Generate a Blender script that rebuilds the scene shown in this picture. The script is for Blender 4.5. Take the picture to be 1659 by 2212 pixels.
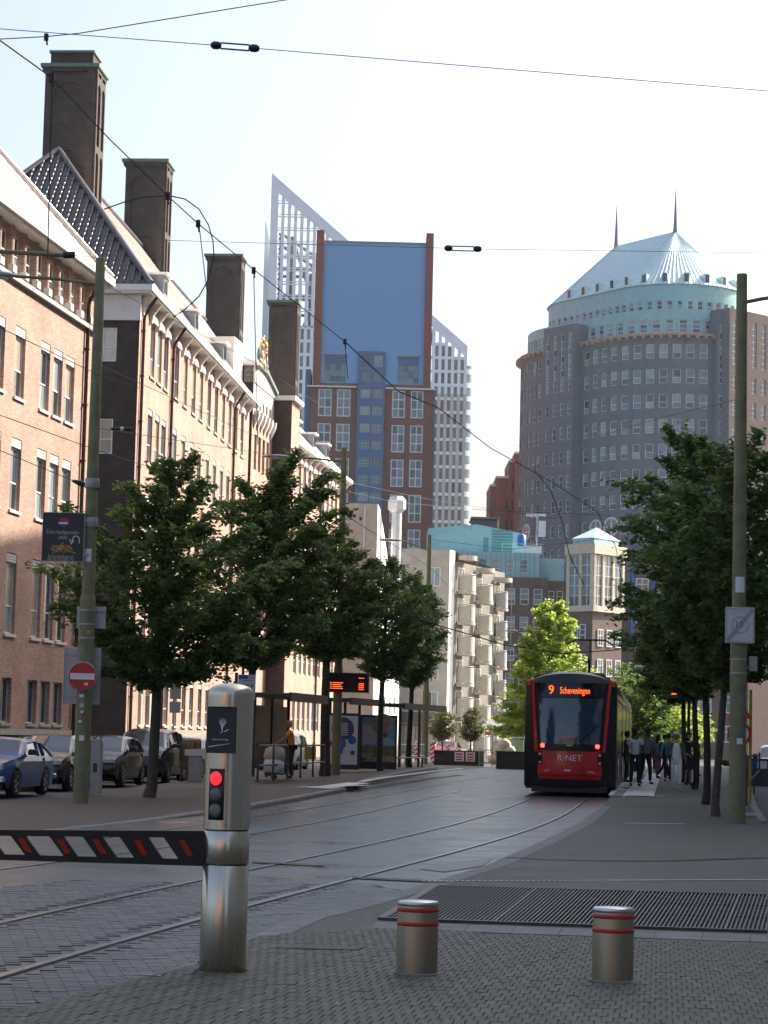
import bpy, bmesh, math, random
import numpy as np
from mathutils import Vector, Matrix
random.seed(7)
R=math.radians
for o in list(bpy.data.objects): bpy.data.objects.remove(o)
SC=bpy.context.scene
COL=SC.collection
# ---------------------------------------------------------------- camera
F=4950.0; CX=829.5; CY=1106.0; H=1.55; ROLL=.0244; PITCH=math.atan((1594-1106)/F)
cam=bpy.data.objects.new('camera',bpy.data.cameras.new('camera')); COL.objects.link(cam)
CAMROT=Matrix.Rotation(R(90)+PITCH,4,'X')@Matrix.Rotation(ROLL,4,'Z')
cam.matrix_world=Matrix.Translation((0,0,H))@CAMROT
cam.data.sensor_fit='HORIZONTAL'; cam.data.sensor_width=36; cam.data.lens=36*F/1659
cam.data.clip_start=.5; cam.data.clip_end=6000
SC.camera=cam
# ---------------------------------------------------------------- sky, sun, exposure
SUN_AZ=R(35); SUN_EL=R(39.5)          # azimuth measured from +X towards +Y
SUNV=Vector((math.cos(SUN_AZ)*math.cos(SUN_EL),math.sin(SUN_AZ)*math.cos(SUN_EL),math.sin(SUN_EL)))
W=bpy.data.worlds.new('World'); SC.world=W; W.use_nodes=True
wn=W.node_tree; bg=wn.nodes['Background']
sky=wn.nodes.new('ShaderNodeTexSky'); sky.sky_type='NISHITA'; sky.sun_disc=False
sky.sun_elevation=SUN_EL; sky.sun_rotation=R(90)-SUN_AZ
sky.air_density=1.0; sky.dust_density=5.2; sky.ozone_density=1.2; sky.altitude=0
wn.links.new(sky.outputs[0],bg.inputs[0]); bg.inputs[1].default_value=.122
sl=bpy.data.lights.new('sun','SUN'); sl.energy=5.0; sl.angle=R(.55); sl.color=(1,.93,.82)
so=bpy.data.objects.new('sun',sl); COL.objects.link(so)
so.rotation_mode='QUATERNION'; so.rotation_quaternion=SUNV.to_track_quat('Z','Y'); so.location=(60,40,80)
SC.view_settings.view_transform='Standard'; SC.view_settings.look='None'
SC.view_settings.exposure=1.12; SC.view_settings.gamma=1; SC.view_settings.use_curve_mapping=False
# ---------------------------------------------------------------- photo pixel -> place
def ray(x,y):
    v=CAMROT.to_3x3()@Vector(((x-CX)/F,-(y-CY)/F,-1.0)); return v
def at(x,y,Y):
    d=ray(x,y); return Vector((0,0,H))+d*(Y/d.y)
def G(x,y,z=0.):
    d=ray(x,y); return Vector((0,0,H))+d*((z-H)/d.z)
# ---------------------------------------------------------------- materials
MATS={}; STEEL_ROT=0.25
def mat(name,col,rough=.7,metal=0.,var=.12,scale=6.,bump=0.,bscale=40.,spec=.5,emit=None,estr=1.,coat=0.,stretch=None,coords='Object'):
    m=bpy.data.materials.new(name); m.use_nodes=True; MATS[name]=m
    nt=m.node_tree; b=nt.nodes['Principled BSDF']; L=nt.links.new
    b.inputs['Roughness'].default_value=rough; b.inputs['Metallic'].default_value=metal
    b.inputs['Specular IOR Level'].default_value=spec
    if coat: b.inputs['Coat Weight'].default_value=coat; b.inputs['Coat Roughness'].default_value=.06
    c=(*col,1)
    tc=nt.nodes.new('ShaderNodeTexCoord'); vec=tc.outputs[coords]
    if stretch:
        mp=nt.nodes.new('ShaderNodeMapping'); mp.inputs['Scale'].default_value=stretch; L(vec,mp.inputs[0]); vec=mp.outputs[0]
    if var>0:
        n=nt.nodes.new('ShaderNodeTexNoise'); n.inputs['Scale'].default_value=scale; n.inputs['Detail'].default_value=5; L(vec,n.inputs['Vector'])
        r=nt.nodes.new('ShaderNodeValToRGB'); r.color_ramp.elements[0].position=.3; r.color_ramp.elements[1].position=.7
        r.color_ramp.elements[0].color=(*[max(0,v*(1-var)) for v in col],1); r.color_ramp.elements[1].color=(*[min(1,v*(1+var)) for v in col],1)
        L(n.outputs['Fac'],r.inputs[0]); L(r.outputs[0],b.inputs['Base Color'])
    else: b.inputs['Base Color'].default_value=c
    if bump>0:
        n2=nt.nodes.new('ShaderNodeTexNoise'); n2.inputs['Scale'].default_value=bscale; n2.inputs['Detail'].default_value=4; L(vec,n2.inputs['Vector'])
        bp=nt.nodes.new('ShaderNodeBump'); bp.inputs['Strength'].default_value=bump; bp.inputs['Distance'].default_value=.02
        L(n2.outputs['Fac'],bp.inputs['Height']); L(bp.outputs[0],b.inputs['Normal'])
    if emit: b.inputs['Emission Color'].default_value=(*emit,1); b.inputs['Emission Strength'].default_value=estr
    return m
def brickmat(name,c1,c2,mortar,bw=.22,bh=.065,ms=.012,rough=.85,flat=False,var=.35,bump=.5,rot=0.,spec=.3,big=1.5,stain=.25):
    """bricks: on walls u=x+y, v=z (object space); on the ground u,v = x,y"""
    m=bpy.data.materials.new(name); m.use_nodes=True; MATS[name]=m
    nt=m.node_tree; b=nt.nodes['Principled BSDF']; L=nt.links.new
    b.inputs['Roughness'].default_value=rough; b.inputs['Specular IOR Level'].default_value=spec
    tc=nt.nodes.new('ShaderNodeTexCoord')
    if flat:
        mp=nt.nodes.new('ShaderNodeMapping'); mp.inputs['Rotation'].default_value=(0,0,rot); L(tc.outputs['Object'],mp.inputs[0]); vec=mp.outputs[0]
    else:
        s=nt.nodes.new('ShaderNodeSeparateXYZ'); L(tc.outputs['Object'],s.inputs[0])
        a=nt.nodes.new('ShaderNodeMath'); a.operation='ADD'; L(s.outputs[0],a.inputs[0]); L(s.outputs[1],a.inputs[1])
        cb=nt.nodes.new('ShaderNodeCombineXYZ'); L(a.outputs[0],cb.inputs[0]); L(s.outputs[2],cb.inputs[1]); vec=cb.outputs[0]
    br=nt.nodes.new('ShaderNodeTexBrick'); L(vec,br.inputs['Vector'])
    br.inputs['Scale'].default_value=1; br.inputs['Brick Width'].default_value=bw; br.inputs['Row Height'].default_value=bh
    br.inputs['Mortar Size'].default_value=ms; br.inputs['Mortar Smooth'].default_value=.2; br.inputs['Bias'].default_value=0
    br.inputs['Color1'].default_value=(*c1,1); br.inputs['Color2'].default_value=(*c2,1); br.inputs['Mortar'].default_value=(*mortar,1)
    n=nt.nodes.new('ShaderNodeTexNoise'); n.inputs['Scale'].default_value=big; n.inputs['Detail'].default_value=8; n.inputs['Roughness'].default_value=.65; L(tc.outputs['Object'],n.inputs['Vector'])
    rp=nt.nodes.new('ShaderNodeMapRange'); rp.inputs['From Min'].default_value=.3; rp.inputs['From Max'].default_value=.7; rp.inputs['To Min'].default_value=1-stain; rp.inputs['To Max'].default_value=1+stain; L(n.outputs['Fac'],rp.inputs[0])
    mx=nt.nodes.new('ShaderNodeMix'); mx.data_type='RGBA'; mx.blend_type='MULTIPLY'; mx.inputs[0].default_value=1
    L(br.outputs['Color'],mx.inputs[6]); L(rp.outputs[0],mx.inputs[7]); L(mx.outputs[2],b.inputs['Base Color'])
    bp=nt.nodes.new('ShaderNodeBump'); bp.inputs['Strength'].default_value=bump; bp.inputs['Distance'].default_value=.012; bp.invert=True
    L(br.outputs['Fac'],bp.inputs['Height']); L(bp.outputs[0],b.inputs['Normal'])
    if flat:
        r2=nt.nodes.new('ShaderNodeMapRange'); r2.inputs['From Min'].default_value=.3; r2.inputs['From Max'].default_value=.7; r2.inputs['To Min'].default_value=rough-.13; r2.inputs['To Max'].default_value=rough+.12; L(n.outputs['Fac'],r2.inputs[0]); L(r2.outputs[0],b.inputs['Roughness'])
    return m
def leafmat(name,c1,c2,trans=.35):
    m=bpy.data.materials.new(name); m.use_nodes=True; MATS[name]=m
    nt=m.node_tree; L=nt.links.new; b=nt.nodes['Principled BSDF']; out=nt.nodes['Material Output']
    b.inputs['Roughness'].default_value=.55; b.inputs['Specular IOR Level'].default_value=.35
    g=nt.nodes.new('ShaderNodeNewGeometry'); r=nt.nodes.new('ShaderNodeValToRGB')
    r.color_ramp.elements[0].color=(*c1,1); r.color_ramp.elements[1].color=(*c2,1); L(g.outputs['Random Per Island'],r.inputs[0]); L(r.outputs[0],b.inputs['Base Color'])
    t=nt.nodes.new('ShaderNodeBsdfTranslucent'); mx=nt.nodes.new('ShaderNodeMixShader'); mx.inputs[0].default_value=trans
    hs=nt.nodes.new('ShaderNodeHueSaturation'); hs.inputs['Value'].default_value=1.6; hs.inputs['Hue'].default_value=.48; L(r.outputs[0],hs.inputs['Color']); L(hs.outputs[0],t.inputs[0])
    L(b.outputs[0],mx.inputs[1]); L(t.outputs[0],mx.inputs[2]); L(mx.outputs[0],out.inputs[0])
    return m
def glassmat(name,col,rough=.04,var=.25,scale=.5,metal=0.,spec=.8):
    return mat(name,col,rough,metal,var,scale,spec=spec)
m_=mat('steel',(.66,.575,.46),.26,1.,.14,3.,bump=.0,bscale=4,stretch=(60,60,.4))
tg=m_.node_tree.nodes.new('ShaderNodeTangent'); tg.direction_type='RADIAL'; tg.axis='Z'; m_.node_tree.links.new(tg.outputs[0],m_.node_tree.nodes['Principled BSDF'].inputs['Tangent'])
m_.node_tree.nodes['Principled BSDF'].inputs['Anisotropic'].default_value=.85; m_.node_tree.nodes['Principled BSDF'].inputs['Anisotropic Rotation'].default_value=STEEL_ROT
mat('steel_dull',(.36,.30,.22),.46,1.,.10,4.,stretch=(40,40,1))
mat('steel_cap',(.6,.6,.6),.3,1.,.05)
mat('black',(.012,.012,.013),.45,0,.2); mat('blackgloss',(.01,.01,.012),.12,0,0)
mat('rubber',(.016,.016,.017),.8,0,.2); mat('darkgrey',(.05,.05,.053),.55,0,.15,20)
mat('reflector',(.42,.016,.012),.3,0,.15,60); mat('redband',(.5,.03,.02),.45,0,.1)
mat('red_paint',(.56,.014,.018),.22,0,.05,2,coat=.6); mat('tram_black',(.012,.013,.015),.34,0,.2,3,spec=.35)
mat('tram_roof',(.05,.055,.06),.4,0,.15); mat('tram_glass',(.03,.055,.085),.06,0,.25,1.2,spec=.9)
mat('signal_red',(.6,.01,.012),.3,0,0,emit=(1,.012,.014),estr=1.5); mat('signal_off',(.16,.16,.13),.35,0,.2,40)
mat('tail_red',(.9,.02,.02),.3,0,0,emit=(1,.02,.02),estr=7); mat('led',(.5,.08,.02),.4,0,0,emit=(1,.10,.008),estr=1.5)
mat('lamp_lens',(.55,.52,.47),.15,0,0)
mat('white_print',(.72,.72,.7),.55,0,.04); mat('grey_print',(.45,.45,.44),.55,0,.05); mat('sign_face',(.58,.55,.55),.45,0,.06,4); mat('sign_back',(.36,.37,.38),.42,.4,.1)
mat('sign_red',(.50,.018,.018),.4,0,.08,8); mat('sign_grey',(.2,.18,.19),.5,0,.1); mat('sign_fade',(.46,.42,.43),.5,0,.1); mat('sign_blue',(.02,.10,.35),.4,0,.05)
mat('mast',(.185,.175,.09),.62,0,.22,5,bump=.15,bscale=25); mat('mast_collar',(.33,.34,.33),.5,.3,.1)
mat('lamp_grey',(.42,.43,.42),.4,.2,.08); mat('wire',(.03,.04,.05),.6,.2,0); mat('copper_wire',(.06,.045,.035),.5,.5,0)
mat('kerb',(.23,.225,.21),.8,0,.22,3,bump=.3,bscale=30); mat('concrete',(.36,.35,.32),.85,0,.16,2,bump=.25,bscale=18); mat('white_line',(.62,.62,.6),.7,0,.25,9)
mat('rail',(.24,.25,.26),.32,1.,.1,8); mat('rail_groove',(.012,.012,.012),.9,0,0); mat('grate',(.085,.085,.08),.5,.75,.25,12); mat('grate_pit',(.04,.04,.04),.9,0,0)
brickmat('brick_tan',(.53,.325,.245),(.38,.215,.16),(.42,.34,.29),var=.3,stain=.2,big=.5)
brickmat('brick_near',(.53,.32,.24),(.36,.195,.145),(.44,.35,.29),stain=.2,big=.45)
brickmat('brick_dark',(.085,.06,.05),(.055,.04,.034),(.07,.056,.048),stain=.3)  # tan brick with shade put into it, mainly for walls facing the camera
brickmat('brick_chimney',(.10,.076,.062),(.065,.05,.042),(.085,.07,.06),stain=.25)
brickmat('brick_grey',(.195,.21,.235),(.15,.163,.185),(.215,.228,.25),stain=.10)
brickmat('brick_red',(.235,.10,.082),(.19,.08,.068),(.22,.125,.105),stain=.10)
brickmat('brick_red2',(.29,.095,.07),(.24,.08,.06),(.25,.1,.08),stain=.10)
brickmat('brick_brown',(.20,.135,.115),(.15,.10,.088),(.18,.14,.125),stain=.12)
brickmat('road_brick',(.050,.072,.074),(.038,.055,.058),(.034,.04,.043),.21,.07,.006,.36,True,rot=.12,spec=.5,big=.7,stain=.34,bump=.7)
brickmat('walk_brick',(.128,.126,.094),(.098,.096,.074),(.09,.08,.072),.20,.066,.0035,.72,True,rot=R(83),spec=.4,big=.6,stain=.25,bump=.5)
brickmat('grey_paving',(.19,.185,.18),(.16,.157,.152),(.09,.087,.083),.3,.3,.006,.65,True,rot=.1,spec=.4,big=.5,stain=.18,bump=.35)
brickmat('walk_shaded',(.10,.080,.064),(.075,.062,.052),(.045,.04,.034),.20,.066,.0035,.75,True,rot=R(83),spec=.35,big=.6,stain=.3,bump=.5)  # walk brick darkened to carry the shade of the left side
mat('asphalt',(.075,.075,.078),.75,0,.2,3,bump=.4,bscale=150)
mat('joint',(.085,.073,.062),.95,0,.3,30)
for i,(c,rg) in enumerate([((.104,.100,.068),.68),((.093,.089,.061),.66),((.114,.110,.076),.70),((.097,.098,.073),.63),((.087,.084,.060),.66),((.110,.112,.084),.64)]): mat('paver%d'%i,c,rg,0,.26,9,bump=.35,bscale=90)
mat('stone_white',(.72,.68,.62),.7,0,.08,2,bump=.1); mat('stone_cream',(.62,.54,.42),.75,0,.12,2); mat('stone_grey',(.42,.40,.37),.8,0,.12,2)
mat('frame_white',(.78,.77,.74),.5,0,.04); mat('frame_grey',(.5,.5,.48),.5,0,.05); mat('blind_box',(.55,.53,.5),.55,0,.05)
glassmat('pane_dark',(.035,.042,.045)); glassmat('pane_mid',(.07,.10,.115)); glassmat('pane_sky',(.16,.24,.28),var=.3,scale=.35); glassmat('pane_pale',(.30,.36,.36),.15)
glassmat('pane_curtain',(.42,.36,.28),.25)
mat('roof_tile',(.62,.55,.52),.34,0,.15,4,spec=1.0); mat('roof_tile_dark',(.10,.085,.085),.30,0,.25,5,spec=.6)  # pale tiles carry the sun glare; the dark copy covers the hip end
mat('gutter_white',(.78,.76,.72),.5,0,.06); mat('pipe_dark',(.05,.022,.02),.5,0,.1); mat('lead',(.22,.24,.26),.5,.2,.12)
mat('cap_green',(.13,.19,.165),.7,0,.2); mat('gold',(.55,.36,.10),.35,.8,.2); mat('heraldic',(.40,.36,.26),.7,0,.35,12)
mat('teal',(.31,.52,.54),.55,.0,.10,1.5); mat('teal_roof',(.52,.68,.70),.42,0,.06,1,spec=.6); mat('teal_dark',(.08,.30,.31),.6,0,.1)
mat('blue_panel',(.20,.39,.64),.5,0,.05,2); mat('blue_frame',(.07,.16,.30),.5,0,.08); mat('blue_accent',(.03,.16,.48),.4,0,.05)
mat('orange_stone',(.45,.31,.23),.7,0,.15,3); mat('hof_white',(.80,.83,.86),.5,0,.05,.3); mat('hof_beige',(.52,.46,.42),.6,0,.06,.3); mat('hof_dark',(.05,.055,.06),.6,0,.2,.4); mat('hof_side',(.62,.69,.75),.5,0,.05)
mat('render_beige',(.42,.385,.33),.8,0,.14,1.2,bump=.1); mat('balcony',(.52,.47,.38),.6,0,.08,2); mat('render_white',(.80,.78,.74),.7,0,.06); mat('metal_white',(.66,.68,.70),.35,.3,.05)
mat('dark_block',(.06,.07,.08),.6,0,.1); mat('cityhall',(.62,.62,.60),.45,0,.04)
mat('bark',(.075,.058,.043),.9,0,.3,10,bump=.6,bscale=20); mat('bark_dark',(.035,.03,.025),.9,0,.3,10,bump=.6,bscale=20)
leafmat('leaf_dark',(.055,.105,.024),(.16,.25,.07),.45); leafmat('leaf_bright',(.20,.31,.045),(.34,.45,.09),.5); leafmat('leaf_olive',(.12,.14,.06),(.2,.22,.1),.3)
leafmat('leaf_mid',(.06,.13,.02),(.14,.23,.05),.42)
# ---------------------------------------------------------------- mesh building
class MB:
    def __init__(s,M=None): s.v=[];s.f=[];s.m=[];s.M=M or Matrix();s.mats=[];s.cur=0;s.sm=[];s.smooth=False
    def use(s,name):
        if name not in s.mats: s.mats.append(name)
        s.cur=s.mats.index(name); return s
    def add(s,vs,fs):
        if not s.mats: s.use('concrete')
        o=len(s.v); s.v+= [s.M@Vector(p) for p in vs]
        for f in fs: s.f.append([o+i for i in f]); s.m.append(s.cur); s.sm.append(s.smooth)
        return s
    def box(s,x0,x1,y0,y1,z0,z1):
        return s.add([(x0,y0,z0),(x1,y0,z0),(x1,y1,z0),(x0,y1,z0),(x0,y0,z1),(x1,y0,z1),(x1,y1,z1),(x0,y1,z1)],
          [(0,3,2,1),(4,5,6,7),(0,1,5,4),(1,2,6,5),(2,3,7,6),(3,0,4,7)])
    def bbox(s,x0,x1,y0,y1,z0,z1,b=.01):
        """box with chamfered vertical and top edges"""
        b=min(b,(x1-x0)/2.01,(y1-y0)/2.01)
        p=[(x0+b,y0),(x1-b,y0),(x1,y0+b),(x1,y1-b),(x1-b,y1),(x0+b,y1),(x0,y1-b),(x0,y0+b)]
        q=[(x0+b,y0+b)]*1
        vs=[(x,y,z0) for x,y in p]+[(x,y,z1-b) for x,y in p]
        cx,cy=(x0+x1)/2,(y0+y1)/2
        t=[(min(max(x,x0+b),x1-b),min(max(y,y0+b),y1-b),z1) for x,y in p]
        vs+=t
        fs=[tuple(range(7,-1,-1)),tuple(range(16,24))]
        for k in (0,8):
            for i in range(8): fs.append((k+i,k+(i+1)%8,k+8+(i+1)%8,k+8+i))
        return s.add(vs,fs)
    def quad(s,a,b,c,d): return s.add([a,b,c,d],[(0,1,2,3)])
    def poly(s,pts): return s.add(pts,[tuple(range(len(pts)))])
    def prism(s,pts,z0,z1):
        """pts ccw in xy"""
        n=len(pts); return s.add([(x,y,z0) for x,y in pts]+[(x,y,z1) for x,y in pts],[tuple(range(n-1,-1,-1)),tuple(range(n,2*n))]+[(i,(i+1)%n,n+(i+1)%n,n+i) for i in range(n)])
    def extr(s,pts,d):
        """planar polygon (3d pts) extruded by vector d"""
        n=len(pts); d=Vector(d); P=[Vector(p) for p in pts]
        return s.add(P+[p+d for p in P],[tuple(range(n-1,-1,-1)),tuple(range(n,2*n))]+[(i,(i+1)%n,n+(i+1)%n,n+i) for i in range(n)])
    def tube(s,pts,r,n=8,cap=True):
        P=[Vector(p) for p in pts]; rs=r if isinstance(r,(list,tuple)) else [r]*len(P)
        vs=[];fs=[]; up=None
        for i,p in enumerate(P):
            d=(P[min(i+1,len(P)-1)]-P[max(i-1,0)]).normalized()
            if up is None: up=Vector((0,0,1)) if abs(d.z)<.9 else Vector((1,0,0))
            a=d.cross(up)
            if a.length<1e-4: a=d.cross(Vector((0,1,0)))
            a.normalize(); b=a.cross(d).normalized(); up=b
            for k in range(n):
                t=2*math.pi*k/n; vs.append(p+(a*math.cos(t)+b*math.sin(t))*rs[i])
        for i in range(len(P)-1):
            for k in range(n): fs.append((i*n+k,i*n+(k+1)%n,(i+1)*n+(k+1)%n,(i+1)*n+k))
        sm=s.smooth; s.smooth=n>=6; s.add(vs,fs); s.smooth=False
        if cap: o=len(vs); s.add([vs[k] for k in range(n)],[tuple(range(n))]); s.add([vs[o-n+k] for k in range(n)],[tuple(range(n-1,-1,-1))])
        s.smooth=sm; return s
    def lathe(s,prof,n=24,a0=0,a1=2*math.pi,cx=0,cy=0,smooth=True):
        """prof list of (r,z)"""
        full=abs(a1-a0-2*math.pi)<1e-6; m=n if full else n+1
        vs=[(cx+r*math.cos(a0+(a1-a0)*k/n),cy+r*math.sin(a0+(a1-a0)*k/n),z) for r,z in prof for k in range(m)]
        fs=[]
        for i in range(len(prof)-1):
            for k in range(n): fs.append((i*m+k,i*m+(k+1)%m,(i+1)*m+(k+1)%m,(i+1)*m+k))
        sm=s.smooth; s.smooth=smooth; s.add(vs,fs); s.smooth=sm; return s
    def disc(s,c,r,nrm,n=20):
        q=Vector(nrm).to_track_quat('Z','Y'); return s.poly([Vector(c)+q@Vector((r*math.cos(2*math.pi*k/n),r*math.sin(2*math.pi*k/n),0)) for k in range(n)])
    def mesh(s,name):
        me=bpy.data.meshes.new(name); me.from_pydata([tuple(v) for v in s.v],[],s.f)
        for m in s.mats: me.materials.append(MATS[m])
        me.polygons.foreach_set('material_index',s.m); me.polygons.foreach_set('use_smooth',s.sm); me.update(); return me
    def build(s,name,parent=None,loc=None,rz=0,weld=False):
        me=s.mesh(name)
        if weld:
            bm=bmesh.new(); bm.from_mesh(me); bmesh.ops.remove_doubles(bm,verts=bm.verts,dist=1e-4); bm.to_mesh(me); bm.free()
        return link(name,me,parent,loc,rz)
def link(name,me,parent=None,loc=None,rz=0):
    o=bpy.data.objects.new(name,me); COL.objects.link(o)
    if parent: o.parent=parent
    if loc is not None: o.location=loc
    if rz: o.rotation_euler=(0,0,rz)
    return o
def tag(o,label,cat,group=None):
    o['label']=label; o['category']=cat
    if group: o['group']=group
    return o
def thing(name,label,cat,loc=(0,0,0),rz=0,group=None): return tag(link(name,None,None,loc,rz),label,cat,group)
def struct(o): o['kind']='structure'; return o
def stuff(o): o['kind']='stuff'; return o
TMP=bpy.data.scenes.new('workshop')
def baked(ob):
    TMP.collection.objects.link(ob); vl=TMP.view_layers[0]; vl.update(); dg=vl.depsgraph
    me=bpy.data.meshes.new_from_object(ob.evaluated_get(dg)); bpy.data.objects.remove(ob); return me
def text(body,size,mat_,loc,M,align='CENTER',ext=.002,name='lettering',parent=None,sx=1.):
    cu=bpy.data.curves.new('t','FONT'); cu.body=body; cu.size=size; cu.align_x=align; cu.align_y='CENTER'; cu.extrude=ext; cu.resolution_u=2
    ob=bpy.data.objects.new('t',cu)
    me=baked(ob)
    me.transform(Matrix.Translation(loc)@M@Matrix.Diagonal((sx,1,1,1))); me.materials.clear(); me.materials.append(MATS[mat_]); me.name=name
    return link(name,me,parent)
FACE=Matrix.Rotation(R(90),4,'X')      # text standing up, reading from -Y
# ================================================================ the ground
def polyY(pts,deg=3):
    P=[G(*p) for p in pts]; return np.polyfit([p.y for p in P],[p.x for p in P],deg), min(p.y for p in P), max(p.y for p in P)
def strip(mb,f,y0,y1,off0,off1,z,n=60):
    ys=np.linspace(y0,y1,n); vs=[];fs=[]
    for y in ys:
        x=f(y); d=(f(y+.05)-f(y-.05))/.1; l=math.hypot(1,d); nx,ny=1/l,-d/l
        vs+=[(x+nx*off0,y+ny*off0,z),(x+nx*off1,y+ny*off1,z)]
    for i in range(n-1): fs.append((2*i,2*i+1,2*i+3,2*i+2))
    mb.add(vs,fs)
struct(MB().use('asphalt').poly([(-2500,-600,-.03),(2500,-600,-.03),(2500,5000,-.03),(-2500,5000,-.03)]).build('ground'))
# tram road
kerbL=[(0,1803),(150,1790),(309,1775),(420,1763),(545,1748),(640,1732),(740,1712),(800,1697),(880,1680),(945,1668),(1040,1659)]
kz=[.0,.0,.02,.06,.10,.11,.12,.22,.26,.27,.27]
KP=[G(*p) for p in kerbL]
lane=[(300,2120),(430,2078),(560,2020),(640,1985),(790,1948),(940,1905),(1060,1868),(1180,1815),(1260,1775),(1310,1735)]
LP=[G(*p) for p in lane]
edgeL=[(-14,8,0),(-6,20,0),(KP[0].x,KP[0].y,0)]+[(p.x,p.y,0) for p in KP[1:]]+[(11,180,0),(22,260,0)]
edgeR=[(60,260,0),(30,180,0),(16,110,0)]+[(p.x+.25,p.y,0) for p in reversed(LP)]+[(-2.6,11.6,0),(-6,4,0)]
tram_road=struct(MB().use('road_brick').poly([e for e in reversed(edgeL+edgeR)]).build('tram_road'))
def railfit(pts,deg=3):
    c,a,b=polyY(pts,deg); return (lambda y:float(np.polyval(c,y))),a,b
railB=[(0,2104),(230,2043),(430,1990),(534,1960),(712,1911),(802,1882.6),(916,1856),(1016,1830.8),(1096,1807),(1160,1789),(1211,1760.7),(1271,1725)]
railA=[(0,1992),(215,1948),(430,1903.5),(536,1880.6),(712,1839.7),(900,1799),(1018,1772.8),(1102,1740.7),(1154,1722)]
railC=[(0,1880),(154,1857.5),(246,1845),(353,1828),(538,1801),(671,1780.5),(794,1756),(916,1723.3),(978,1713)]
railD=[(368,1789.5),(428,1783),(538,1766),(626,1752),(760,1730),(892,1706),(1055,1678)]
RAILS=[]
for k,(pts,ex) in enumerate([(railA,78),(railB,74),(railC,70),(railD,112)]):
    f,a,b=railfit(pts,3 if k>1 else 4); RAILS.append(f)
    a=max(10,a-4)
    mb=MB().use('rail'); strip(mb,f,a,max(b,ex if k>1 else b),-.028,.028,.006)
    mb.use('rail_groove'); strip(mb,f,a,max(b,ex if k>1 else b),.028,.072,.003)
    mb.build('rail',tram_road)
# smooth concrete band beside the right rail, cross joint
mb=MB().use('kerb')
for i in range(len(LP)-1):
    a,b=LP[i],LP[i+1]; mb.quad((a.x-.02,a.y,.007),(a.x+.22,a.y,.007),(b.x+.22,b.y,.007),(b.x-.02,b.y,.007))
mb.build('edge_band',tram_road)
# ------------------------------------------------ left pavement with kerb stones
car_edge=[(-400,1790),(0,1741),(170,1722),(300,1703),(420,1690),(560,1677),(700,1664),(800,1656),(860,1650),(900,1646),(930,1642)]
CE=[G(*p) for p in car_edge]
left_pavement=struct(link('pavement',None))
mb=MB().use('walk_shaded')
K2=[Vector((-9.5,20,0))]+[Vector((p.x,p.y,z)) for p,z in zip(KP,kz)]
C2=[Vector((-16,26,0))]+[Vector((p.x,p.y,min(.12,z+.03))) for p,z in zip(CE[1:],kz)]
n=min(len(K2),len(C2)); K2=K2[:n];C2=C2[:n]
for i in range(n-1):
    d=Vector((-.16,0,.004)); mb.quad(K2[i]+d,K2[i+1]+d,C2[i+1],C2[i])
    mb.quad(C2[i],C2[i+1],C2[i+1]*1+Vector((0,0,-.3)),C2[i]+Vector((0,0,-.3)))
ob=mb.build('paving',left_pavement)
def kerbrun(P,parent,w=.16,step=1.0,sgn=-1):
    for i in range(len(P)-1):
        a,b=P[i],P[i+1]; L=(b-a).length; k=max(1,int(L/step)); 
        for j in range(k):
            p=a+(b-a)*(j/k); q=a+(b-a)*((j+1)/k-.012/L); dn=Vector((0,0,-.28)); w_=Vector((sgn*w,0,.006)); o=random.uniform(-.004,.004); z=Vector((0,0,o))
            b1=Vector((sgn*.02,0,-.0)); 
            m=MB().use('kerb'); p2,q2=p+z,q+z
            pts=[p2+dn,p2+Vector((0,0,-.025)),p2+Vector((sgn*.025,0,.004)),p2+w_,p2+w_+dn]
            m.extr(pts if sgn<0 else pts[::-1],q2-p2); m.build('kerb_stone',parent)
kerbrun(K2[1:],left_pavement)
# white tactile and edge lines on the left platform
def band(mb,a,b,w,z=.012,za=.0,zb=.0):
    A=G(*a,za);B=G(*b,zb); d=(B-A).normalized(); nrm=Vector((d.y,-d.x,0))*w/2
    mb.quad(A-nrm+Vector((0,0,z)),A+nrm+Vector((0,0,z)),B+nrm+Vector((0,0,z)),B-nrm+Vector((0,0,z)))
mb=MB().use('white_line')
PZ=.25
pl=[G(780,1690,.2),G(840,1680,PZ),G(930,1668,PZ),G(1000,1661,PZ)]
for a,b in zip(pl[:-1],pl[1:]):
    mb.quad(a+Vector((-.12,0,.03)),a+Vector((.12,0,.03)),b+Vector((.12,0,.03)),b+Vector((-.12,0,.03)))
mb.build('edge_line',left_pavement)
mb=MB().use('white_line')
KY=[p.y for p in K2]; KZ=[p.z for p in K2]
def GL(x,y):
    z=.1
    for _ in range(12): z=float(np.interp(G(x,y,z).y,KY,KZ))
    return z
for a_,b_,w_ in (((690,1704),(775,1692),.7),((645,1702),(800,1698),.3)):
    n_=8; q=[(a_[0]+(b_[0]-a_[0])*i/n_,a_[1]+(b_[1]-a_[1])*i/n_) for i in range(n_+1)]
    for c_,d_ in zip(q[:-1],q[1:]): band(mb,c_,d_,w_,.02 if w_>.3 else .026,GL(*c_),GL(*d_))
mb.build('tactile_strip',left_pavement)
# facade-side pavement
struct(MB().use('walk_shaded').poly([(-40,20,.02),(-13,20,.02),(-9.6,72,.02),(-8.0,100,.02),(-5.5,140,.02),(3,185,.02),(3,190,.02),(-40,190,.02)]).build('footway'))
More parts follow.
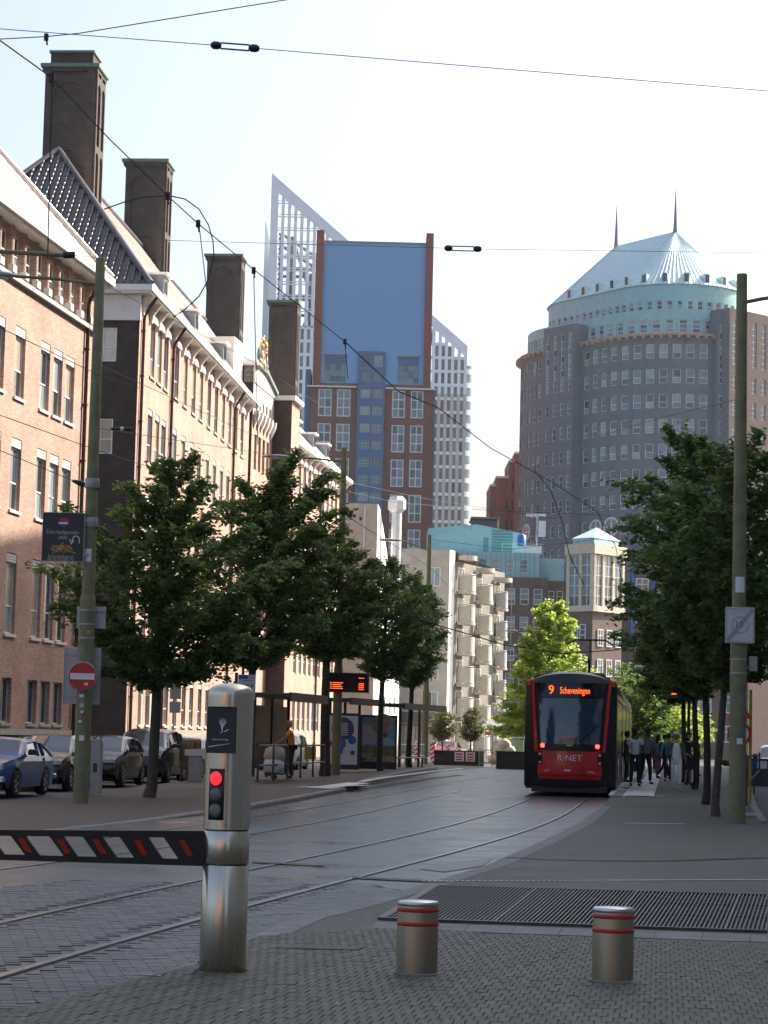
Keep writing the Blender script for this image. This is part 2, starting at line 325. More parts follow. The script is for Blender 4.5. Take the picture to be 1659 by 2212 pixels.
# ------------------------------------------------ right plaza and platform
plaza_pts=[(p.x+.22,p.y,.005) for p in LP]
plaza=struct(link('plaza',None))
PK=[G(1659,1780)+Vector((.145*(y-45),y-45,0)) for y in (30,45,55,62,75,95,120,150)]
PE=[Vector((5.5+1.42+.135*(y-66.8),y,0)) for y in (57,62,75,95,120,150)]
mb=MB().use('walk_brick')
top=[(14,30,.004),(PK[0].x,PK[0].y,.004),(PK[1].x,PK[1].y,.004),(PK[2].x,PK[2].y,.004)]
mb.poly([(-2.4,11.6,.004),(-5.7,3.9,.004),(14,3.9,.004)]+top+[(plaza_pts[-1][0]+.4,57,.004)]+[(x,y,.004) for x,y,z in reversed(plaza_pts)])
mb.build('paving',plaza)
mb=MB().use('walk_brick')
rz_=[.01,.14,.25,.25,.25,.25]
for i in range(5):
    a,b=PE[i],PE[i+1]; c,d=PK[i+3-1],PK[i+3]
    za,zb=Vector((0,0,rz_[i])),Vector((0,0,rz_[i+1]))
    mb.quad(a+za,c+za,d+zb,b+zb); mb.quad(a+za,b+zb,b-Vector((0,0,.2)),a-Vector((0,0,.2))); mb.quad(d+zb,c+za,c-Vector((0,0,.2)),d-Vector((0,0,.2)))
platform=struct(mb.build('platform'))
kerbrun([e+Vector((0,0,z+.01)) for e,z in zip(PE[1:],rz_[1:])][:4],platform,.3,1.2,1)
mb=MB().use('white_line')
def GP(x,y):
    z=.1
    for _ in range(12): z=float(np.interp(G(x,y,z).y,(57,62,75),(.01,.14,.25)))
    return z
for a_,b_,w_ in (((1340,1724),(1358,1690),.7),((1388,1720),(1413,1672),.6),((1354,1719),(1430,1722),.3)):
    n_=8; q=[(a_[0]+(b_[0]-a_[0])*i/n_,a_[1]+(b_[1]-a_[1])*i/n_) for i in range(n_+1)]
    for c_,d_ in zip(q[:-1],q[1:]): band(mb,c_,d_,w_,.014 if w_>.3 else .019,GP(*c_),GP(*d_))
mb.build('tactile_strip',platform)
mb=MB().use('white_line'); band(mb,(1350,1779),(1480,1781),.22,.012); mb.build('stop_line',plaza)
kk=[G(1659+j*60,1780-0) for j in range(1)]
kerbrun([PK[1]+Vector((0,0,.06)),PK[2]+Vector((0,0,.1)),PK[3]+Vector((0,0,.25)),PK[4]+Vector((0,0,.26)),PK[5]+Vector((0,0,.26))],platform,.18,1.2,-1)
struct(MB().use('asphalt').poly([(PK[0].x+.05,25,.0),(60,25,0),(70,260,0),(38,260,0),(PK[-1].x,PK[-1].y,0),(PK[4].x+.02,PK[4].y,0),(PK[1].x+.02,PK[1].y,0)]).build('road'))
# joint line and studded white line across the plaza
mb=MB().use('joint'); q=[(1090,1853),(1170,1858),(1300,1861),(1450,1861),(1659,1854)]
for a,b in zip(q[:-1],q[1:]): band(mb,a,b,.11,.012)
mb.build('joint_line',plaza)
mb=MB().use('white_line')
A,B=G(912,1905),G(1700,1902)
nd=70
for i in range(nd):
    p=A+(B-A)*(i/nd); w=(B-A).length/nd*(.55 if i<34 else .97); w*= .8+.2*random.random() if i<34 else 1
    mb.quad((p.x,p.y-.05,.013),(p.x+w,p.y-.05,.013),(p.x+w,p.y+.05,.013),(p.x,p.y+.05,.013))
mb.build('stud_line',plaza)
# ------------------------------------------------ steel grating let into the plaza
gc=[G(823.5,1989),G(1659+160,2022),G(1659+160,1942),G(941,1917.5)]
grating=thing('floor_grating','wide steel bar grating let into the paving behind the two bollards','grating',gc[0])
o0=Vector(gc[0])
L2=lambda p,z=0: Vector((p.x-o0.x,p.y-o0.y,z))
mb=MB().use('grate_pit').poly([L2(p,.006) for p in gc]); mb.build('pit',grating)
fr=MB().use('grate')
for a,b in zip(gc,gc[1:]+gc[:1]):
    a,b=L2(a),L2(b); d=(b-a).normalized(); nn=Vector((-d.y,d.x,0))*.03; fr.extr([a-nn,a+nn,a+nn+Vector((0,0,.03)),a-nn+Vector((0,0,.03))],b-a)
for t in (.35,.68):
    a,b=L2(gc[0]).lerp(L2(gc[3]),t),L2(gc[1]).lerp(L2(gc[2]),t); fr.extr([a+Vector((0,-.01,.0)),a+Vector((0,.01,0)),a+Vector((0,.01,.02)),a+Vector((0,-.01,.02))],b-a)
fr.build('frame',grating)
nb=104
a0,a1,b0,b1=L2(gc[0]),L2(gc[1]),L2(gc[3]),L2(gc[2])
ax=(b0-a0); l=ax.length
bar=MB().use('grate').box(-.007,.007,0,1,0,.022).mesh('bar')
for i in range(1,nb):
    p,q=a0.lerp(a1,i/nb),b0.lerp(b1,i/nb); d=q-p
    o=link('bar',bar,grating,p+Vector((0,0,.004))); o.rotation_euler=(0,0,math.atan2(-d.x,d.y)); o.scale=(1.6 if i%26==0 else 1,d.length,1.12 if i%26==0 else 1)
mb=MB().use('kerb')
A,B,C_,D_=G(815,1994),G(1830,2028),G(1830,2044),G(800,2008)
nst=10
for i in range(nst):
    a,b=A.lerp(B,i/nst),A.lerp(B,(i+.985)/nst); c,d=D_.lerp(C_,i/nst),D_.lerp(C_,(i+.985)/nst)
    MB().use('kerb').add([d,c,b,a] if 0 else [(c.x,c.y,.0),(d.x,d.y,.0),(b.x,b.y,.0),(a.x,a.y,.0),(c.x,c.y,.011),(d.x,d.y,.011),(b.x,b.y,.011),(a.x,a.y,.011)],[(4,5,6,7),(0,1,5,4),(1,2,6,5),(3,0,4,7),(2,3,7,6)]).build('edging_stone',plaza)
# ------------------------------------------------ foreground pavers, each a brick of its own
region=[Vector((-4.4,9.2,0)),Vector((-3.3,12.0,0)),G(-60,2205),G(180,2152),G(300,2119),G(428,2086),G(560,2026),G(815,2010),G(1720,2049),Vector((4.6,14.2,0)),Vector((4.6,9.2,0))]
RG=[(p.x,p.y) for p in region]
def inside(x,y,P):
    c=False;j=len(P)-1
    for i in range(len(P)):
        if (P[i][1]>y)!=(P[j][1]>y) and x<(P[j][0]-P[i][0])*(y-P[i][1])/(P[j][1]-P[i][1])+P[i][0]: c=not c
        j=i
    return c
COLXY=(G(480,2103).x,G(480,2103).y,.16); B1XY=(G(900,2112).x,G(900,2112).y,.14); B2XY=(G(1323,2128).x,G(1323,2128).y,.14)
bw,bl=.066,.204
rng=random.Random(3)
br=MB()
def brickverts(x,y,w,l,rot,z,tx,ty):
    c,s=math.cos(rot),math.sin(rot); e=.0035
    out=[]
    for zz,ins in ((0,0),(z-.003,0),(z,e)):
        for dx,dy in ((-1,-1),(1,-1),(1,1),(-1,1)):
            a=dx*(w/2-ins); b=dy*(l/2-ins); out.append((x+a*c-b*s,y+a*s+b*c,zz+(a*tx+b*ty if zz else 0)))
    return out
BF=[(8,9,10,11)]+[(i,(i+1)%4,4+(i+1)%4,4+i) for i in range(4)]+[(4+i,4+(i+1)%4,8+(i+1)%4,8+i) for i in range(4)]
protos=[]
for i in range(6):
    m=MB().use('paver%d'%i).add(brickverts(0,0,bw-.0045,bl-.0022,0,.022,0,0),BF).mesh('paver'); protos.append(m)
ang=R(-7); cells=[]
for j in range(-16,42):
    for i in range(-80,84):
        u=i*bw+(bw/2 if j%2 else 0); v=j*bl
        x=u*math.cos(ang)-v*math.sin(ang); y=11.5+u*math.sin(ang)+v*math.cos(ang)
        if not inside(x,y,RG): continue
        if any((x-a)**2+(y-b)**2<c*c for a,b,c in (COLXY,B1XY,B2XY)): continue
        cells.append((y,x))
vis=[(y,x) for y,x in cells if abs(x)<.168*y and y>12.25]
vis.sort(); near=set(vis[:290])
struct(MB().use('joint').poly([(x,y,.0165) for x,y in RG]).build('bedding_sand')) 
foot=struct(link('paved_forecourt',None))
for y,x in cells:
    rr=ang+rng.gauss(0,.012); z=.022+rng.gauss(0,.0011); k=rng.choice((0,0,1,1,2,3,3,4,5))
    if (y,x) in near:
        o=link('paver',protos[k],foot,(x,y,z-.022)); o.rotation_euler=(rng.gauss(0,.006),rng.gauss(0,.009),rr)
    else:
        br.use('paver%d'%k).add(brickverts(x,y,bw-.0045,bl-.0022,rr,z,rng.gauss(0,.009),rng.gauss(0,.006)),BF)
stuff(br.build('pavers',foot))
# bricks of the tram lane near the camera
br=MB(); rot=R(11); RL=[(p.x,p.y) for p in [G(-60,2200),G(180,2152),G(300,2119),G(428,2086),G(560,2026),G(640,1992),G(790,1955),G(880,1928),G(640,1880),G(300,1890),G(-60,1925)]]
for i in range(6): pass
for i,(c,rg) in enumerate([((.058,.072,.074),.45),((.048,.060,.063),.42),((.070,.084,.086),.48)]): mat('setts%d'%i,c,rg,0,.22,25,bump=.3,bscale=90)
for j in range(0,160):
    for i in range(-40,60):
        u=i*.208+(.104 if j%2 else 0); v=j*.073
        x=-4+u*math.cos(rot)-v*math.sin(rot); y=12+u*math.sin(rot)+v*math.cos(rot)
        if y>25 or not inside(x,y,RL) or abs(x)>.185*y: continue
        if any(abs(x-f(y))<.17 for f in RAILS[:3]): continue
        br.use('setts%d'%rng.randrange(3)).add(brickverts(x,y,.205,.069,rot+rng.gauss(0,.008),.0065+rng.gauss(0,.001),rng.gauss(0,.006),rng.gauss(0,.012)),BF)
stuff(br.build('setts',tram_road))

# chewing gum, grit and a few fallen leaves
mat('gum',(.05,.05,.05),.8,0,.2); mat('gum_pale',(.22,.21,.2),.8,0,.2); mat('litter',(.5,.5,.48),.7,0,.1); mat('dry_leaf',(.16,.11,.03),.8,0,.3)
sp=MB(); rs_=random.Random(17)
for i in range(420):
    y=12.3+rs_.random()**1.7*32; x=rs_.uniform(-.168,.168)*y; r_=rs_.choice((.008,.011,.015,.02)); sp.use(rs_.choice(('gum','gum','gum_pale','dry_leaf','gum','litter') if i<400 else ('litter',)))
    z=.0262 if inside(x,y,RG) else (.012 if y<25 else .013)
    a=rs_.random()*6; sp.poly([(x+r_*math.cos(a+t)*rs_.uniform(.6,1.2),y+1.3*r_*math.sin(a+t)*rs_.uniform(.6,1.2),z) for t in (0,1,2,3,4,5)])
stuff(sp.build('street_grit'))
# patched and sunken brickwork beside the rail
mb=MB().use('setts1'); pa=[(905,1878),(985,1862),(1065,1856),(1040,1872),(960,1885)]
mb.poly([tuple(G(*q)+Vector((0,0,.0085))) for q in pa][::-1]); mb.build('patched_setts',tram_road)
for q in ([(760,1895),(960,1905),(965,1909),(762,1899)],[(545,1862),(700,1870),(701,1873),(545,1865)],[(600,2047),(790,2053),(770,2060),(596,2055)]):
    MB().use('paver4').poly([tuple(G(*w)+Vector((0,0,.0275 if w[1]>2030 else .0125))) for w in q][::-1]).build('joint_line',tram_road)
# ================================================================ building helpers
def facade(mb,x0,x1,z0,z1,holes,depth=.3,y=0.,fn=None,reveal=None,wall=None):
    """wall in the xz plane facing -y, with openings that have reveals"""
    xs=sorted(set([x0,x1]+[h[0] for h in holes]+[h[1] for h in holes])); zs=sorted(set([z0,z1]+[h[2] for h in holes]+[h[3] for h in holes]))
    xs=[v for v in xs if x0-1e-6<=v<=x1+1e-6]; zs=[v for v in zs if z0-1e-6<=v<=z1+1e-6]
    f=fn or (lambda x,y,z:(x,y,z))
    if fn:
        nx=[]
        for a,b in zip(xs[:-1],xs[1:]):
            k=max(1,int((b-a)/.8)); nx+=[a+(b-a)*i/k for i in range(k)]
        xs=nx+[xs[-1]]
    if wall: mb.use(wall)
    for a,b in zip(xs[:-1],xs[1:]):
        run=None
        for c,d in zip(zs[:-1],zs[1:]):
            mx,mz=(a+b)/2,(c+d)/2
            solid=not any(h[0]<mx<h[1] and h[2]<mz<h[3] for h in holes)
            if solid:
                if run is None: run=c
                end=d
            if run is not None and (not solid or d==zs[-1]):
                e=end; mb.quad(f(a,y,run),f(b,y,run),f(b,y,e),f(a,y,e)); run=None
    if reveal: mb.use(reveal)
    for a,b,c,d in holes:
        Y=y+depth
        mb.quad(f(a,y,c),f(a,y,d),f(a,Y,d),f(a,Y,c)); mb.quad(f(b,Y,c),f(b,Y,d),f(b,y,d),f(b,y,c))
        mb.quad(f(a,y,c),f(a,Y,c),f(b,Y,c),f(b,y,c)); mb.quad(f(a,Y,d),f(a,y,d),f(b,y,d),f(b,Y,d))
_pm={}
def panemesh(w,h,m):
    k=(round(w,3),round(h,3),m)
    if k not in _pm: _pm[k]=MB().use(m).box(0,w,0,.02,0,h).mesh('pane')
    return _pm[k]
_wm={}
def winframe(w,h,xs,zs,ft,fm,d=.07,bar=None):
    """frame with mullions at xs and transoms at zs"""
    k=(round(w,3),round(h,3),tuple(xs),tuple(zs),ft,fm,d,bar)
    if k not in _wm:
        m=MB().use(fm); b=bar or ft*.7
        m.box(0,ft,0,d,0,h); m.box(w-ft,w,0,d,0,h); m.box(ft,w-ft,0,d,0,ft); m.box(ft,w-ft,0,d,h-ft,h)
        for x in xs: m.box(x-b/2,x+b/2,.004,d,ft,h-ft)
        for z in zs: m.box(ft,w-ft,.008,d,z-b/2,z+b/2)
        _wm[k]=m.mesh('window')
    return _wm[k]
wr=random.Random(11)
def window(parent,loc,w,h,xs=(),zs=(),ft=.06,fm='frame_white',panes=('pane_dark','pane_mid'),rz=0,sub=True,bar=None,name='window'):
    o=link(name,winframe(w,h,xs,zs,ft,fm,bar=bar),parent,loc,rz)
    if sub:
        X=[ft]+list(xs)+[w-ft]; Z=[ft]+list(zs)+[h-ft]
        for a,b in zip(X[:-1],X[1:]):
            for c,d in zip(Z[:-1],Z[1:]): link('pane',panemesh(b-a,d-c,wr.choice(panes)),o,(a,.035,c))
    else: link('pane',panemesh(w-2*ft,h-2*ft,wr.choice(panes)),o,(ft,.035,ft))
    return o
def frame_of(c,m,Y0):
    """Empty frame of a street facade X=c+m*Y starting at Y0: local x along the street, local y into the house"""
    return Vector((c+m*Y0,Y0,0)), math.atan2(1,m)
def chimney(parent,x,y,z0,z1,w,d,extra=0.):
    """w across the street, d along; local frame of the house: x along street, y inwards"""
    o=link('chimney',None,parent,(x,y,0))
    mb=MB().use('brick_chimney'); mb.box(-d/2,d/2,-w/2,w/2,z0,z1-.5); mb.build('shaft',o)
    n=2; hh=(z1-.7-(z0+2.2))/n
    fr=MB().use('brick_chimney')
    def archwall(M,W_,cols):
        fr.M=M; t=.11
        cw=(W_-.02)/cols
        for c in range(cols):
            a=-W_/2+c*cw; b=a+cw; st=.34 if cols==1 else .16
            fr.box(a+.003,a+st,-t,0,z0+1.0,z1-.5); fr.box(b-st,b-.003,-t,0,z0+1.0,z1-.5)
            for k in range(n):
                zb=z0+2.2+k*hh; zt=zb+hh; r=(cw-2*st)/2; zc=zt-.35-r
                fr.box(a+st,b-st,-t,0,zb-.16,zb) if k==0 else None
                arc=[(a+st+r-r*math.cos(math.pi*i/10),zc+r*math.sin(math.pi*i/10)) for i in range(11)]
                fr.extr([(px,0,pz) for px,pz in arc]+[(b-st,0,zt),(a+st,0,zt)],(0,-t,0))
        fr.M=Matrix()
    archwall(Matrix.Translation((-d/2,0,0))@Matrix.Rotation(R(-90),4,'Z'),w-.05,1)
    archwall(Matrix.Translation((0,-w/2,0)),d-.05,2)
    fr.build('arched_panel',o)
    cp=MB().use('brick_chimney'); cp.box(-d/2-.12,d/2+.12,-w/2-.12,w/2+.12,z1-.5,z1-.28); cp.use('cap_green').box(-d/2-.22,d/2+.22,-w/2-.22,w/2+.22,z1-.28,z1-.1)
    if extra: cp.use('brick_dark').box(-d/2+.2,d/2-.2,-w/2+.2,w/2-.2,z1-.1,z1-.1+extra); cp.use('cap_green').box(-d/2+.12,d/2-.12,-w/2+.12,w/2-.12,z1-.1+extra,z1+extra+.02)
    cp.build('cap',o); return o
def downpipe(parent,x,z0,z1,y=-.1):
    mb=MB().use('pipe_dark').tube([(x,y,z0),(x,y,z1-.5),(x,y-.05,z1-.3),(x-.0,y-.55,z1+.5)],.075,8)
    z=z0+1
    while z<z1-.5: mb.box(x-.1,x+.1,y-.09,0,z,z+.06); z+=2.1
    mb.build('downpipe',parent)
# ================================================================ near brick office building
NBo,NBr=frame_of(-24,.15,52); k=1.0112
nb=thing('brick_office','tan brick office block at far left with attic windows below a white gutter','building',NBo,NBr)
U=lambda Y:(Y-52)*k
NL=U(85.63)
starts=[(74.08,1.13),(76.32,1.12),(79.2,1.1),(80.73,1.11),(82.24,1.13)]
starts+=[(y-11.0,w) for y,w in starts[1:]]+[(y-22,w) for y,w in starts[1:] if y-22>54]
rows=[(12.7,15.12),(8.87,11.32),(4.72,7.43)]
holes=[];W_=[]
for y,w in starts:
    a=U(y);b=a+w*k
    for z0,z1 in rows: holes.append((a,b,z0,z1)); W_.append((a,b,z0,z1))
    holes.append((a-.05,b-.05,1.75,3.25)); W_.append((a-.05,b-.05,1.75,3.25))
at_x=[NL-1.05-i*1.36 for i in range(23)]
att=[(x-.98,x,16.72,18.1) for x in at_x if x-.98>.2]
mb=MB(); facade(mb,0,NL,0,18.3,holes+att,.24,wall='brick_near'); mb.use('brick_near').box(0.01,NL-.01,.3,12,0,18.3)
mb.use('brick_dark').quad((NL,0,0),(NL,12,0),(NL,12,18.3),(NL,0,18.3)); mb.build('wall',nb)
for a,b,z0,z1 in W_:
    h=z1-z0
    if z1>4: 
        window(nb,(a,.11,z0),b-a,h-.32,(),(.95,),.07,panes=('pane_pale','pane_mid','pane_mid','pane_curtain','pane_dark'))
        m=MB().use('blind_box')
        for q in range(3): m.box(a+.02,b-.02,.02,.24,z1-.31+q*.1,z1-.31+q*.1+.088)
        m.build('blind_box',nb)
    else: window(nb,(a,.13,z0),b-a,h,((b-a)/2,),(),.06,'frame_grey',panes=('pane_dark',))
    MB().use('stone_white' if z1>4 else 'stone_grey').box(a-.06,b+.06,-.07,.25,z0-.1,z0-.001).build('sill',nb)
for a,b,z0,z1 in att:
    window(nb,(a,.1,z0),b-a,z1-z0,(),(.7,),.06,panes=('pane_mid','pane_dark','pane_pale'))
    MB().use('brick_near').lathe([(.15,16.95),(.15,18.3)],10,cx=b+.19,cy=.02).build('half_column',nb)
    MB().use('stone_white').box(b+.0,b+.38,-.2,.15,16.7,16.95).build('column_base',nb)
mb=MB().use('stone_grey').box(-.02,NL+.02,-.16,.02,16.5,16.66); mb.build('ledge',nb)
mb=MB().use('stone_grey').box(0,NL,-.09,.01,1.35,1.55); mb.use('brick_dark').box(0,NL,-.05,.01,0,1.35); mb.build('plinth',nb)
mb=MB().use('gutter_white').box(-.5,NL+.5,-.5,.3,18.3,18.4); mb.box(-.5,NL+.6,-.62,-.36,18.4,18.7); mb.box(NL+.32,NL+.6,-.36,12,18.4,18.7); mb.build('gutter',nb)
mb=MB().use('roof_tile'); e,rz,ry=18.66,26.4,6.2; rx=NL+.45-5.6
mb.quad((-.5,-.45,e),(NL+.45,-.45,e),(rx,ry,rz),(-.5,ry,rz)); mb.poly([(NL+.45,-.45,e),(NL+.45,12.9,e),(rx,ry,rz)]); mb.quad((NL+.45,12.9,e),(-.5,12.9,e),(-.5,ry,rz),(rx,ry,rz)); 
roof=mb.build('roof',nb)
# tile courses on the street side of the roof
n_c=26
for i in range(n_c):
    t0,t1=i/n_c,(i+1)/n_c
    p=lambda t,x:(x,-.45+(ry+.45)*t,e+(rz-e)*t)
    xe=NL+.45-5.6*t0-.02
    a=Vector(p(t0,-.5)); b=Vector(p(t0,xe)); c=Vector(p(t1,NL+.45-5.6*t1)); d=Vector(p(t1,-.5)); u=Vector((0,-.7,.72))
    MB().use('roof_tile').add([a+u*.05,b+u*.05,c+u*.012,d+u*.012,a,b],[(0,1,2,3),(4,5,1,0)]).build('tile_course',roof)
mb=MB().use('roof_tile').tube([(NL+.5,-.5,e+.1),(rx,ry,rz+.1),(-.5,ry,rz+.1)],.13,8); mb.build('ridge_cap',roof)
downpipe(nb,U(84.55),0,17.9)
# ================================================================ long brick ministry building
LBo,LBr=frame_of(-20,.083,103.65); k2=1.0034
lb=thing('brick_ministry_building','long tan brick building with four tall dark chimneys and white bracketed eaves','building',LBo,LBr)
V=lambda Y:(Y-103.65)*k2
LL=V(139.6)
wy=[106.43,108.26,110.04,113.15,115.69,118.37,120.75,123.5,126.0,128.6,131.1,133.6,136.1]
LR=[(18.2,20.75),(14.1,16.68),(10.0,12.6),(5.9,8.5),(1.9,4.2)]
holes=[(V(y),V(y)+1.22,a,b) for y in wy for a,b in LR]
mb=MB(); facade(mb,0,LL,0,21.5,holes,.22,wall='brick_tan'); mb.use('brick_tan').box(.3,LL,.3,11,0,21.5)
# end wall facing the camera, in the shade-darkened brick
M0=mb.M; mb.M=Matrix.Rotation(R(-90),4,'Z')   # facade x -> local -y
def endx(px,py):
    p=at(px,py,103.65); return (p-LBo).length*(-1 if p.x>LBo.x else 1)
ew=[]
for (xa,ya,xb,yb) in ((221,706,250,780),(214,903,241,980)):
    p,q=at(xa,ya,103.65),at(xb,yb,103.65); ew.append((-abs(p.x-LBo.x),-abs(q.x-LBo.x),q.z,p.z))
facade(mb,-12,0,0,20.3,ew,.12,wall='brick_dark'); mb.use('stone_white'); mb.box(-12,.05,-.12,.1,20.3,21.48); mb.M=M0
mb.build('wall',lb)
for (a,b,c,d),pn in zip(ew,('pane_pale','pane_curtain')):
    w=window(lb,(0,0,0),b-a,d-c,(),((d-c)*.42,),.07,panes=(pn,)); w.location=(.05,-a,c); w.rotation_euler=(0,0,R(-90))
for i,y in enumerate(wy):
    for a,b in LR:
        window(lb,(V(y),.09,a),1.22,b-a,(),((b-a)*.36,),.07,panes=('pane_mid','pane_dark','pane_pale','pane_pale','pane_curtain') if a>10 else ('pane_dark','pane_mid'))
        MB().use('stone_cream').box(V(y)-.06,V(y)+1.28,-.08,.25,a-.1,a-.001).build('sill',lb)
        if a<18: MB().use('blind_box').box(V(y)+.02,V(y)+1.2,.03,.22,b-.26,b-.002).build('blind_box',lb)
def bracket(parent,x,z,s=1.):
    pts=[(x-.13,0,z-1.3*s),(x-.13,-.14,z-1.2*s),(x-.13,-.2,z-.7*s),(x-.13,-.35,z-.4*s),(x-.13,-.8*s,z),(x-.13,0,z)]
    MB().use('stone_white').extr(pts,(.26,0,0)).build('bracket',parent)
def head_stone(parent,x,w,z):
    """rounded white stone above a top floor window"""
    m=MB().use('stone_white'); n=8
    pts=[(x+w/2-(w/2+.05)*math.cos(math.pi*i/n),-.12,z+.36*math.sin(math.pi*i/n)) for i in range(n+1)]
    m.extr(pts,(0,.3,0)); m.build('head_stone',parent)
for i,y in enumerate(wy):
    head_stone(lb,V(y),1.22,20.76)
    nx=wy[i+1] if i+1<len(wy) else y+2.5
    bracket(lb,(V(y)+1.22+V(nx))/2,21.5,.72)
bracket(lb,.35,21.5,.72); bracket(lb,V(wy[0])-.35,21.5,.72)
mb=MB().use('gutter_white').box(-.55,LL,-.55,.3,21.5,21.6); mb.box(-.65,LL,-.65,-.38,21.6,21.88); mb.box(-.65,-.38,-.38,12.2,21.6,21.88); mb.box(-.55,0,.3,12.2,21.5,21.6); mb.build('gutter',lb)
e,rz,ry,ax=21.84,30.3,6.0,V(111.7)
mb=MB().use('roof_tile'); RE=V(185)
mb.quad((-.5,-.5,e),(LL,-.5,e),(LL,ry,rz),(ax,ry,rz)); mb.quad((LL,0.5,e+1.0),(V(158),0.5,e+1.0),(V(158),ry,rz+.001),(LL,ry,rz+.001))
mb.quad((V(158),12.5,e),(-.5,12.5,e),(ax,ry,rz),(V(158),ry,rz))
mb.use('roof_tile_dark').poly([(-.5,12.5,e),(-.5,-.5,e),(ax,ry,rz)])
lroof=mb.build('roof',lb)
# pantiles on the hip end, column by column
A=Vector((-.5,ry,e)); top=Vector((ax,ry,rz)); sl=(top-A); S=sl.length; sd=sl.normalized(); nh=Vector((-sd.z,0,sd.x))
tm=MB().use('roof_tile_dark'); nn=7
vs=[];fs=[]
for j,(l,hh) in enumerate(((0,.012),(.46,.05))):
    for i in range(nn): t=math.pi*i/(nn-1); vs.append((-.085*math.cos(t),l,hh+.13*math.sin(t)))
for i in range(nn-1): fs.append((i,i+1,nn+i+1,nn+i))
fs.append(tuple(range(nn-1,-1,-1)))
tm.smooth=True; tm.add(vs,fs); tile=tm.mesh('roof_tile')
ncol=36; cw=13.0/ncol; rowl=.42; cand=[]
for c in range(ncol):
    y=-.5+(c+.5)*cw; lim=S*(1-abs(y-ry)/6.5)
    r=0
    while (r+.6)*rowl<lim: cand.append((y,r)); r+=1
cand.sort(key=lambda q:q[0]+.5-.9*q[1]*.42)
fr_=Matrix((( 0,sd.x,nh.x),(-1,sd.y,nh.y),(0,sd.z,nh.z)))
big=MB()
for n_,(y,r) in enumerate(cand):
    p=Vector((A.x,y,A.z))+sd*(r*rowl)
    if n_<290:
        o=link('roof_tile',tile,lroof); o.matrix_local=Matrix.Translation(p)@fr_.to_4x4()
    else: big.M=Matrix.Translation(p)@fr_.to_4x4(); big.use('roof_tile_dark'); big.smooth=True; big.add(vs,fs)
stuff(big.build('roof_tiles',lroof))
mb=MB().use('roof_tile_dark').tube([(-.55,-.55,e+.1),(ax,ry,rz+.1),(V(158),ry,rz+.1)],.16,8); mb.tube([(-.55,12.5,e+.1),(ax,ry,rz+.1)],.16,8); mb.build('ridge_cap',lroof)
# courses on the street slope
n_c=24
for i in range(n_c):
    t0,t1=i/n_c,(i+1)/n_c
    p=lambda t,x:Vector((x,-.5+(ry+.5)*t,e+(rz-e)*t)); u=Vector((0,-.79,.61)); x0=-.5+(ax+.5)*t0+.15; x1=-.5+(ax+.5)*t1+.15
    a,b,c,d=p(t0,x0),p(t0,LL-.02),p(t1,LL-.02),p(t1,x1)
    MB().use('roof_tile').add([a+u*.05,b+u*.05,c+u*.012,d+u*.012,a,b],[(0,1,2,3),(4,5,1,0)]).build('tile_course',lroof)
def dormer(parent,x,t,ry=ry,e=e,rz=rz):
    y=-.5+(ry+.5)*t; z=e+(rz-e)*t; m=MB().use('lead')
    m.box(x-.55,x+.55,y-.05,y+1.3,z-.2,z+1.0); m.use('gutter_white').box(x-.68,x+.68,y-.25,y+1.5,z+1.0,z+1.12)
    m.use('pane_dark').box(x-.4,x+.4,y-.07,y-.04,z+.15,z+.85); m.build('dormer',parent)
for Y in (111.5,121,131): dormer(lroof,V(Y),.13)
downpipe(lb,.55,0,21.0); downpipe(lb,V(112.1),0,21.0); downpipe(lb,V(133.0),0,21.0)
chimney(lb,V(114.8),ry,25.5,35.5,2.6,2.1,.65); chimney(lb,V(135.5),ry,25.5,35.9,2.4,2.0); chimney(lb,V(166.5),ry,24,36.8,2.45,1.9); chimney(lb,V(183),ry-2.3,22,36.6,2.2,1.8)
# ---- centre bay with the carved coat of arms
m2=.14
cb_o=Vector((-8.30,140.6,0)); cb_r=math.atan2(1,m2)
def sub(name,o,r): 
    e_=link(name,None,None,o,r); FLAT.append(e_); return e_
FLAT=[]
def flatten(parent):
    """hand the pieces of the helper frames over to the building itself"""
    P=Matrix.LocRotScale(parent.location,parent.rotation_euler,None).inverted()
    for e_ in FLAT:
        Q=P@Matrix.LocRotScale(e_.location,e_.rotation_euler,None)
        for c in [o for o in COL.objects if o.parent==e_]:
            M=Q@Matrix.LocRotScale(c.location,c.rotation_euler,None); c.parent=parent; c.location=M.to_translation(); c.rotation_euler=M.to_euler()
        bpy.data.objects.remove(e_)
    FLAT.clear()
bay=sub('centre_bay',cb_o,cb_r); CBL=6.9
hz=[(.9+i*1.35,.9+i*1.35+.8,18.0,20.2) for i in range(4)]+[(.9+i*1.35,.9+i*1.35+.8,13.2,16.4) for i in range(4)]+[(.9+i*1.35,.9+i*1.35+.8,8.4,11.6) for i in range(4)]
mb=MB(); facade(mb,0,CBL,0,21.3,hz,.3,wall='brick_tan'); mb.use('brick_tan').box(.02,CBL,.4,6,0,21.3)
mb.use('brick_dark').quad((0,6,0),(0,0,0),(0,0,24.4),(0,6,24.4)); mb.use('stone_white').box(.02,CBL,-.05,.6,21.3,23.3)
mb.build('wall',bay)
for a,b,c,d in hz: window(bay,(a,.2,c),b-a,d-c,(),((d-c)*.4,),.06)
m=MB().use('stone_white')
for i in range(6):
    x=.35+i*1.12; m.extr([(x,-.05,20.5),(x,-.35,21.2),(x,-.4,21.6),(x,-.05,21.6)],(.3,0,0))
m.build('corbel_table',bay)
for i in range(5): MB().use('brick_dark').box(.75+i*1.12,1.3+i*1.12,-.07,-.04,21.2,22.4).build('niche',bay)
MB().use('stone_white').extr([(0,-.12,23.3),(CBL,-.12,23.3),(CBL,-.12,23.55),(CBL*.5,-.12,24.35),(0,-.12,24.4)],(0,.7,0)).build('gable',bay)
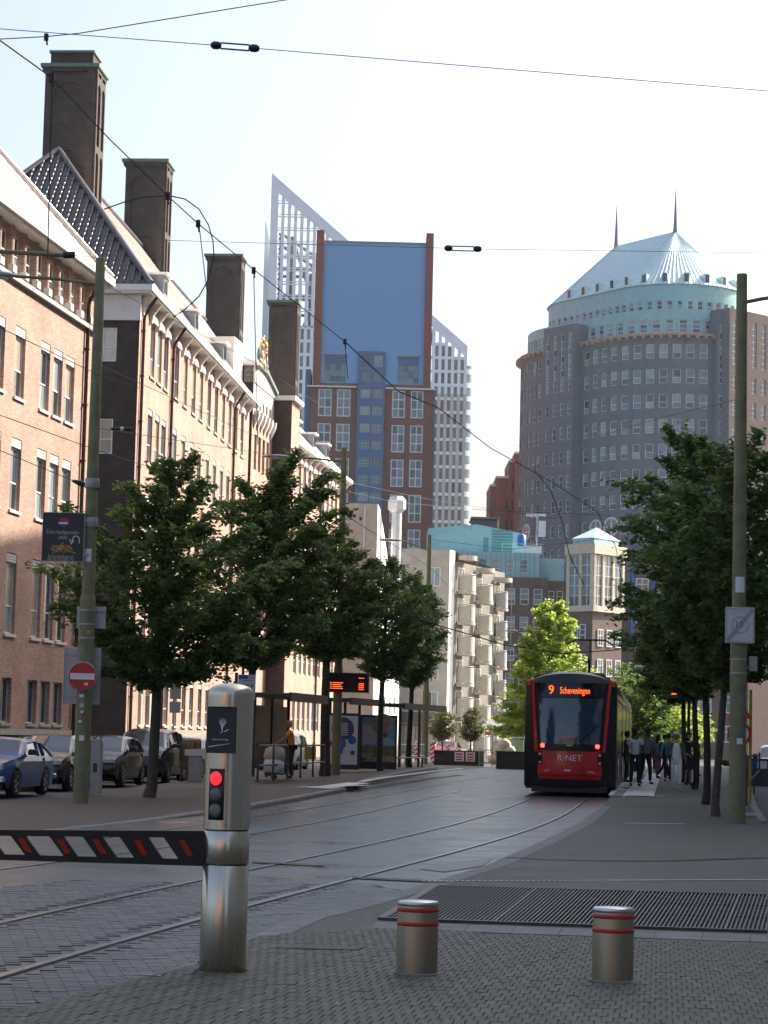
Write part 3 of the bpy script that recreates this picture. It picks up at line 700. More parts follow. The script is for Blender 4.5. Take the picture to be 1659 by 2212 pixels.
MB().use('stone_white').box(-.25,.15,-.3,6,24.35,24.65).box(-3.2,-.4,.6,5.0,23.0,25.6).build('attic_block',bay)
MB().use('cap_green').extr([(CBL*.5,-.3,24.3),(CBL+.1,-.3,23.5),(CBL+.1,-.3,23.75),(CBL*.5,-.3,24.55),(-.1,-.3,24.65),(-.1,-.3,24.4)],(0,.9,0)).build('coping',bay)
CREST=Matrix.Translation((2.0,0,24.35))@Matrix.Diagonal((.62,.62,.66,1))@Matrix.Translation((-3.2,0,-25.1))
m=MB(); rr=random.Random(5)
def blob(mb,c,r,n=7):
    q=[(math.cos(a)*r[0],math.sin(a)*r[1]) for a in [2*math.pi*i/n for i in range(n)]]
    mb.smooth=True
    mb.add([(c[0]+x*s,c[1]+y*s,c[2]+zz*r[2]) for zz,s in ((-1,.1),(-.6,.8),(0,1),(.6,.8),(1,.1)) for x,y in q],[(j*n+i,j*n+(i+1)%n,(j+1)*n+(i+1)%n,(j+1)*n+i) for j in range(4) for i in range(n)]); mb.smooth=False
# shield, two supporters, crown
sh=MB(CREST).use('heraldic'); sx=3.2
sh.extr([(sx-.6,-.45,25.6),(sx+.6,-.45,25.6),(sx+.6,-.45,26.6),(sx+.6,-.45,27.1),(sx-.6,-.45,27.1)],(0,.3,0)); blob(sh,(sx,-.35,25.6),(.6,.3,.5))
sh.use('redband').box(sx-.2,sx+.2,-.5,-.44,26.2,27.3)
for sg in (-1,1):
    sh.use('heraldic'); blob(sh,(sx+sg*1.05,-.3,26.2),(.42,.35,.8)); blob(sh,(sx+sg*.95,-.35,27.2),(.3,.28,.35)); blob(sh,(sx+sg*1.5,-.3,25.7),(.5,.3,.4)); sh.use('cap_green'); blob(sh,(sx+sg*1.75,-.2,26.4),(.22,.2,.7)); sh.use('heraldic'); blob(sh,(sx+sg*2.2,-.3,25.2),(.5,.3,.35)); sh.tube([(sx+sg*.8,-.45,26.4),(sx+sg*.5,-.6,26.9)],.12,6)
sh.use('gold'); sh.lathe([(.45,27.3),(.5,27.5),(.42,27.8)],10,cx=sx,cy=-.3)
for i in range(5): blob(sh,(sx-.4+.2*i,-.3,27.95+.1*(2-abs(2-i))),(.11,.11,.22))
blob(sh,(sx,-.3,28.35),(.14,.14,.16)); sh.build('coat_of_arms',bay)
# ---- projecting stair block and second wing
blk=sub('stair_block',cb_o+Vector((.14*6.9,6.9,0))+Vector((1.2,-.16,0)),cb_r)
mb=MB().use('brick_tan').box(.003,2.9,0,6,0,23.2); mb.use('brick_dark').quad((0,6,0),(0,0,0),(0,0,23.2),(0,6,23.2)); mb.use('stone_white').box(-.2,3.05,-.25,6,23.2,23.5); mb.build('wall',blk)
w2o=Vector((-28.6+.14*151.4,151.4,0)); wg=sub('rear_wing',w2o,math.atan2(1,m2)); k3=1.0098
s_=lambda Y:(Y-151.4)*k3
WL=s_(181.2)
wx=[1.2+i*2.05 for i in range(14)]
holes=[(x,x+1.15,a,b) for x in wx for a,b in LR]
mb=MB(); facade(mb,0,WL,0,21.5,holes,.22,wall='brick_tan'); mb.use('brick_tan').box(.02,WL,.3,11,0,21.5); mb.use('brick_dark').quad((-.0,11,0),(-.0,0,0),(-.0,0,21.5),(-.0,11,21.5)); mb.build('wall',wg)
for x in wx:
    for a,b in LR: window(wg,(x,.09,a),1.15,b-a,(),((b-a)*.36,),.07,panes=('pane_mid','pane_dark','pane_pale'))
    head_stone(wg,x,1.15,20.76); bracket(wg,x+1.6,21.5,.72)
MB().use('gutter_white').box(0,WL+.4,-.55,.3,21.5,21.6).box(0,WL+.5,-.65,-.38,21.6,21.88).build('gutter',wg)
mb=MB().use('roof_tile').quad((0,-.5,e),(WL+.4,-.5,e),(WL-4.5,ry+.4,rz-1.2),(0,ry+.4,rz-1.2)); mb.quad((WL+.4,11,e),(0,11,e),(0,ry+.4,rz-1.2),(WL-4.5,ry+.4,rz-1.2)); mb.poly([(WL+.4,-.5,e),(WL+.4,11,e),(WL-4.5,ry+.4,rz-1.2)]); wr_=mb.build('roof',wg)
for x in (5.5,12,19,25): dormer(wr_,x,.16,ry+.4,e,rz-1.2)
downpipe(wg,18.6,0,21.5)
flatten(lb)
# ================================================================ tower with the white slanted screen (far)
ht=thing('slanted_office_tower','very tall white tower with slanted openwork top behind the blue tower','tower',(0,570,0))
XL,XR=-30.5,20.0
topz=lambda x:143.4-(x-XL)*(43.1/50.46)
fins=[]; n=30; fw=.80; pitch=(XR-XL-1.9)/n
mb=MB().use('hof_white')
mb.extr([(XL,0,0),(XL+1.9,0,0),(XL+1.9,0,topz(XL+1.9)),(XL,0,topz(XL))],(0,1.2,0)); mb.use('hof_side').extr([(XL-1.5,3,0),(XL-.02,3,0),(XL-.02,3,126),(XL-1.5,3,132)],(0,6,0)); mb.build('edge_slab',ht)
for i in range(n):
    x=XL+1.9+(i+1)*pitch-fw
    zt=topz(x)-1.2
    m=MB().use('hof_white').extr([(x,.1,104.0 if i<18 else 92),(x+fw,.1,104.0 if i<18 else 92),(x+fw,.1,topz(x+fw)-2.6),(x,.1,topz(x)-2.6)],(0,1.0,0)); m.build('fin',ht)
MB().use('hof_white').extr([(XL+1.9,.05,topz(XL+1.9)-3.4),(XR,.05,topz(XR)-3.0),(XR,.05,topz(XR)),(XL+1.9,.05,topz(XL+1.9))],(0,1.1,0)).build('slanted_beam',ht)
for z in np.arange(108,139,3.45):
    xe=XL+(143.4-z-1.5)/(43.1/50.46)
    if xe-XL<3: continue
    MB().use('hof_white').box(XL+1.9,min(xe,XR),.4,.8,z,z+.3).box(XL+1.9,min(xe,XR),.4,.8,z+.7,z+.9).build('cross_rail',ht)
# plant structure seen through the screen
mb=MB().use('hof_dark'); mb.box(-19,8,9,22,100,118)
for x,w,z in ((-28.4,.9,129),(-25.6,1.5,128.5),(-23.2,.8,127),(-20.6,1.6,119),(-18.2,1.8,124)): mb.box(x,x+w,6,8,100,z)
for z in (108,113,118,123): mb.box(-28.4,-15,6.5,7.5,z,z+.6)

for x0,z0,x1,z1 in ((-28,104,-28,129),(-25,104,-25,128),(-28,129,-14,120),(-28,126,-14,117),(-25,128,-19,110),(-19,104,-19,124),(-15,104,-15,121),(-28,112,-14,112),(-28,120,-18,120),(-22,104,-16,120),(-16,104,-22,120)): mb.tube([(x0,5,z0),(x1,5,z1)],.42,6)
for z in np.arange(104,129,1.3): mb.box(-28.6,-27.6,4.6,5.4,z,z+.35)
mb.build('plant_frame',ht)
mb=MB().use('hof_white').box(XL+.1,XR-.05,1.2,24,0,91.5); mb.box(XL+.1,9.0,1.2,24,91.5,103.9)
mb.use('hof_beige')
cols=[XL+1.9+(i+1)*pitch-fw for i in range(n)]
for i,x in enumerate(cols):
    zt=103.9 if i<18 else min(topz(x+fw)-2.7,104)
    mb.use('hof_white').box(x,x+fw,0,1.2,84 if i<18 else 88,zt); mb.use('hof_beige').box(x,x+fw,.0,1.2,0,84 if i<18 else 88)
for z in np.arange(31.2,104,3.45): mb.use('hof_white').box(XL+1.9,min(XR-.02,XL+(143.4-z-4.2)/(43.1/50.46)),.1,1.2,z,z+.75)
mb.build('tower_body',ht)
cnt=0
for i in range(n):
    x0=XL+1.9+i*pitch; w=pitch-fw
    for z in np.arange(31.2+.75,103,3.45):
        if z+2.7>topz(x0+w)-3.2: continue
        vx=x0+w/2
        if -11.6<vx*340/570*1.0<6.9 and z<100: continue      # wholly behind the blue tower
        if cnt>285: continue
        cnt+=1
        link('window',panemesh(w,2.7,wr.choice(('pane_sky','pane_mid','pane_sky') if x0<0 else ('pane_mid','pane_dark','pane_mid','pane_sky'))),ht,(x0,.75,z))
# rounded glass corner on the right
mb=MB().use('pane_sky').lathe([(3.2,28),(3.2,95.5)],14,a0=R(-88),a1=R(80),cx=XR-1.4,cy=4.2); mb.use('hof_white')
for z in np.arange(31.2,96,3.45): mb.lathe([(3.2,z),(3.26,z),(3.26,z+1.3),(3.2,z+1.3)],14,a0=R(-88),a1=R(80),cx=XR-1.4,cy=4.2,smooth=False)
mb.box(XR-1.4,XR+1.7,4.2,20,28,95.5)
mb.build('glass_corner',ht)
MB().use('hof_white').tube([(9.0,6,100),(9.0,6,111.5)],.25,6).tube([(10.8,6,104),(10.8,6,113)],.12,6).tube([(9.8,6,104),(9.8,6,112)],.12,6).box(8.6,10,5,7,108,110).build('roof_mast',ht)
# ================================================================ blue and red brick tower
HX,HY=-2.35,340
hel=thing('blue_topped_tower','brick tower with a large plain blue upper wall between two red piers','tower',(HX,HY,0))
q=lambda x:x-HX
rows=[(49.28,53.4),(44.1,48.2),(38.9,43.0),(33.6,37.75),(28.4,32.55),(23.2,27.3)]
wc=[(-10.25,-8.25),(-7.46,-5.42),(.82,2.75),(3.61,5.5)]
holes=[(q(a),q(b),c,d) for a,b in wc for c,d in rows]+[(q(-9.4),q(-6.2),54.5,58.35),(q(1.55),q(4.72),54.5,58.35)]
bayz=[(c,c+1.38) for c in [52.12-2.59*i for i in range(12)]]+[(56.85,58.68),(54.6,56.2)]
bh=[(q(a),q(b),c,d) for a,b in ((-3.9,-2.5),(-2.08,-.67)) for c,d in bayz]
mb=MB(); facade(mb,q(-11.5),q(7.1),0,53.75,[h for h in holes if h[3]<54],.25,wall='brick_red'); mb.use('brick_red').box(q(-11.5)+.01,q(7.1)-.01,.4,16,0,53.75)
mb.use('brick_red').box(q(-10.5),q(5.9),-.15,.2,53.75,54.3); mb.build('wall',hel)
mb=MB(); facade(mb,q(-10.0),q(5.4),54.3,75.7,[h for h in holes if h[3]>54],.3,wall='blue_panel'); mb.use('blue_panel').box(q(-10),q(5.4),.4,15,54.3,75.7)
mb.use('lead').box(q(-10),q(5.4),-.1,.6,75.7,76.0); up=mb.build('blue_wall',hel)
m=MB().use('blue_frame')
for x in np.arange(-9.7,5.3,.62): MB().use('blue_panel').box(q(x),q(x)+.05,-.035,.003,59.4,75.4).build('standing_seam',up)
MB().use('brick_red2').box(q(-11.15),q(-10.0),-.5,14,53.9,77.5).build('pier',hel); MB().use('brick_red2').box(q(5.4),q(6.5),-.5,14,53.9,77.4).build('pier',hel)
mb=MB(); facade(mb,q(-4.4),q(-.3),0,59.2,bh,.2,y=-.45,wall='blue_frame'); mb.use('blue_frame').box(q(-4.4)+.01,q(-.3)-.01,-.2,.4,0,59.2); mb.build('glazed_bay',hel)
for a,b,c,d in bh: window(hel,(a,-.32,c),b-a,d-c,((b-a)/3,(b-a)*2/3),((d-c)/3,(d-c)*2/3) if d<54 else ((d-c)/4,(d-c)/2,(d-c)*.75),.05,'frame_grey' if d<54 else 'blue_frame',panes=('pane_sky','pane_sky','pane_pale') if wr.random()<.6 else ('pane_mid','pane_sky'),sub=False)
for a,b,c,d in holes:
    w,h=b-a,d-c
    if d<54: window(hel,(a,.08,c),w,h,(w/2,),(h/3,h*2/3),.16,panes=('pane_sky','pane_mid','pane_sky'),bar=.13)
    else:
        window(hel,(a,.12,c),w,h-1.1,(w/4,w/2,w*.75),((h-1.1)/3,(h-1.1)*2/3),.07,'blue_frame',panes=('pane_sky','pane_sky','pane_mid')); MB().use('blue_frame').box(a,b,.1,.3,d-1.1,d).build('louvre',hel); MB().use('lead').box(a-.2,b+.2,-.35,.05,d+.15,d+.3).build('canopy',hel)
MB().use('stone_white').box(q(-12.0),q(-4.6),-.55,.3,53.62,53.85).build('ledge',hel); MB().use('stone_white').box(q(-.2),q(7.3),-.55,.3,53.55,53.78).build('ledge',hel)
MB().use('blue_frame').box(q(-12.3),q(-11.5),.5,8,0,56.4).build('side_bay',hel); MB().use('blue_frame').box(q(7.1),q(7.3),.3,.7,0,53.5).build('downpipe',hel)
# ================================================================ round brick tower with the pale copper roof
C1=Vector((42.3,335.0)); axis=Vector((-7.2,10.5)).normalized(); LEN=13.5; C2=C1+axis*LEN; RB=14.3; RD=10.2
mz=thing('round_office_tower','round grey brick tower with pale turquoise roof and two spires','tower',(C1.x,C1.y,0))
nrm=Vector((-axis.y,axis.x)); 
if nrm.y>0: nrm=-nrm
a_n=math.atan2(nrm.y,nrm.x)      # direction facing the camera side
def stad(u,r):
    """point on the stadium outline; u in metres along it, 0 at the join of the near arc with the straight side, negative along the straight side to the far arc"""
    if -LEN<=u<=0: b=nrm*r+axis*(-u); t=a_n; return b,t
    if u>0: t=a_n+u/r; return Vector((math.cos(t),math.sin(t)))*r,t
    t=a_n+(u+LEN)/r; return axis*LEN+Vector((math.cos(t),math.sin(t)))*r,t
def fnr(r):
    def f(x,y,z):
        p,t=stad(x,r); d=Vector((math.cos(t),math.sin(t))); p=p-d*y; return (p.x,p.y,z)
    return f
fb=fnr(RB); fd=fnr(RD)
u0,u1=-LEN-44,44.
rowz=[(56.1,58.15)]+[(56.1-3.57*i,58.15-3.57*i) for i in range(1,8)]
ucols=[.4+1.92*i for i in range(-2,15)]+[-LEN-.9-1.35*i for i in range(9)]
holes=[(u,u+1.22 if u>-5 else u+.95,a,b) for u in ucols for a,b in rowz]
mb=MB(); facade(mb,u0,u1,0,59.4,holes,.3,fn=fb,wall='brick_grey')
mb.build('wall',mz)
def ringwin(parent,u,w,z0,h,f,r,zs=(),xs=(),panes=('pane_sky','pane_mid','pane_pale'),y=.16,ft=.1,sub=True):
    p=f(u,y,z0); _,t=stad(u+w/2,r); p2=f(u+w,y,z0); ang=math.atan2(p2[1]-p[1],p2[0]-p[0])
    return window(parent,p,math.hypot(p2[0]-p[0],p2[1]-p[1]),h,xs,zs,ft,panes=panes,rz=ang,sub=sub)
cnt=0
for u,v,a,b in holes:
    if cnt>290 or not (-LEN-14<u<24): continue
    cnt+=1; ringwin(mz,u,v-u,a,b-a,fb,RB,zs=((b-a)*.42,))
# ring with windows above the orange cornice (turquoise), round windows below
def ringband(r,z0,z1,m,name,parent=mz,a=u0,b=u1,rin=None,hs=(),dep=.25):
    mb=MB(); facade(mb,a,b,z0,z1,list(hs),dep,fn=fnr(r),wall=m)
    if rin is not None:
        f1,f2=fnr(r),fnr(rin); n=60
        for i in range(n):
            s,t=a+(b-a)*i/n,a+(b-a)*(i+1)/n; s2,t2=s,t
            mb.quad(f1(s,0,z1),f1(t,0,z1),f1(t,r-rin,z1),f1(s,r-rin,z1)); mb.quad(f1(t,0,z0),f1(s,0,z0),f1(s,r-rin,z0),f1(t,r-rin,z0))
    return mb.build(name,parent)
ringband(RB+.35,59.35,59.7,'orange_stone','cornice',rin=RB-1.5)
for i in range(40):
    u=-LEN-16+i*1.25
    if u>24: break
    p=fnr(RB+.28)(u,0,58.9); _,t=stad(u,RB); o=link('corbel',_pm.setdefault('corb',MB().use('orange_stone').box(-.2,.2,-.5,.3,0,.5).mesh('corbel')),mz,p,t+R(90))
th=[(u,u+1.2 if u>-5 else u+.95,59.95,61.85) for u in ucols]
R2=RB-1.0
ringband(R2,59.75,63.3,'teal','turquoise_band',rin=RD-.5,hs=th)
for u,v,a,b in th:
    if -LEN-14<u<22: ringwin(mz,u,v-u,a,b-a,fnr(R2),R2,zs=(.65,1.3))
dh=[(u,u+.85,63.9,65.2) for u in [-LEN-12+1.5*i for i in range(30)] ]
ringband(RD,63.3,67.6,'teal','drum',hs=dh,a=-LEN-32,b=32)
for u,v,a,b in dh:
    if -LEN-10<u<20: ringwin(mz,u,v-u,a,b-a,fd,RD,zs=(.65,),panes=('pane_mid','pane_pale','pane_dark'))
# seams of the copper cladding
# roof: cones about the two apexes and planes between
roofm=MB().use('teal_roof'); ap=lambda z:(0,0,z)
N=120; fr=fnr(RD+.25); zA=77.6; seg=[]
tot0,tot1=-LEN-math.pi*(RD+.25),math.pi*(RD+.25)
rf=RD+.25
def outl(u):
    p,t=stad(u,rf); return p
us=np.linspace(-LEN-math.pi*rf,math.pi*rf,N)
for a,b in zip(us[:-1],us[1:]):
    p,q_=outl(a),outl(b)
    def apex(u): return (0,0) if u>=0 else ((axis.x*LEN,axis.y*LEN) if u<=-LEN else (axis.x*-u,axis.y*-u))
    A_,B_=apex(a),apex(b)
    roofm.add([(p.x,p.y,67.6),(q_.x,q_.y,67.6),(B_[0],B_[1],zA),(A_[0],A_[1],zA)],[(0,1,2,3)])
p,q_=outl(us[0]),outl(us[-1])
roofm.add([(p.x,p.y,67.6),(q_.x,q_.y,67.6),(0,0,zA),(axis.x*LEN,axis.y*LEN,zA)],[(0,3,2,1)])
rfo=roofm.build('roof',mz)
for i,u in enumerate(np.linspace(-LEN-14,20,64)):
    p=outl(u); A_=(0,0) if u>=0 else ((axis.x*LEN,axis.y*LEN) if u<=-LEN else (axis.x*-u,axis.y*-u))
    a,b=Vector((p.x,p.y,67.62)),Vector((A_[0],A_[1],zA)); MB().use('teal_roof').tube([a,a+(b-a)*.985],.05,4).build('standing_seam',rfo)
for u in [-LEN+1+3.3*i for i in range(11)]:
    p=Vector((*outl(u),67.6)); A_=Vector((*( (0,0) if u>=0 else (axis.x*-u,axis.y*-u)),zA)); d=(A_-p).normalized(); hd=Vector((d.x,d.y,0)).normalized(); sd_=Vector((-hd.y,hd.x,0))
    b0=p+hd*.5; w=sd_*.42
    zt=Vector((0,0,1.75)); sl2=d*2.3+hd*.5
    m=MB().use('teal_roof').add([b0-w,b0+w,b0+w+zt,b0-w+zt,p+sl2-w,p+sl2+w],[(0,1,2,3),(3,2,5,4),(0,3,4),(1,5,2)]); m.use('pane_dark'); o_=-hd*.03; m.quad(b0-w*.75+o_+Vector((0,0,.3)),b0+w*.75+o_+Vector((0,0,.3)),b0+w*.75+o_+zt*.9,b0-w*.75+o_+zt*.9); m.build('dormer',rfo)
for c in ((0,0),(axis.x*LEN,axis.y*LEN)): MB().use('lead').tube([(c[0],c[1],zA-.6),(c[0],c[1],zA+.6),(c[0],c[1],zA+6.4)],[.42,.3,.04],8).build('spire',mz)
# flat pier on the camera side with four window columns
def pier(name,uc,w,out,ztop,cols,tall,lit=False):
    p,t=stad(uc,RB+out); e_=link('frame',None,None,(C1.x+p.x,C1.y+p.y,0),t+R(90)); FLAT.append(e_)
    hs=[]
    for i in range(cols):
        x=-w/2+.55+i*(w-1.1-.75)/(max(1,cols-1)); 
        hs.append((x,x+.8,54.6,61.0))
        for j in range(1,9): hs.append((x,x+.8,52.55-3.57*(j-1)-.02,54.4-3.57*(j-1)-.02))
    mb=MB(); facade(mb,-w/2,w/2,0,ztop,hs,.2,wall='brick_grey'); mb.use('brick_grey').quad((-w/2,0,0),(-w/2,0,ztop),(-w/2,4,ztop),(-w/2,4,0)); mb.quad((w/2,0,0),(w/2,4,0),(w/2,4,ztop),(w/2,0,ztop)); mb.quad((-w/2,0,ztop),(w/2,0,ztop),(w/2,4,ztop),(-w/2,4,ztop)); mb.build(name,e_)
    for a,b,c,d in hs: window(e_,(a,.1,c),b-a,d-c,(),tuple((d-c)*(k+1)/(6 if d-c>4 else 2) for k in range(5 if d-c>4 else 1)),.09,sub=(d-c)>4,panes=('pane_sky','pane_mid','pane_pale'))
pier('pier',-7.4,7.0,1.6,62.3,4,True)
pier('pier',20.2,2.4,1.0,62.9,1,True)
flatten(mz)
# wing on the right, turned to the grazing sun, sunlight browned into its front
wo=Vector((48.2,319.6,0)); wing=link('frame',None,None,wo,math.atan2(.66,.75)); FLAT.append(wing)
hs=[]
for i in range(8):
    x=.55+i*2.15
    hs.append((x,x+1.1,55.3,61.9))
    for j in range(9): hs.append((x,x+1.1,51.6-3.57*j,53.9-3.57*j))
mb=MB(); facade(mb,0,20,0,63.3,hs,.3,wall='brick_brown'); mb.use('brick_grey').quad((0,0,0),(0,0,63.3),(0,8,63.3),(0,8,0)); mb.use('brick_brown').quad((0,0,63.3),(20,0,63.3),(20,8,63.3),(0,8,63.3)); mb.build('wing_wall',wing)
for a,b,c,d in hs: window(wing,(a,.15,c),b-a,d-c,((b-a)/2,),tuple((d-c)*(k+1)/(7 if d-c>4 else 3) for k in range(6 if d-c>4 else 2)),.1,sub=False,panes=('pane_mid','pane_dark'))
flatten(mz)
# round windows low on the body
for px,py,r_ in ((1288,1142,20),(1322,1138,21),(1388,1137,20),(1138,1150,18)):
    Y=325 if px>1200 else 331
    p=at(px,py,Y); rel=Vector((p.x-C1.x,p.y-C1.y)); 
    # drop onto the wall: nearest outline point seen from the camera
    best=min(((abs((C1.x+stad(u,RB)[0].x)/(C1.y+stad(u,RB)[0].y)-p.x/p.y),u) for u in np.arange(-LEN-16,24,.1) if (C1.y+stad(u,RB)[0].y)<346))[1]
    w=fb(best,-.04,0); t=stad(best,RB)[1]; zz=H+(p.z-H)*(C1.y+w[1])/Y; rad=r_*(C1.y+w[1])/F
    o=link('round_window',None,mz,(w[0],w[1],zz),t+R(90))
    m=MB(Matrix.Rotation(R(90),4,'X')).use('frame_white').lathe([(rad,-.02),(rad,.12),(rad-.2,.12),(rad-.2,-.02)],28,smooth=False); m.box(-.07,.07,-rad+.1,rad-.1,0,.09); m.box(-rad+.1,rad-.1,-.07,.07,0,.085); m.build('frame',o)
    MB(Matrix.Rotation(R(90),4,'X')).use('pane_sky').disc((0,0,.03),rad-.15,(0,0,1),28).build('pane',o)
# ================================================================ red fin building, dark block
rf_=thing('red_brick_tower','stepped red brick tower seen just left of the round tower','tower',(20,382,0))
for i,(a,b,z,y) in enumerate(((17.75,18.7,44.0,0),(18.7,20.7,45.3,-1),(20.7,21.6,47.9,-2),(21.6,24.5,49.2,-3))):
    MB().use('brick_red2').box(a-20,b-20,y,y+14,0,z).use('stone_white').box(a-20.1,b-19.9,y-.2,y+14,z,z+.35).build('brick_fin',rf_)
    for zz in np.arange(30,z-3,3.3): MB().use('pane_dark').box(b-20.35,b-20.1,y-.02,y+.05,zz,zz+1.6).build('window',rf_)
db=thing('dark_flat_block','small dark flat-roofed block left of the red tower','building',(15.5,372,0))
p0,p1=at(1020,1120,372),at(1058,1150,372)
MB().use('dark_block').bbox(p0.x-15.5,p1.x-15.5+1.5,0,9,0,p0.z,.3).build('wall',db); MB().use('lead').box(p0.x-15.7,p1.x-15.3+1.5,-.2,9.2,p0.z,p0.z+.3).build('parapet',db)
# ================================================================ brown brick block with turquoise storey and white corner tower
bb=thing('brown_brick_block','brown brick block with turquoise metal top storeys behind the bright green tree','building',(0,260,0))
cols=[14.14+1.54*i for i in range(-1,5)]
holes=[(x,x+1.0,z,z+1.84) for x in cols[1:4] for z in (17.0-3.2*i for i in range(5))]+[(x,x+1.0,z,z+1.84) for x in (10.9,12.4) for z in (17.0-3.2*i for i in range(5))]
mb=MB(); facade(mb,5,18.75,0,20.1,holes,.25,wall='brick_brown'); mb.use('brick_brown').box(5.01,18.74,.4,14,0,20.1)
mb.quad((18.75,0,0),(18.75,14,0),(18.75,14,20.1),(18.75,0,20.1)); mb.use('brick_brown').box(18.76,23.0,3.2,14,0,20.0); mb.build('wall',bb)
for a,b,c,d in holes: window(bb,(a,.1,c),b-a,d-c,(),((d-c)/3,(d-c)*2/3),.09,panes=('pane_sky','pane_mid','pane_pale'))
for x in (19.1,20.1,21.6):
    for z in (17.0,13.8,10.6,7.4): window(bb,(x,3.1,z),.7,1.84,(),(.6,1.2),.08,panes=('pane_mid','pane_dark'))
th=[(x,x+.95,20.6,22.2) for x in (10.9,12.4,14.0,15.6)]
mb=MB(); facade(mb,5.0,17.9,19.9,22.95,th,.2,y=.5,wall='teal'); mb.use('teal').box(5.01,17.9,.8,14,19.9,22.95); mb.quad((17.9,.5,19.9),(17.9,14,19.9),(17.9,14,22.95),(17.9,.5,22.95)); mb.box(17.92,20.9,3.4,12,20.0,22.6); mb.build('turquoise_storey',bb)
for a,b,c,d in th: window(bb,(a,.6,c),b-a,d-c,(),(.5,1.0),.07,panes=('pane_sky',))
for x in np.arange(5.2,17.9,.55): MB().use('teal_dark').box(x,x+.05,.46,.503,20.1,22.95).build('standing_seam',bb)
mb=MB().use('teal'); mb.extr([(5.2,5,22.0),(17.4,5,22.0),(15.9,5,25.6),(10.8,5,26.5),(5.2,5,25.9)],(0,9,0)); mb.build('plant_room',bb)
for i in range(8): MB().use('teal_dark').box(12.6,15.0,4.9,5.0,23.3+i*.34,23.3+i*.34+.2).build('louvre_blade',bb)
MB().use('teal_dark').box(11.6,12.2,4.93,5.0,23.0,25.0).build('door',bb)
m=MB().use('metal_white')
for x in np.arange(13.6,18.4,1.2): m.tube([(x,.9,22.95),(x,.9,24.0)],.03,5)
m.tube([(13.6,.9,24.0),(18.4,.9,24.0)],.03,5).tube([(13.6,.9,23.5),(18.4,.9,23.5)],.02,5); m.build('railing',bb)
m=MB().use('metal_white').box(16.2,18.2,2,3,23.0,23.9).tube([(17.6,2,23),(17.6,2,27.6)],.06,6).box(16.3,18.6,1.9,2.1,27.3,27.6).box(17.8,18.6,1.9,2.3,25,26.8); m.use('blue_accent').lathe([(0.5,23.9),(.5,25.1),(0.02,25.3)],10,cx=15.9,cy=2.5); m.build('roof_plant',bb)
# corner tower
ct=thing('white_corner_tower','cream framed glass corner tower with a flat turquoise roof left of the dark tree','tower',(23.25,252.2,0))
ez=22.4
# left face runs back-left, right face back-right
dl=Vector((-2.6,2.6,0)).normalized(); dr=Vector((3.7,4.6,0)).normalized(); Ll,Lr=3.6,6.0
def facewall(d,L,lefty,npan):
    o=Vector((0,0,0)); m=MB().use('stone_cream'); nv=Vector((d.y,-d.x,0)) 
    if nv.y>0: nv=-nv
    cs=[0,L]; bay_=L/npan
    for i in range(npan+1):
        c=d*(bay_*i); w=.42
        p=[c-d*w/2-nv*.3,c+d*w/2-nv*.3,c+d*w/2+nv*.1,c-d*w/2+nv*.1]
        m.extr([Vector((v.x,v.y,16.6)) for v in p],(0,0,ez-16.6))
    for z0,z1,out in ((ez-.02,ez+1.1,.35),(16.0,16.6,.25)):
        p=[-d*.3-nv*.5,d*(L+.3)-nv*.5,d*(L+.3)+nv*out,-d*.3+nv*out]; m.extr([Vector((v.x,v.y,z0)) for v in p],(0,0,z1-z0))
    m.build('frame',ct)
    for i in range(npan):
        for j in range(5):
            a=d*(bay_*i+.21); b=d*(bay_*(i+1)-.21); z0=16.65+j*1.13; z1=z0+1.1
            for k in range(2):
                A_=a.lerp(b,k*.5+.02); B_=a.lerp(b,k*.5+.48)
                MB().use('pane_sky' if (j>2 or lefty) and j>0 else 'pane_mid').extr([A_-nv*.08,B_-nv*.08,B_-nv*.12,A_-nv*.12],(0,0,z1-z0)).build('pane',ct,(0,0,z0))
    m=MB().use('frame_white')
    for i in range(npan):
        a=d*(bay_*i+.21); b=d*(bay_*(i+1)-.21)
        for j in range(6): m.extr([a-nv*.02+Vector((0,0,16.6+j*1.13)),b-nv*.02+Vector((0,0,16.6+j*1.13)),b-nv*.02+Vector((0,0,16.66+j*1.13)),a-nv*.02+Vector((0,0,16.66+j*1.13))],-nv*.12)
        c=(a+b)/2; m.extr([c-d*.04-nv*.02,c+d*.04-nv*.02,c+d*.04-nv*.14,c-d*.04-nv*.14],(0,0,5.7)) if 0 else m.extr([Vector((v.x,v.y,16.6)) for v in (c-d*.04-nv*.14,c+d*.04-nv*.14,c+d*.04-nv*.02,c-d*.04-nv*.02)],(0,0,5.7))
    m.build('glazing_bars',ct)
facewall(dl,Ll,True,2); facewall(dr,Lr,False,3)
far=dl*Ll+dr*Lr
mb=MB().use('brick_brown').prism([(v.x,v.y) for v in (Vector((0,.1,0)),dr*(Lr-.1),far,dl*(Ll-.1))],0,16.0); mb.build('brick_base',ct)
mb=MB().use('hof_dark').prism([(v.x,v.y) for v in (Vector((0,.7,0)),dr*(Lr-.5)+Vector((-.4,.4,0)),far+Vector((0,-1,0)),dl*(Ll-.5)+Vector((.3,.4,0)))],16.6,ez); mb.build('interior',ct)
cpt=(dl*Ll+dr*Lr)/2
mb=MB().use('teal_roof'); base=[Vector((0,0,0))-(cpt.normalized()*-.0),dr*Lr,far,dl*Ll]; 
B_=[cpt+(v-cpt)*.86+Vector((0,0,ez+1.1)) for v in base]; T_=[v+Vector((0,0,.7)) for v in B_]
mb.use('teal')
for i in range(4): mb.quad(B_[i],B_[(i+1)%4],T_[(i+1)%4],T_[i])
mb.use('teal_roof'); E_=[cpt+(v-cpt)*.9+Vector((0,0,ez+1.8)) for v in base]
for i in range(4): mb.poly([E_[i],E_[(i+1)%4],cpt+Vector((0,0,ez+3.2))])
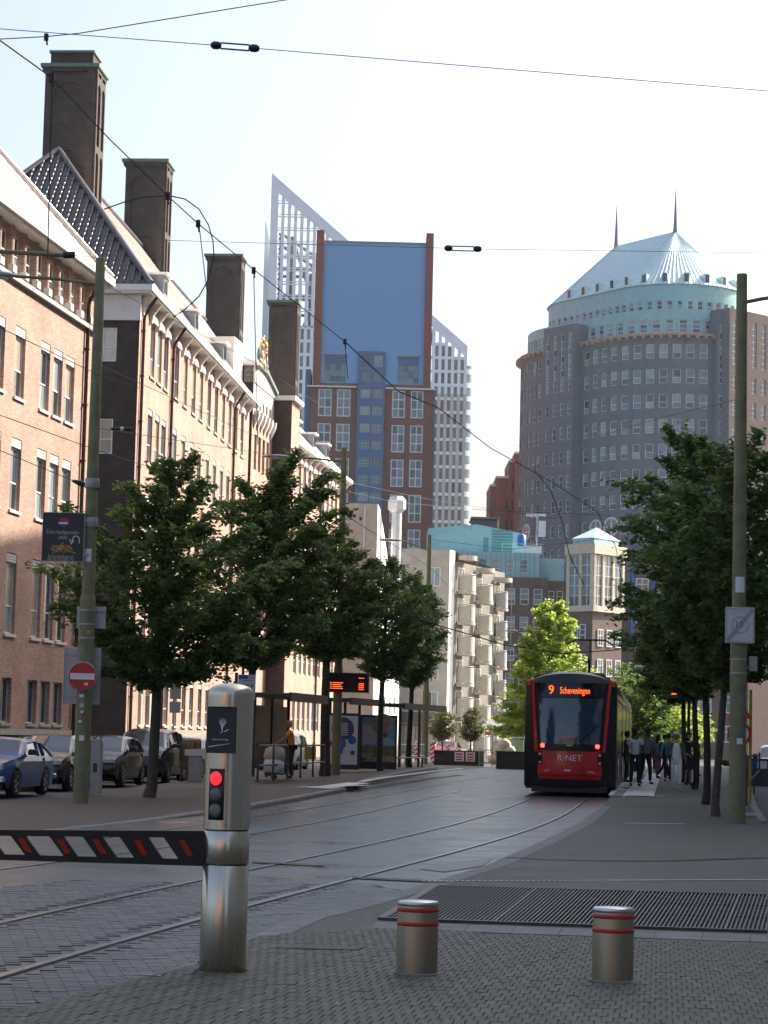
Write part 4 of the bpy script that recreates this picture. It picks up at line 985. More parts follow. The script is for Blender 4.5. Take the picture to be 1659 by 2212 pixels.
mb.poly(E_[::-1]); mb.build('roof',ct)
wl=[(3.4,12.4),(3.4,8.9),(3.4,5.4),(1.2,12.4),(1.2,8.9)]
for L_,z in wl:
    pass
wnv=Vector((dr.y,-dr.x,0)); 
for t in (1.0,2.8,4.6):
    for z in (12.2,8.9,5.6):
        p=dr*t+wnv*.06; window(ct,(p.x,p.y,z),1.1,1.9,(.55,),(1.2,),.1,panes=('pane_mid','pane_sky'),rz=math.atan2(dr.y,dr.x))
for t in (.9,2.0):
    for z in (12.8,9.5):
        p=dl*(t+.8)+Vector((-dl.y,dl.x,0))*.06; p=dl*(t+.9)+Vector((-.045,-.045,0)); window(ct,(p.x,p.y,z),.85,1.8,(),(.6,1.2),.09,panes=('pane_mid',),rz=math.atan2(-dl.y,-dl.x))
m=MB().use('blue_accent'); 
for t,z in ((3.0,6.0),(4.4,5.8)): p=dr*t+wnv*.2; m.extr([p,p+dr*.5,p+dr*.5+wnv*.06,p+wnv*.06],(0,0,2.2)) if 0 else m.extr([Vector((v.x,v.y,z)) for v in (p,p+dr*.5,p+dr*.5+wnv*.06,p+wnv*.06)],(0,0,2.2))
m.build('blue_shutter',ct)
# blue detail block further right, mostly behind the trees
bl=thing('pale_block_blue_panels','pale block with bright blue panels glimpsed behind the right-hand trees','building',(29,268,0))
MB().use('brick_brown').box(0,14,0,10,0,24).build('wall',bl)
for i in range(5):
    for j in range(6): window(bl,(.7+i*2.5,-.06,2+j*3.4),1.5,1.9,(.75,),(1.2,),.1,panes=('pane_mid','pane_sky'),sub=False)
    MB().use('blue_accent').box(.2+i*2.5,.6+i*2.5,-.1,-.001,14,22).build('blue_panel',bl)
# ================================================================ apartment block with round balconies
ab=thing('balcony_apartment_block','pale apartment block with stacked rounded balconies catching the sun','building',(0,205,0))
wl=[(4.1,5.2,15.2,16.9)]+[(4.1,5.2,15.2-2.78*i,16.9-2.78*i) for i in range(1,5)]
mb=MB(); facade(mb,1.5,6.0,0,18.5,wl,.2,wall='render_beige')
mb.use('render_beige').box(1.51,5.9,.35,18,0,18.5)
side=Vector((.37,.93,0)).normalized(); sn=Vector((side.y,-side.x,0)); c0=Vector((6.0,0,0)); SL=15.5
mb.use('render_white'); a,b=c0,c0+side*1.4  # corner strip whitened to stand for sunlight
mb.quad((a.x,a.y,0),(b.x,b.y,0),(b.x,b.y,18.5),(a.x,a.y,18.5))
mat('shaded_wall',(.20,.18,.155),.8,0,.15,1.2); mb.use('shaded_wall'); a,b=c0+side*1.4,c0+side*SL; mb.quad((a.x,a.y,0),(b.x,b.y,0),(b.x,b.y,17.6),(a.x,a.y,17.6)); mb.poly([(6,0,18.5),(b.x,b.y,17.6),(1.5,18,18.5),(1.5,0,18.5)])  # wall behind the balconies darkened to stand for their shade
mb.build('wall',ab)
for a,b,c,d in wl: window(ab,(a,.08,c),b-a,d-c,((b-a)/2,),(),.07,panes=('pane_mid','pane_pale'))
for j in range(6):
    z=14.95-2.78*j
    for ci,(t,rad) in enumerate(((3.0,1.05),(8.0,1.0),(13.2,.75))):
        if z<1: continue
        c=c0+side*t+sn*.35; zz=z-(.6 if ci==1 else .9 if ci==2 else 0)
        o=link('balcony',None,ab,(c.x,c.y,zz)); a0=math.atan2(sn.y,sn.x)
        m=MB().use('balcony').lathe([(.05,-.28),(rad+.05,-.28),(rad+.05,-.02),(.05,-.02)],18,a0=a0-R(100),a1=a0+R(100),smooth=False); m.build('slab',o)
        m=MB().use('balcony' if ci<2 else 'stone_grey'); 
        for k_ in range(3):
            b0=a0-R(96)+k_*R(64); m.lathe([(rad,.02),(rad,1.42)],8,a0=b0+R(1.2),a1=b0+R(62.8)); m.lathe([(rad,1.42),(rad-.05,1.42),(rad-.05,.02),(rad,.02)],8,a0=b0+R(1.2),a1=b0+R(62.8),smooth=False)
        m.build('parapet',o)
        MB().use('lead').lathe([(rad+.02,1.5),(rad+.02,1.55),(rad-.05,1.55),(rad-.05,1.5)],18,a0=a0-R(96),a1=a0+R(96)).build('handrail',o)
        p=side*-.9+sn*(-.30); window(ab,(c.x+p.x,c.y+p.y,zz),1.8,2.15,(.9,),(),.08,'frame_white',panes=('pane_dark','pane_mid'),rz=math.atan2(side.y,side.x))
        m=MB().use('lead').tube([c+side*1.2+sn*.75+Vector((0,0,zz)),c+side*1.2+sn*.75+Vector((0,0,zz+2.78))],.035,6); m.build('balcony_post',ab)
    for ci,t in enumerate(()):
        p=c0+side*t+sn*.03; window(ab,(p.x,p.y,z-.5),1.3,1.6,(.65,),(),.08,panes=('pane_mid','pane_dark'),rz=math.atan2(side.y,side.x))
for t,z in ((3.0,17.75),(8.0,17.0),(13.2,16.5)):
    c=c0+side*t+sn*.35; a0=math.atan2(sn.y,sn.x); MB().use('balcony').lathe([(.05,0),(1.14,0),(1.14,.42),(.05,.42)],18,a0=a0-R(100),a1=a0+R(100),cx=c.x,cy=c.y,smooth=False).build('balcony_roof',ab,(0,0,z))
# shop front and dark fascia at street level
m=MB().use('darkgrey').box(1.4,6.3,-1.4,.0,3.0,3.9); m.build('shop_canopy',ab)
for i in range(4): window(ab,(1.7+i*1.1,-.03,.3),1.0,2.5,(.5,),(),.07,'darkgrey',panes=('pane_dark','pane_mid'))
# restaurant awnings along the side
# ================================================================ white gabled house and small vent stack
wh=thing('white_gabled_house','white house with stepped sunlit side between the brick wing and the balconies','building',(0,186,0))
g0=[at(775,1085,186),at(815,1085,186)]
mb=MB().use('stone_grey'); xa=at(772,1100,186).x; xb=at(816,1100,186).x; zt=at(800,1088,186).z
mb.quad((xa-1,0,0),(xb,0,0),(xb,0,zt),(xa-1,0,zt)); mb.use('render_white')
s2=Vector((.14,1,0)).normalized(); pts=[(0,zt),(1.5,zt-.3),(7,zt-4.2),(9,zt-4.2),(9,zt-5.2),(16,zt-7.0),(16,0),(0,0)]
mb.extr([Vector((xb+.01,.05,0))+s2*t+Vector((0,0,z)) for t,z in pts],(-4,0,0)); mb.build('wall',wh)
for t in (3,6,9.5,12.5):
    for z in (3.5,7.0,10.4):
        if z+1.6<zt-4.8: p=Vector((xb,0,0))+s2*t; window(wh,(p.x+.04,p.y,z),1.0,1.6,(.5,),(),.07,panes=('pane_mid','pane_dark'),rz=math.atan2(s2.y,s2.x))
MB().use('metal_white').tube([(xa+.6,-.1,zt-7),(xa+.6,-.1,zt-.2)],.06,6).build('flue_pipe',wh)
vs_=at(857,1112,189); vt=thing('vent_stack','white steel ventilation stack with slanted cowl on the white house','vent',(vs_.x,189,0))
m=MB().use('metal_white').lathe([(.42,12.0),(.42,at(857,1108,189).z)],18); m.build('stack',vt)
zc=at(857,1108,189).z; m=MB().use('metal_white').lathe([(.42,zc),(.75,zc+.3),(.75,zc+1.0),(.5,zc+1.35),(.02,zc+1.4)],8,smooth=False); m.build('cowl',vt)
# ================================================================ tall blocks along the right, outside the picture: they shade the street
ch=thing('white_city_hall','tall white panelled city hall beside the street, right of the view','building',(19.8,-45,0))
mb=MB().use('cityhall').box(0,30,0,153.5,0,40.5); mb.build('wall',ch)
for i in range(0,24):
    for j in range(8):
        MB().use('pane_mid').box(-.02,.0,2+i*6.3,6.6+i*6.3,3+j*4.2,5.6+j*4.2).build('window',ch)
c2=thing('tree_shading_block','unseen block beyond the city hall, sized to shade the street trees','building',(24.5,113,0))  # out of view, height and length set by the shade wanted on the trees
MB().use('stone_grey').box(0,26,0,26,0,33).build('wall',c2)
for i in range(4):
    for j in range(8): MB().use('pane_mid').box(-.02,0,1.5+i*6.2,6.2+i*6.2,3+j*3.7,5.2+j*3.7).build('window',c2)
c3=thing('facade_shading_tower','unseen tower block added right of the view to shade the long facade','building',(33,139,0))  # added out of view to shade the foot of the long brick facade
MB().use('stone_grey').box(0,20,0,19,0,44).build('wall',c3)
for i in range(3):
    for j in range(10): MB().use('pane_mid').box(-.02,0,1.2+i*6,5.6+i*6,3+j*4,5.4+j*4).build('window',c3)
bh_=thing('brick_block_behind','brick block across the junction behind the viewpoint','building',(-8,-42,0))
MB().use('brick_near').box(-40,14,-14,0,0,22).build('wall',bh_)
for i in range(12):
    for j in range(5): MB().use('pane_mid').box(-38+i*4.2,-36+i*4.2,0,.02,2+j*4,4.4+j*4).build('window',bh_)
# ================================================================ trees
def npmesh(name,V_,nper,mats,midx=None):
    me=bpy.data.meshes.new(name); n=len(V_)//nper
    me.vertices.add(len(V_)); me.vertices.foreach_set('co',V_.astype(np.float32).ravel())
    me.loops.add(n*nper); me.loops.foreach_set('vertex_index',np.arange(n*nper,dtype=np.int32))
    me.polygons.add(n); me.polygons.foreach_set('loop_start',np.arange(0,n*nper,nper,dtype=np.int32))
    for m in mats: me.materials.append(MATS[m])
    me.update(calc_edges=True); return me
def tree(name,label,base,height,rad,clear,seed,leaf='leaf_dark',n=9000,size=.15,off=(0,0),shape='broad',bark='bark',trunk_r=.12,group=None,lean=0.,pad=.5):
    rg=np.random.RandomState(seed); rr=random.Random(seed)
    root=thing(name,label,'tree',base,0,group)
    tm=MB().use(bark)
    top=Vector((off[0],off[1],height*.97))
    def tp(t):
        return Vector((off[0]*t**1.5+.06*math.sin(5*t+seed),off[1]*t**1.5+.05*math.cos(4*t+seed),height*.97*t))
    tm.tube([Vector((0,0,-.05))]+[tp(t) for t in (.03,.15,.3,.45,.6,.75,.88,1)],[trunk_r*1.35,trunk_r*1.1,trunk_r,trunk_r*.9,trunk_r*.78,trunk_r*.6,trunk_r*.42,trunk_r*.25,trunk_r*.1],8)
    segs=[]
    nl=50 if shape!='cone' else 64
    zc=(clear+height)/2; rz_h=(height-clear)/2*1.04
    for i in range(nl):
        ct=1-2*(i+.5)/nl; az=i*2.39996+rr.uniform(-.4,.4); st_=math.sqrt(max(0,1-ct*ct)); f=rr.uniform(.72,1.13)
        if shape=='cone':
            rel=(i+.5)/nl; zt=clear+(height-clear)*rel*1.0; R_=rad*(1.05-rel)**.62*rr.uniform(.75,1.15); tip=Vector((R_*math.cos(az),R_*math.sin(az),zt))
        else:
            bulge=1.0+.16*math.sin(2*az+seed)+.12*math.sin(3*az+2.1*seed)
            wide=1.0 if ct<.35 else 1.0-.25*(ct-.35)
            tip=Vector((rad*st_*f*bulge*wide*math.cos(az),rad*st_*f*bulge*wide*math.sin(az),zc+rz_h*ct*(f*.5+.5)))
        hd_=math.hypot(tip.x,tip.y); R_=max(.5,hd_); z0=min(max(clear*.92,tip.z-.75*hd_-rr.uniform(.2,.7)),height*.9)
        p0=tp(z0/(height*.97)); oc=tp(min(1,tip.z/(height*.97))); tip=Vector((tip.x+oc.x,tip.y+oc.y,tip.z))
        d=Vector((math.cos(az),math.sin(az),0)); rel=(z0-clear*.9)/height
        pts=[p0]+[p0.lerp(tip,u)+Vector((0,0,.16*hd_*math.sin(math.pi*u)))+Vector((rr.uniform(-.08,.08),rr.uniform(-.08,.08),rr.uniform(-.05,.05)))*(1 if u<1 else 0) for u in (.25,.5,.75,1)]
        tm.tube(pts,[trunk_r*.34*(1-.5*rel),trunk_r*.26,trunk_r*.18,trunk_r*.11,.006],5,cap=False)
        segs.append((pts[2],pts[3],pad*.26)); segs.append((pts[3],pts[4],pad*.22)); segs.append((pts[1],pts[2],pad*.26))
        for k in (1.1,1.6,2.1,2.5,2.9,3.3,3.7):
            a=int(min(3,math.floor(k))); q=pts[a].lerp(pts[a+1],k-a)
            for sg in (-1,1):
                if rr.random()<.12: continue
                sd=Vector((-d.y,d.x,0))*sg; L_=R_*rr.uniform(.16,.46)*(1.15-.12*k); e_=q+sd*L_*rr.uniform(.6,1.1)+d*L_*rr.uniform(.3,.9)+Vector((0,0,rr.uniform(-.30,.16)*L_*1.4))
                mid=q.lerp(e_,.5)+Vector((0,0,.07*L_+.02))
                tm.tube([q,mid,e_],[trunk_r*.09,trunk_r*.06,.004],4,cap=False)
                segs.append((q,mid,pad*.20)); segs.append((mid,e_,pad*.17))
                if rr.random()<.75:
                    f_=mid+d*L_*rr.uniform(.3,.7)+sd*L_*rr.uniform(-.2,.3)+Vector((0,0,rr.uniform(-.2,.15)*L_)); segs.append((mid,f_,pad*.15))
    segs.append((tp(.9),tp(1.03),pad*.2)); segs.append((tp(.8),tp(.9),pad*.3))
    tm.build('trunk',root)
    S0=np.array([list(p) for p,q,w in segs]); S1=np.array([list(q) for p,q,w in segs]); SW=np.array([w for p,q,w in segs])
    ln=np.linalg.norm(S1-S0,axis=1)+.08; idx=rg.choice(len(segs),n,p=ln/ln.sum()); t_=rg.uniform(.05,1.08,n)[:,None]
    c=S0[idx]+(S1[idx]-S0[idx])*t_; sp_=SW[idx][:,None]
    c=c+rg.normal(0,1,(n,3))*np.array([1,1,.55])*sp_; c[:,2]-=np.abs(rg.normal(0,.05,n))
    dd_=S1[idx]-S0[idx]; a=np.arctan2(dd_[:,1],dd_[:,0])+rg.choice([-.9,.9],n)
    nz=np.stack([rg.normal(0,.55,n),rg.normal(0,.55,n),np.ones(n)],1); nz/=np.linalg.norm(nz,axis=1)[:,None]
    dr=np.stack([np.cos(a)+rg.normal(0,.5,n),np.sin(a)+rg.normal(0,.5,n),rg.normal(-.35,.35,n)],1); dr-=nz*(dr*nz).sum(1)[:,None]; dr/=np.linalg.norm(dr,axis=1)[:,None]
    sd=np.cross(nz,dr); s=size*rg.uniform(.6,1.25,n)[:,None]
    V_=np.stack([c-dr*s*.5,c+sd*s*.36+dr*s*.02-nz*s*.08,c+dr*s*.55,c-sd*s*.36+dr*s*.02-nz*s*.08],1).reshape(-1,3)
    link('crown',npmesh('crown',V_,4,[leaf]),root)
    return root
gl='young street trees beside the tram stop'
def gb(x,y,z): p=G(x,y,z); return Vector((p.x,p.y,z))
tree('street_tree','leafy dark tree just right of the green mast with the no entry sign',gb(322,1719,.08),7.9,2.45,2.6,1,n=28080,group=gl,off=(.35,0))
tree('street_tree','dark leafy tree right behind the steel barrier column',gb(528,1700,.12),9.2,2.1,3.4,2,n=28080,group=gl,off=(.75,0))
tree('street_tree','dark leafy tree with thick trunk at the left end of the poster shelter',gb(702,1672,.22),9.0,2.3,4.3,3,n=23400,group=gl,trunk_r=.17,bark='bark_dark')
tree('street_tree','dark leafy tree in the middle of the poster shelter',gb(822,1663,.25),9.0,2.1,3.9,4,n=18720,group=gl,bark='bark_dark')
tree('street_tree','dark leafy tree at the right end of the poster shelter',gb(884,1657,.25),9.0,1.8,3.9,5,n=16380,group=gl,bark='bark_dark')
gr='trees along the right-hand platform'
tree('street_tree','slim dark tree next to the right-hand green mast',gb(1546,1760,.04),8.5,1.9,3.0,6,n=20077,group=gr,off=(.55,0),bark='bark',trunk_r=.085)
tree('street_tree','tall dark tree second in the right-hand row',gb(1524,1732,.12),9.8,2.05,3.0,7,n=22815,group=gr,off=(-.5,0),bark='bark_dark',trunk_r=.09)
tree('street_tree','dark tree third in the right-hand row above the crowd',gb(1500,1702,.25),7.9,1.6,2.9,8,n=21060,group=gr,off=(-.1,0),bark='bark_dark',trunk_r=.09)
tree('street_tree','dark tree farthest along the right-hand platform',gb(1478,1690,.25),7.6,1.6,3.0,9,n=18720,group=gr,off=(0,0),bark='bark_dark',trunk_r=.09)
p=at(1182,1600,168); tree('sunlit_tree','bright sunlit green tree rising behind the tram',(p.x,p.y,0),at(1178,1296,168).z,4.4,1.6,10,'leaf_bright',30000,.3,shape='cone',trunk_r=.16,pad=.8)
p=at(1392,1600,150); tree('sunlit_tree','smaller sunlit tree showing between the tram and the dark trees',(p.x,p.y,0),6.2,2.4,1.0,11,'leaf_mid',12000,.24,shape='egg',trunk_r=.12,pad=.7)
p=at(1455,1600,160); tree('sunlit_tree','bright low tree seen under the right-hand crowns behind the crowd',(p.x,p.y,0),5.2,2.6,.8,12,'leaf_bright',12000,.24,shape='egg',trunk_r=.12,pad=.7)
p=at(1345,1600,185); tree('sunlit_tree','distant green tree just right of the tram roof',(p.x,p.y,0),8.0,2.2,1.6,13,'leaf_mid',7000,.22,shape='egg',trunk_r=.12,pad=.7)
# ================================================================ barrier column
cpos=G(480,2103); ccol=thing('barrier_column','tall brushed steel barrier column with red signal light and black gate arm','barrier',(cpos.x,cpos.y,0))
RC=.152
def zpx(y,Y,x=480): return at(x,y,Y).z
CYY=cpos.y
z_top=zpx(1476,CYY); z_sh=z_top-.085
zj1=zpx(1866,CYY); zj2=zpx(1792,CYY); zp0=zpx(1627,CYY); zp1=zpx(1527,CYY)
def colseg(name,z0,z1):
    MB().use('steel').lathe([(RC-.006,z0),(RC,z0+.004),(RC,z1-.004),(RC-.006,z1)],56).build(name,ccol)
colseg('lower_tube',0.0,zj1-.004); colseg('collar_ring',zj1+.004,zj2-.004)
MB().use('black').lathe([(RC-.012,zj1-.01),(RC-.012,zj2+.01)],40).build('joint_seal',ccol)
# upper tube, with flat cut for the panel, on the camera-left side
NA=72; pa0,pa1=R(-90)-R(74),R(-90)+R(18)    # angular span of the flat panel
mb=MB().use('steel'); mb.smooth=True
def ringpts(z,cut):
    out=[]
    A_=Vector((RC*math.cos(pa0),RC*math.sin(pa0))); B_=Vector((RC*math.cos(pa1),RC*math.sin(pa1)))
    for i in range(NA):
        a=2*math.pi*i/NA; out.append((RC*math.cos(a),RC*math.sin(a),z))
    return out
def inspan(i):
    a=(2*math.pi*(i+.5)/NA-pa0)%(2*math.pi); return a<(pa1-pa0)
lens_a=R(-90)-R(21)
zs=[zj2+.004,zp0,zp1,z_sh]
for j in range(3):
    r0=ringpts(zs[j],0);r1=ringpts(zs[j+1],0)
    for i in range(NA):
        if j==1 and inspan(i): continue
        k_=(i+1)%NA; mb.add([r0[i],r0[k_],r1[k_],r1[i]],[(0,1,2,3)])
# dome
pr=[(RC,z_sh)]+[(RC*math.sin(t)**.8,z_sh+(z_top-z_sh)*math.cos(t)**.75) for t in np.linspace(R(84),R(2),12)]+[(.001,z_top)]
mb.lathe(pr,NA); mb.build('upper_tube',ccol,weld=True)
A_=Vector((RC*math.cos(pa0),RC*math.sin(pa0),0)); B_=Vector((RC*math.cos(pa1),RC*math.sin(pa1),0)); dd=(B_-A_).normalized(); pn=Vector((dd.y,-dd.x,0)); pw=(B_-A_).length
mb=MB().use('black').extr([A_+Vector((0,0,zp0)),B_+Vector((0,0,zp0)),B_+Vector((0,0,zp1)),A_+Vector((0,0,zp1))],-pn*.01); pnl=mb.build('black_panel',ccol)
mb=MB().use('steel_cap')
for z in (zp0,zp1):
    seg=[(RC*math.cos(pa0+(pa1-pa0)*i/16),RC*math.sin(pa0+(pa1-pa0)*i/16),z) for i in range(17)]; mb.poly(seg if z==zp0 else seg[::-1])
mb.build('panel_shelf',ccol)
PM=Matrix.Translation(A_)@Matrix(((dd.x,0,pn.x*1),(dd.y,0,pn.y),(0,1,0))).to_4x4()   # panel coords: u right, v up, w out
mid=pw/2; zc=(zp0+zp1)/2; ph=zp1-zp0
lg=MB(PM).use('white_print'); ox=mid+.012; oz=zc+.028; s_=.0105
def fl(pts): lg.poly([(ox+x*s_,oz+y*s_,.0025) for x,y in pts])
# stork emblem: wing feathers, body, neck and beak
for k,(a,l) in enumerate(((118,3.6),(104,4.6),(88,4.9),(70,4.6),(54,3.8))):
    a=R(a); c,s2_=math.cos(a),math.sin(a); bx,by=-.9+k*.35,-.3; fl([(bx-.35*s2_,by+.35*c),(bx+.35*s2_,by-.35*c),(bx+c*l+.22*s2_,by+s2_*l-.22*c),(bx+c*l*1.04,by+s2_*l*1.04),(bx+c*l-.28*s2_,by+s2_*l+.28*c)][::1])
fl([(-1.6,1.2),(-1.1,-1.8),(-.2,-3.2),(.5,-3.6),(.2,-2.6),(.1,-1.2),(.9,-.6),(1.4,.6),(.6,1.6)]); fl([(-1.7,-4.2),(-.4,-3.5),(.3,-3.4),(.1,-4.0),(-.7,-4.4),(-1.5,-4.6)]); fl([(1.2,-3.6),(2.2,-3.9),(2.8,-3.7),(3.3,-2.9),(5.0,-2.4),(5.0,-2.25),(3.0,-2.4),(2.5,-3.1),(1.6,-3.1)])
lg.build('stork_emblem',pnl)
TM=Matrix(((dd.x,0,pn.x),(dd.y,0,pn.y),(0,1,0))).to_4x4()
text('Gemeente Den Haag',.0165,'white_print',A_+dd*(mid-.004)+Vector((0,0,zc-.062))+pn*.002,TM,parent=pnl,ext=.0004,sx=.86)
MB(PM).use('white_print').poly([(mid-.095,zc-.108,.003),(mid-.09,zc-.114,.003),(mid+.07,zc-.088,.003),(mid+.07,zc-.086,.003)]).build('swoosh_line',pnl)
# signal head, curved with the tube
sz0,sz1=zpx(1770,CYY),zpx(1660,CYY); sa=R(-90)-R(26); sw=R(21)
mb=MB().use('black').lathe([(RC-.002,sz0),(RC+.006,sz0),(RC+.006,sz1),(RC-.002,sz1)],12,a0=sa-sw,a1=sa+sw); 
for s1 in (-1,1):
    a=sa+s1*sw; mb.quad((RC*math.cos(a)*.98,RC*math.sin(a)*.98,sz0),((RC+.006)*math.cos(a),(RC+.006)*math.sin(a),sz0),((RC+.006)*math.cos(a),(RC+.006)*math.sin(a),sz1),(RC*math.cos(a)*.98,RC*math.sin(a)*.98,sz1))
sgn=mb.build('signal_head',ccol)
dv=Vector((math.cos(sa),math.sin(sa),0))
for i,mn in enumerate(('signal_red','signal_off','signal_off')):
    zc_=sz1-(sz1-sz0)*(.19+.31*i); q=dv.to_track_quat('Z','Y').to_matrix().to_4x4()
    m=MB(Matrix.Translation(dv*(RC+.001)+Vector((0,0,zc_)))@q).use(mn).lathe([(.044,0),(.043,.010),(.034,.016),(.018,.020),(.001,.021)],24); m.use('darkgrey').lathe([(.044,.0),(.048,.0),(.048,.012),(.044,.012)],24,smooth=False); o=m.build('lens',sgn)
    o['label']='lit red signal lens' if i==0 else 'unlit grey signal lens'
# gate arm to the left
arm=link('gate_arm',None,ccol,(0,0,0)); aY=-.02
ya,yb,yc,yd=zpx(1793,CYY,430),zpx(1869,CYY,430),0,0
zt0,zb0=zpx(1794,CYY,430),zpx(1870,CYY,430)
xl=at(-160,1792,CYY).x-cpos.x; zt1,zb1=zpx(1791,CYY,-160),zpx(1852,CYY,-160)
zt_=lambda x:zt0+(zt1-zt0)*(x+RC)/(xl+RC); zb_=lambda x:zb0+(zb1-zb0)*(x+RC)/(xl+RC)
# profile with slanted openings: top rail, bottom rail, slanted posts
op=[(330,380),(232,285),(148,205),(66,133),(-10,50),(-85,-28),(-150,-100)]
th=.05
def arm_x(px): return at(px,1830,CYY).x-cpos.x
mb=MB().use('black'); M_=lambda x,t:(x,aY-th/2,zb_(x)+(zt_(x)-zb_(x))*t)
n=24; xs_=[-RC*.9+(xl+RC*.9)*i/n for i in range(n+1)]
for x0,x1 in zip(xs_[:-1],xs_[1:]):
    for t0,t1 in ((0,.19),(.80,1)): mb.extr([M_(x1,t0),M_(x0,t0),M_(x0,t1),M_(x1,t1)],(0,th,0))
edges=[-RC*.9]
refl=[]
prev=(-RC*.9,-RC*.9)
for a_,b_ in op:
    # opening between pixel a (left) .. b (right), slanting: bottom shifts right by .09
    R0,L0=arm_x(b_-26),arm_x(a_-10); sh_=.10; cr=.02
    mb.extr([M_(R0+sh_,.185),M_(prev[0]+(sh_ if prev[0]<-.2 else 0),.185),M_(prev[0],.81),M_(R0,.81)],(0,th*.96,0))
    refl.append(((R0+prev[0])/2,sh_,R0,prev[0])); prev=(L0,L0)
mb.extr([M_(xl,.185),M_(prev[0]+sh_,.185),M_(prev[0],.81),M_(xl,.81)],(0,th*.96,0))
mb.build('arm_rail',arm)
for i,(xm,sh_,xr,xp) in enumerate(refl):
    c=xr+.05 if i==0 else xm; c2=c-(.0 if i else .02)
    pts=[M_(c+.03+.08,.28),M_(c+.068+.08,.28),M_(c+.068+.02,.72),M_(c+.03+.02,.72)] if i==0 else [M_(c-.018+.078,.28),M_(c+.02+.078,.28),M_(c+.02+.02,.72),M_(c-.018+.02,.72)]
    MB().use('reflector').extr([Vector(p)+Vector((0,-.008,0)) for p in pts],(0,.012,0)).build('reflector',arm)
# ================================================================ bollards
def bollard(px,py,ptop,label):
    p=G(px,py); h=at(px,ptop,p.y).z; r=88/2*p.y/F; t=thing('steel_bollard',label,'bollard',(p.x,p.y,0),0,'retractable steel bollards in the foreground')
    MB().use('steel_dull').lathe([(r,0),(r,h-.04),(r-.004,h-.028)],48).build('post',t)
    MB().use('steel_cap').lathe([(r-.004,h-.03),(r,h-.026),(r,h-.006),(r-.006,h),(.001,h+.003)],48).build('cap',t)
    for z in (h-.055,h-.145): MB().use('redband').lathe([(r,z-.013),(r+.0025,z-.012),(r+.0025,z+.012),(r,z+.013)],48).build('red_band',t)
    MB().use('kerb').lathe([(r+.03,.0),(r+.03,.024),(r+.002,.026),(r+.002,.0)],40,smooth=False).build('ground_ring',t)
bollard(900,2108,1946,'left of the two steel bollards with red bands, nearer the column')
bollard(1323,2124,1960,'right of the two steel bollards with red bands')
p=G(1657,2085); t=thing('orange_post','thin orange-brown post cut by the right edge of the view','post',(p.x+.03,p.y,0)); MB().use('orange_stone').lathe([(.03,0),(.03,.62),(.028,.64),(.001,.65)],16).build('tube',t); MB().use('darkgrey').lathe([(.05,.02),(.05,.035),(.03,.035)],16).build('foot_plate',t)
# ================================================================ masts
def mast(px,py,z,pxt,pyt,r0,r1,label,step=None):
    p=G(px,py,z); h=at(pxt,pyt,p.y).z-z
    t=thing('tram_mast',label,'mast',(p.x,p.y,z),0,'green poles carrying the tram wires')
    zs=step or h*.42
    MB().use('mast').lathe([(r0,-.05),(r0,zs-.15),(r0*.98,zs),(r0*.84,zs+.05)],24).build('lower_tube',t)
    MB().use('mast').lathe([(r0*.84,zs-.1),(r0*.82,zs+1.5),(r1,h-.03),(r1*.9,h),(.001,h+.01)],24).build('upper_tube',t)
    return t,p,h
ML,pL,hL=mast(174,1730,.06,217,557,.165,.105,'green mast at left carrying the advert panel and no entry sign',4.35)
for z in (5.85,6.7): MB().use('mast_collar').lathe([(.155,z),(.16,z+.01),(.16,z+.2),(.155,z+.21)],24).build('clamp',ML)
MR,pR,hR=mast(1592,1774,.05,1602,592,.17,.11,'green mast at right carrying the square zone sign',3.6)
MC,pC,hC=mast(725,1672,.2,748,967,.165,.1,'green mast in front of the poster shelter',3.9)
MD,pD,hD=mast(917,1650,.25,930,1155,.165,.1,'green mast beyond the poster shelter',3.9)
# stickers
def on_mast(t,r,z,w,h,mn,a=-90,name='sticker'):
    n=6; a0=R(a)-w/2/r; mb=MB().use(mn).lathe([(r+.003,z),(r+.003,z+h)],n,a0=a0,a1=a0+w/r); return mb.build(name,t)
rs=random.Random(4)
for z,w,h,mn,a in ((5.1,.16,.28,'white_print',-100),(3.55,.07,.09,'gold',-70),(2.2,.1,.06,'white_print',-105),(1.98,.09,.09,'grey_print',-100),(1.8,.08,.1,'sign_red',-85),(1.86,.06,.06,'white_print',-95),(1.66,.08,.05,'white_print',-110),(1.28,.11,.11,'white_print',-92)): on_mast(ML,.167 if z<4.3 else .14,z,w,h,mn,a)
for z,w,h,mn,a in ((4.62,.2,.32,'white_print',-90),(3.05,.06,.16,'gold',-150),(1.55,.12,.12,'white_print',-85)): on_mast(MR,.172 if z<3.5 else .145,z,w,h,mn,a)
# ================================================================ signs on the masts
def bend(t,r,z): MB().use('sign_back').lathe([(r,z),(r+.008,z),(r+.008,z+.03),(r,z+.03)],20,smooth=False).build('strap',t)
def sq(px0,py0,px1,py1,Y,dy): 
    a,b=at(px0,py0,Y+dy),at(px1,py1,Y+dy); return a,b
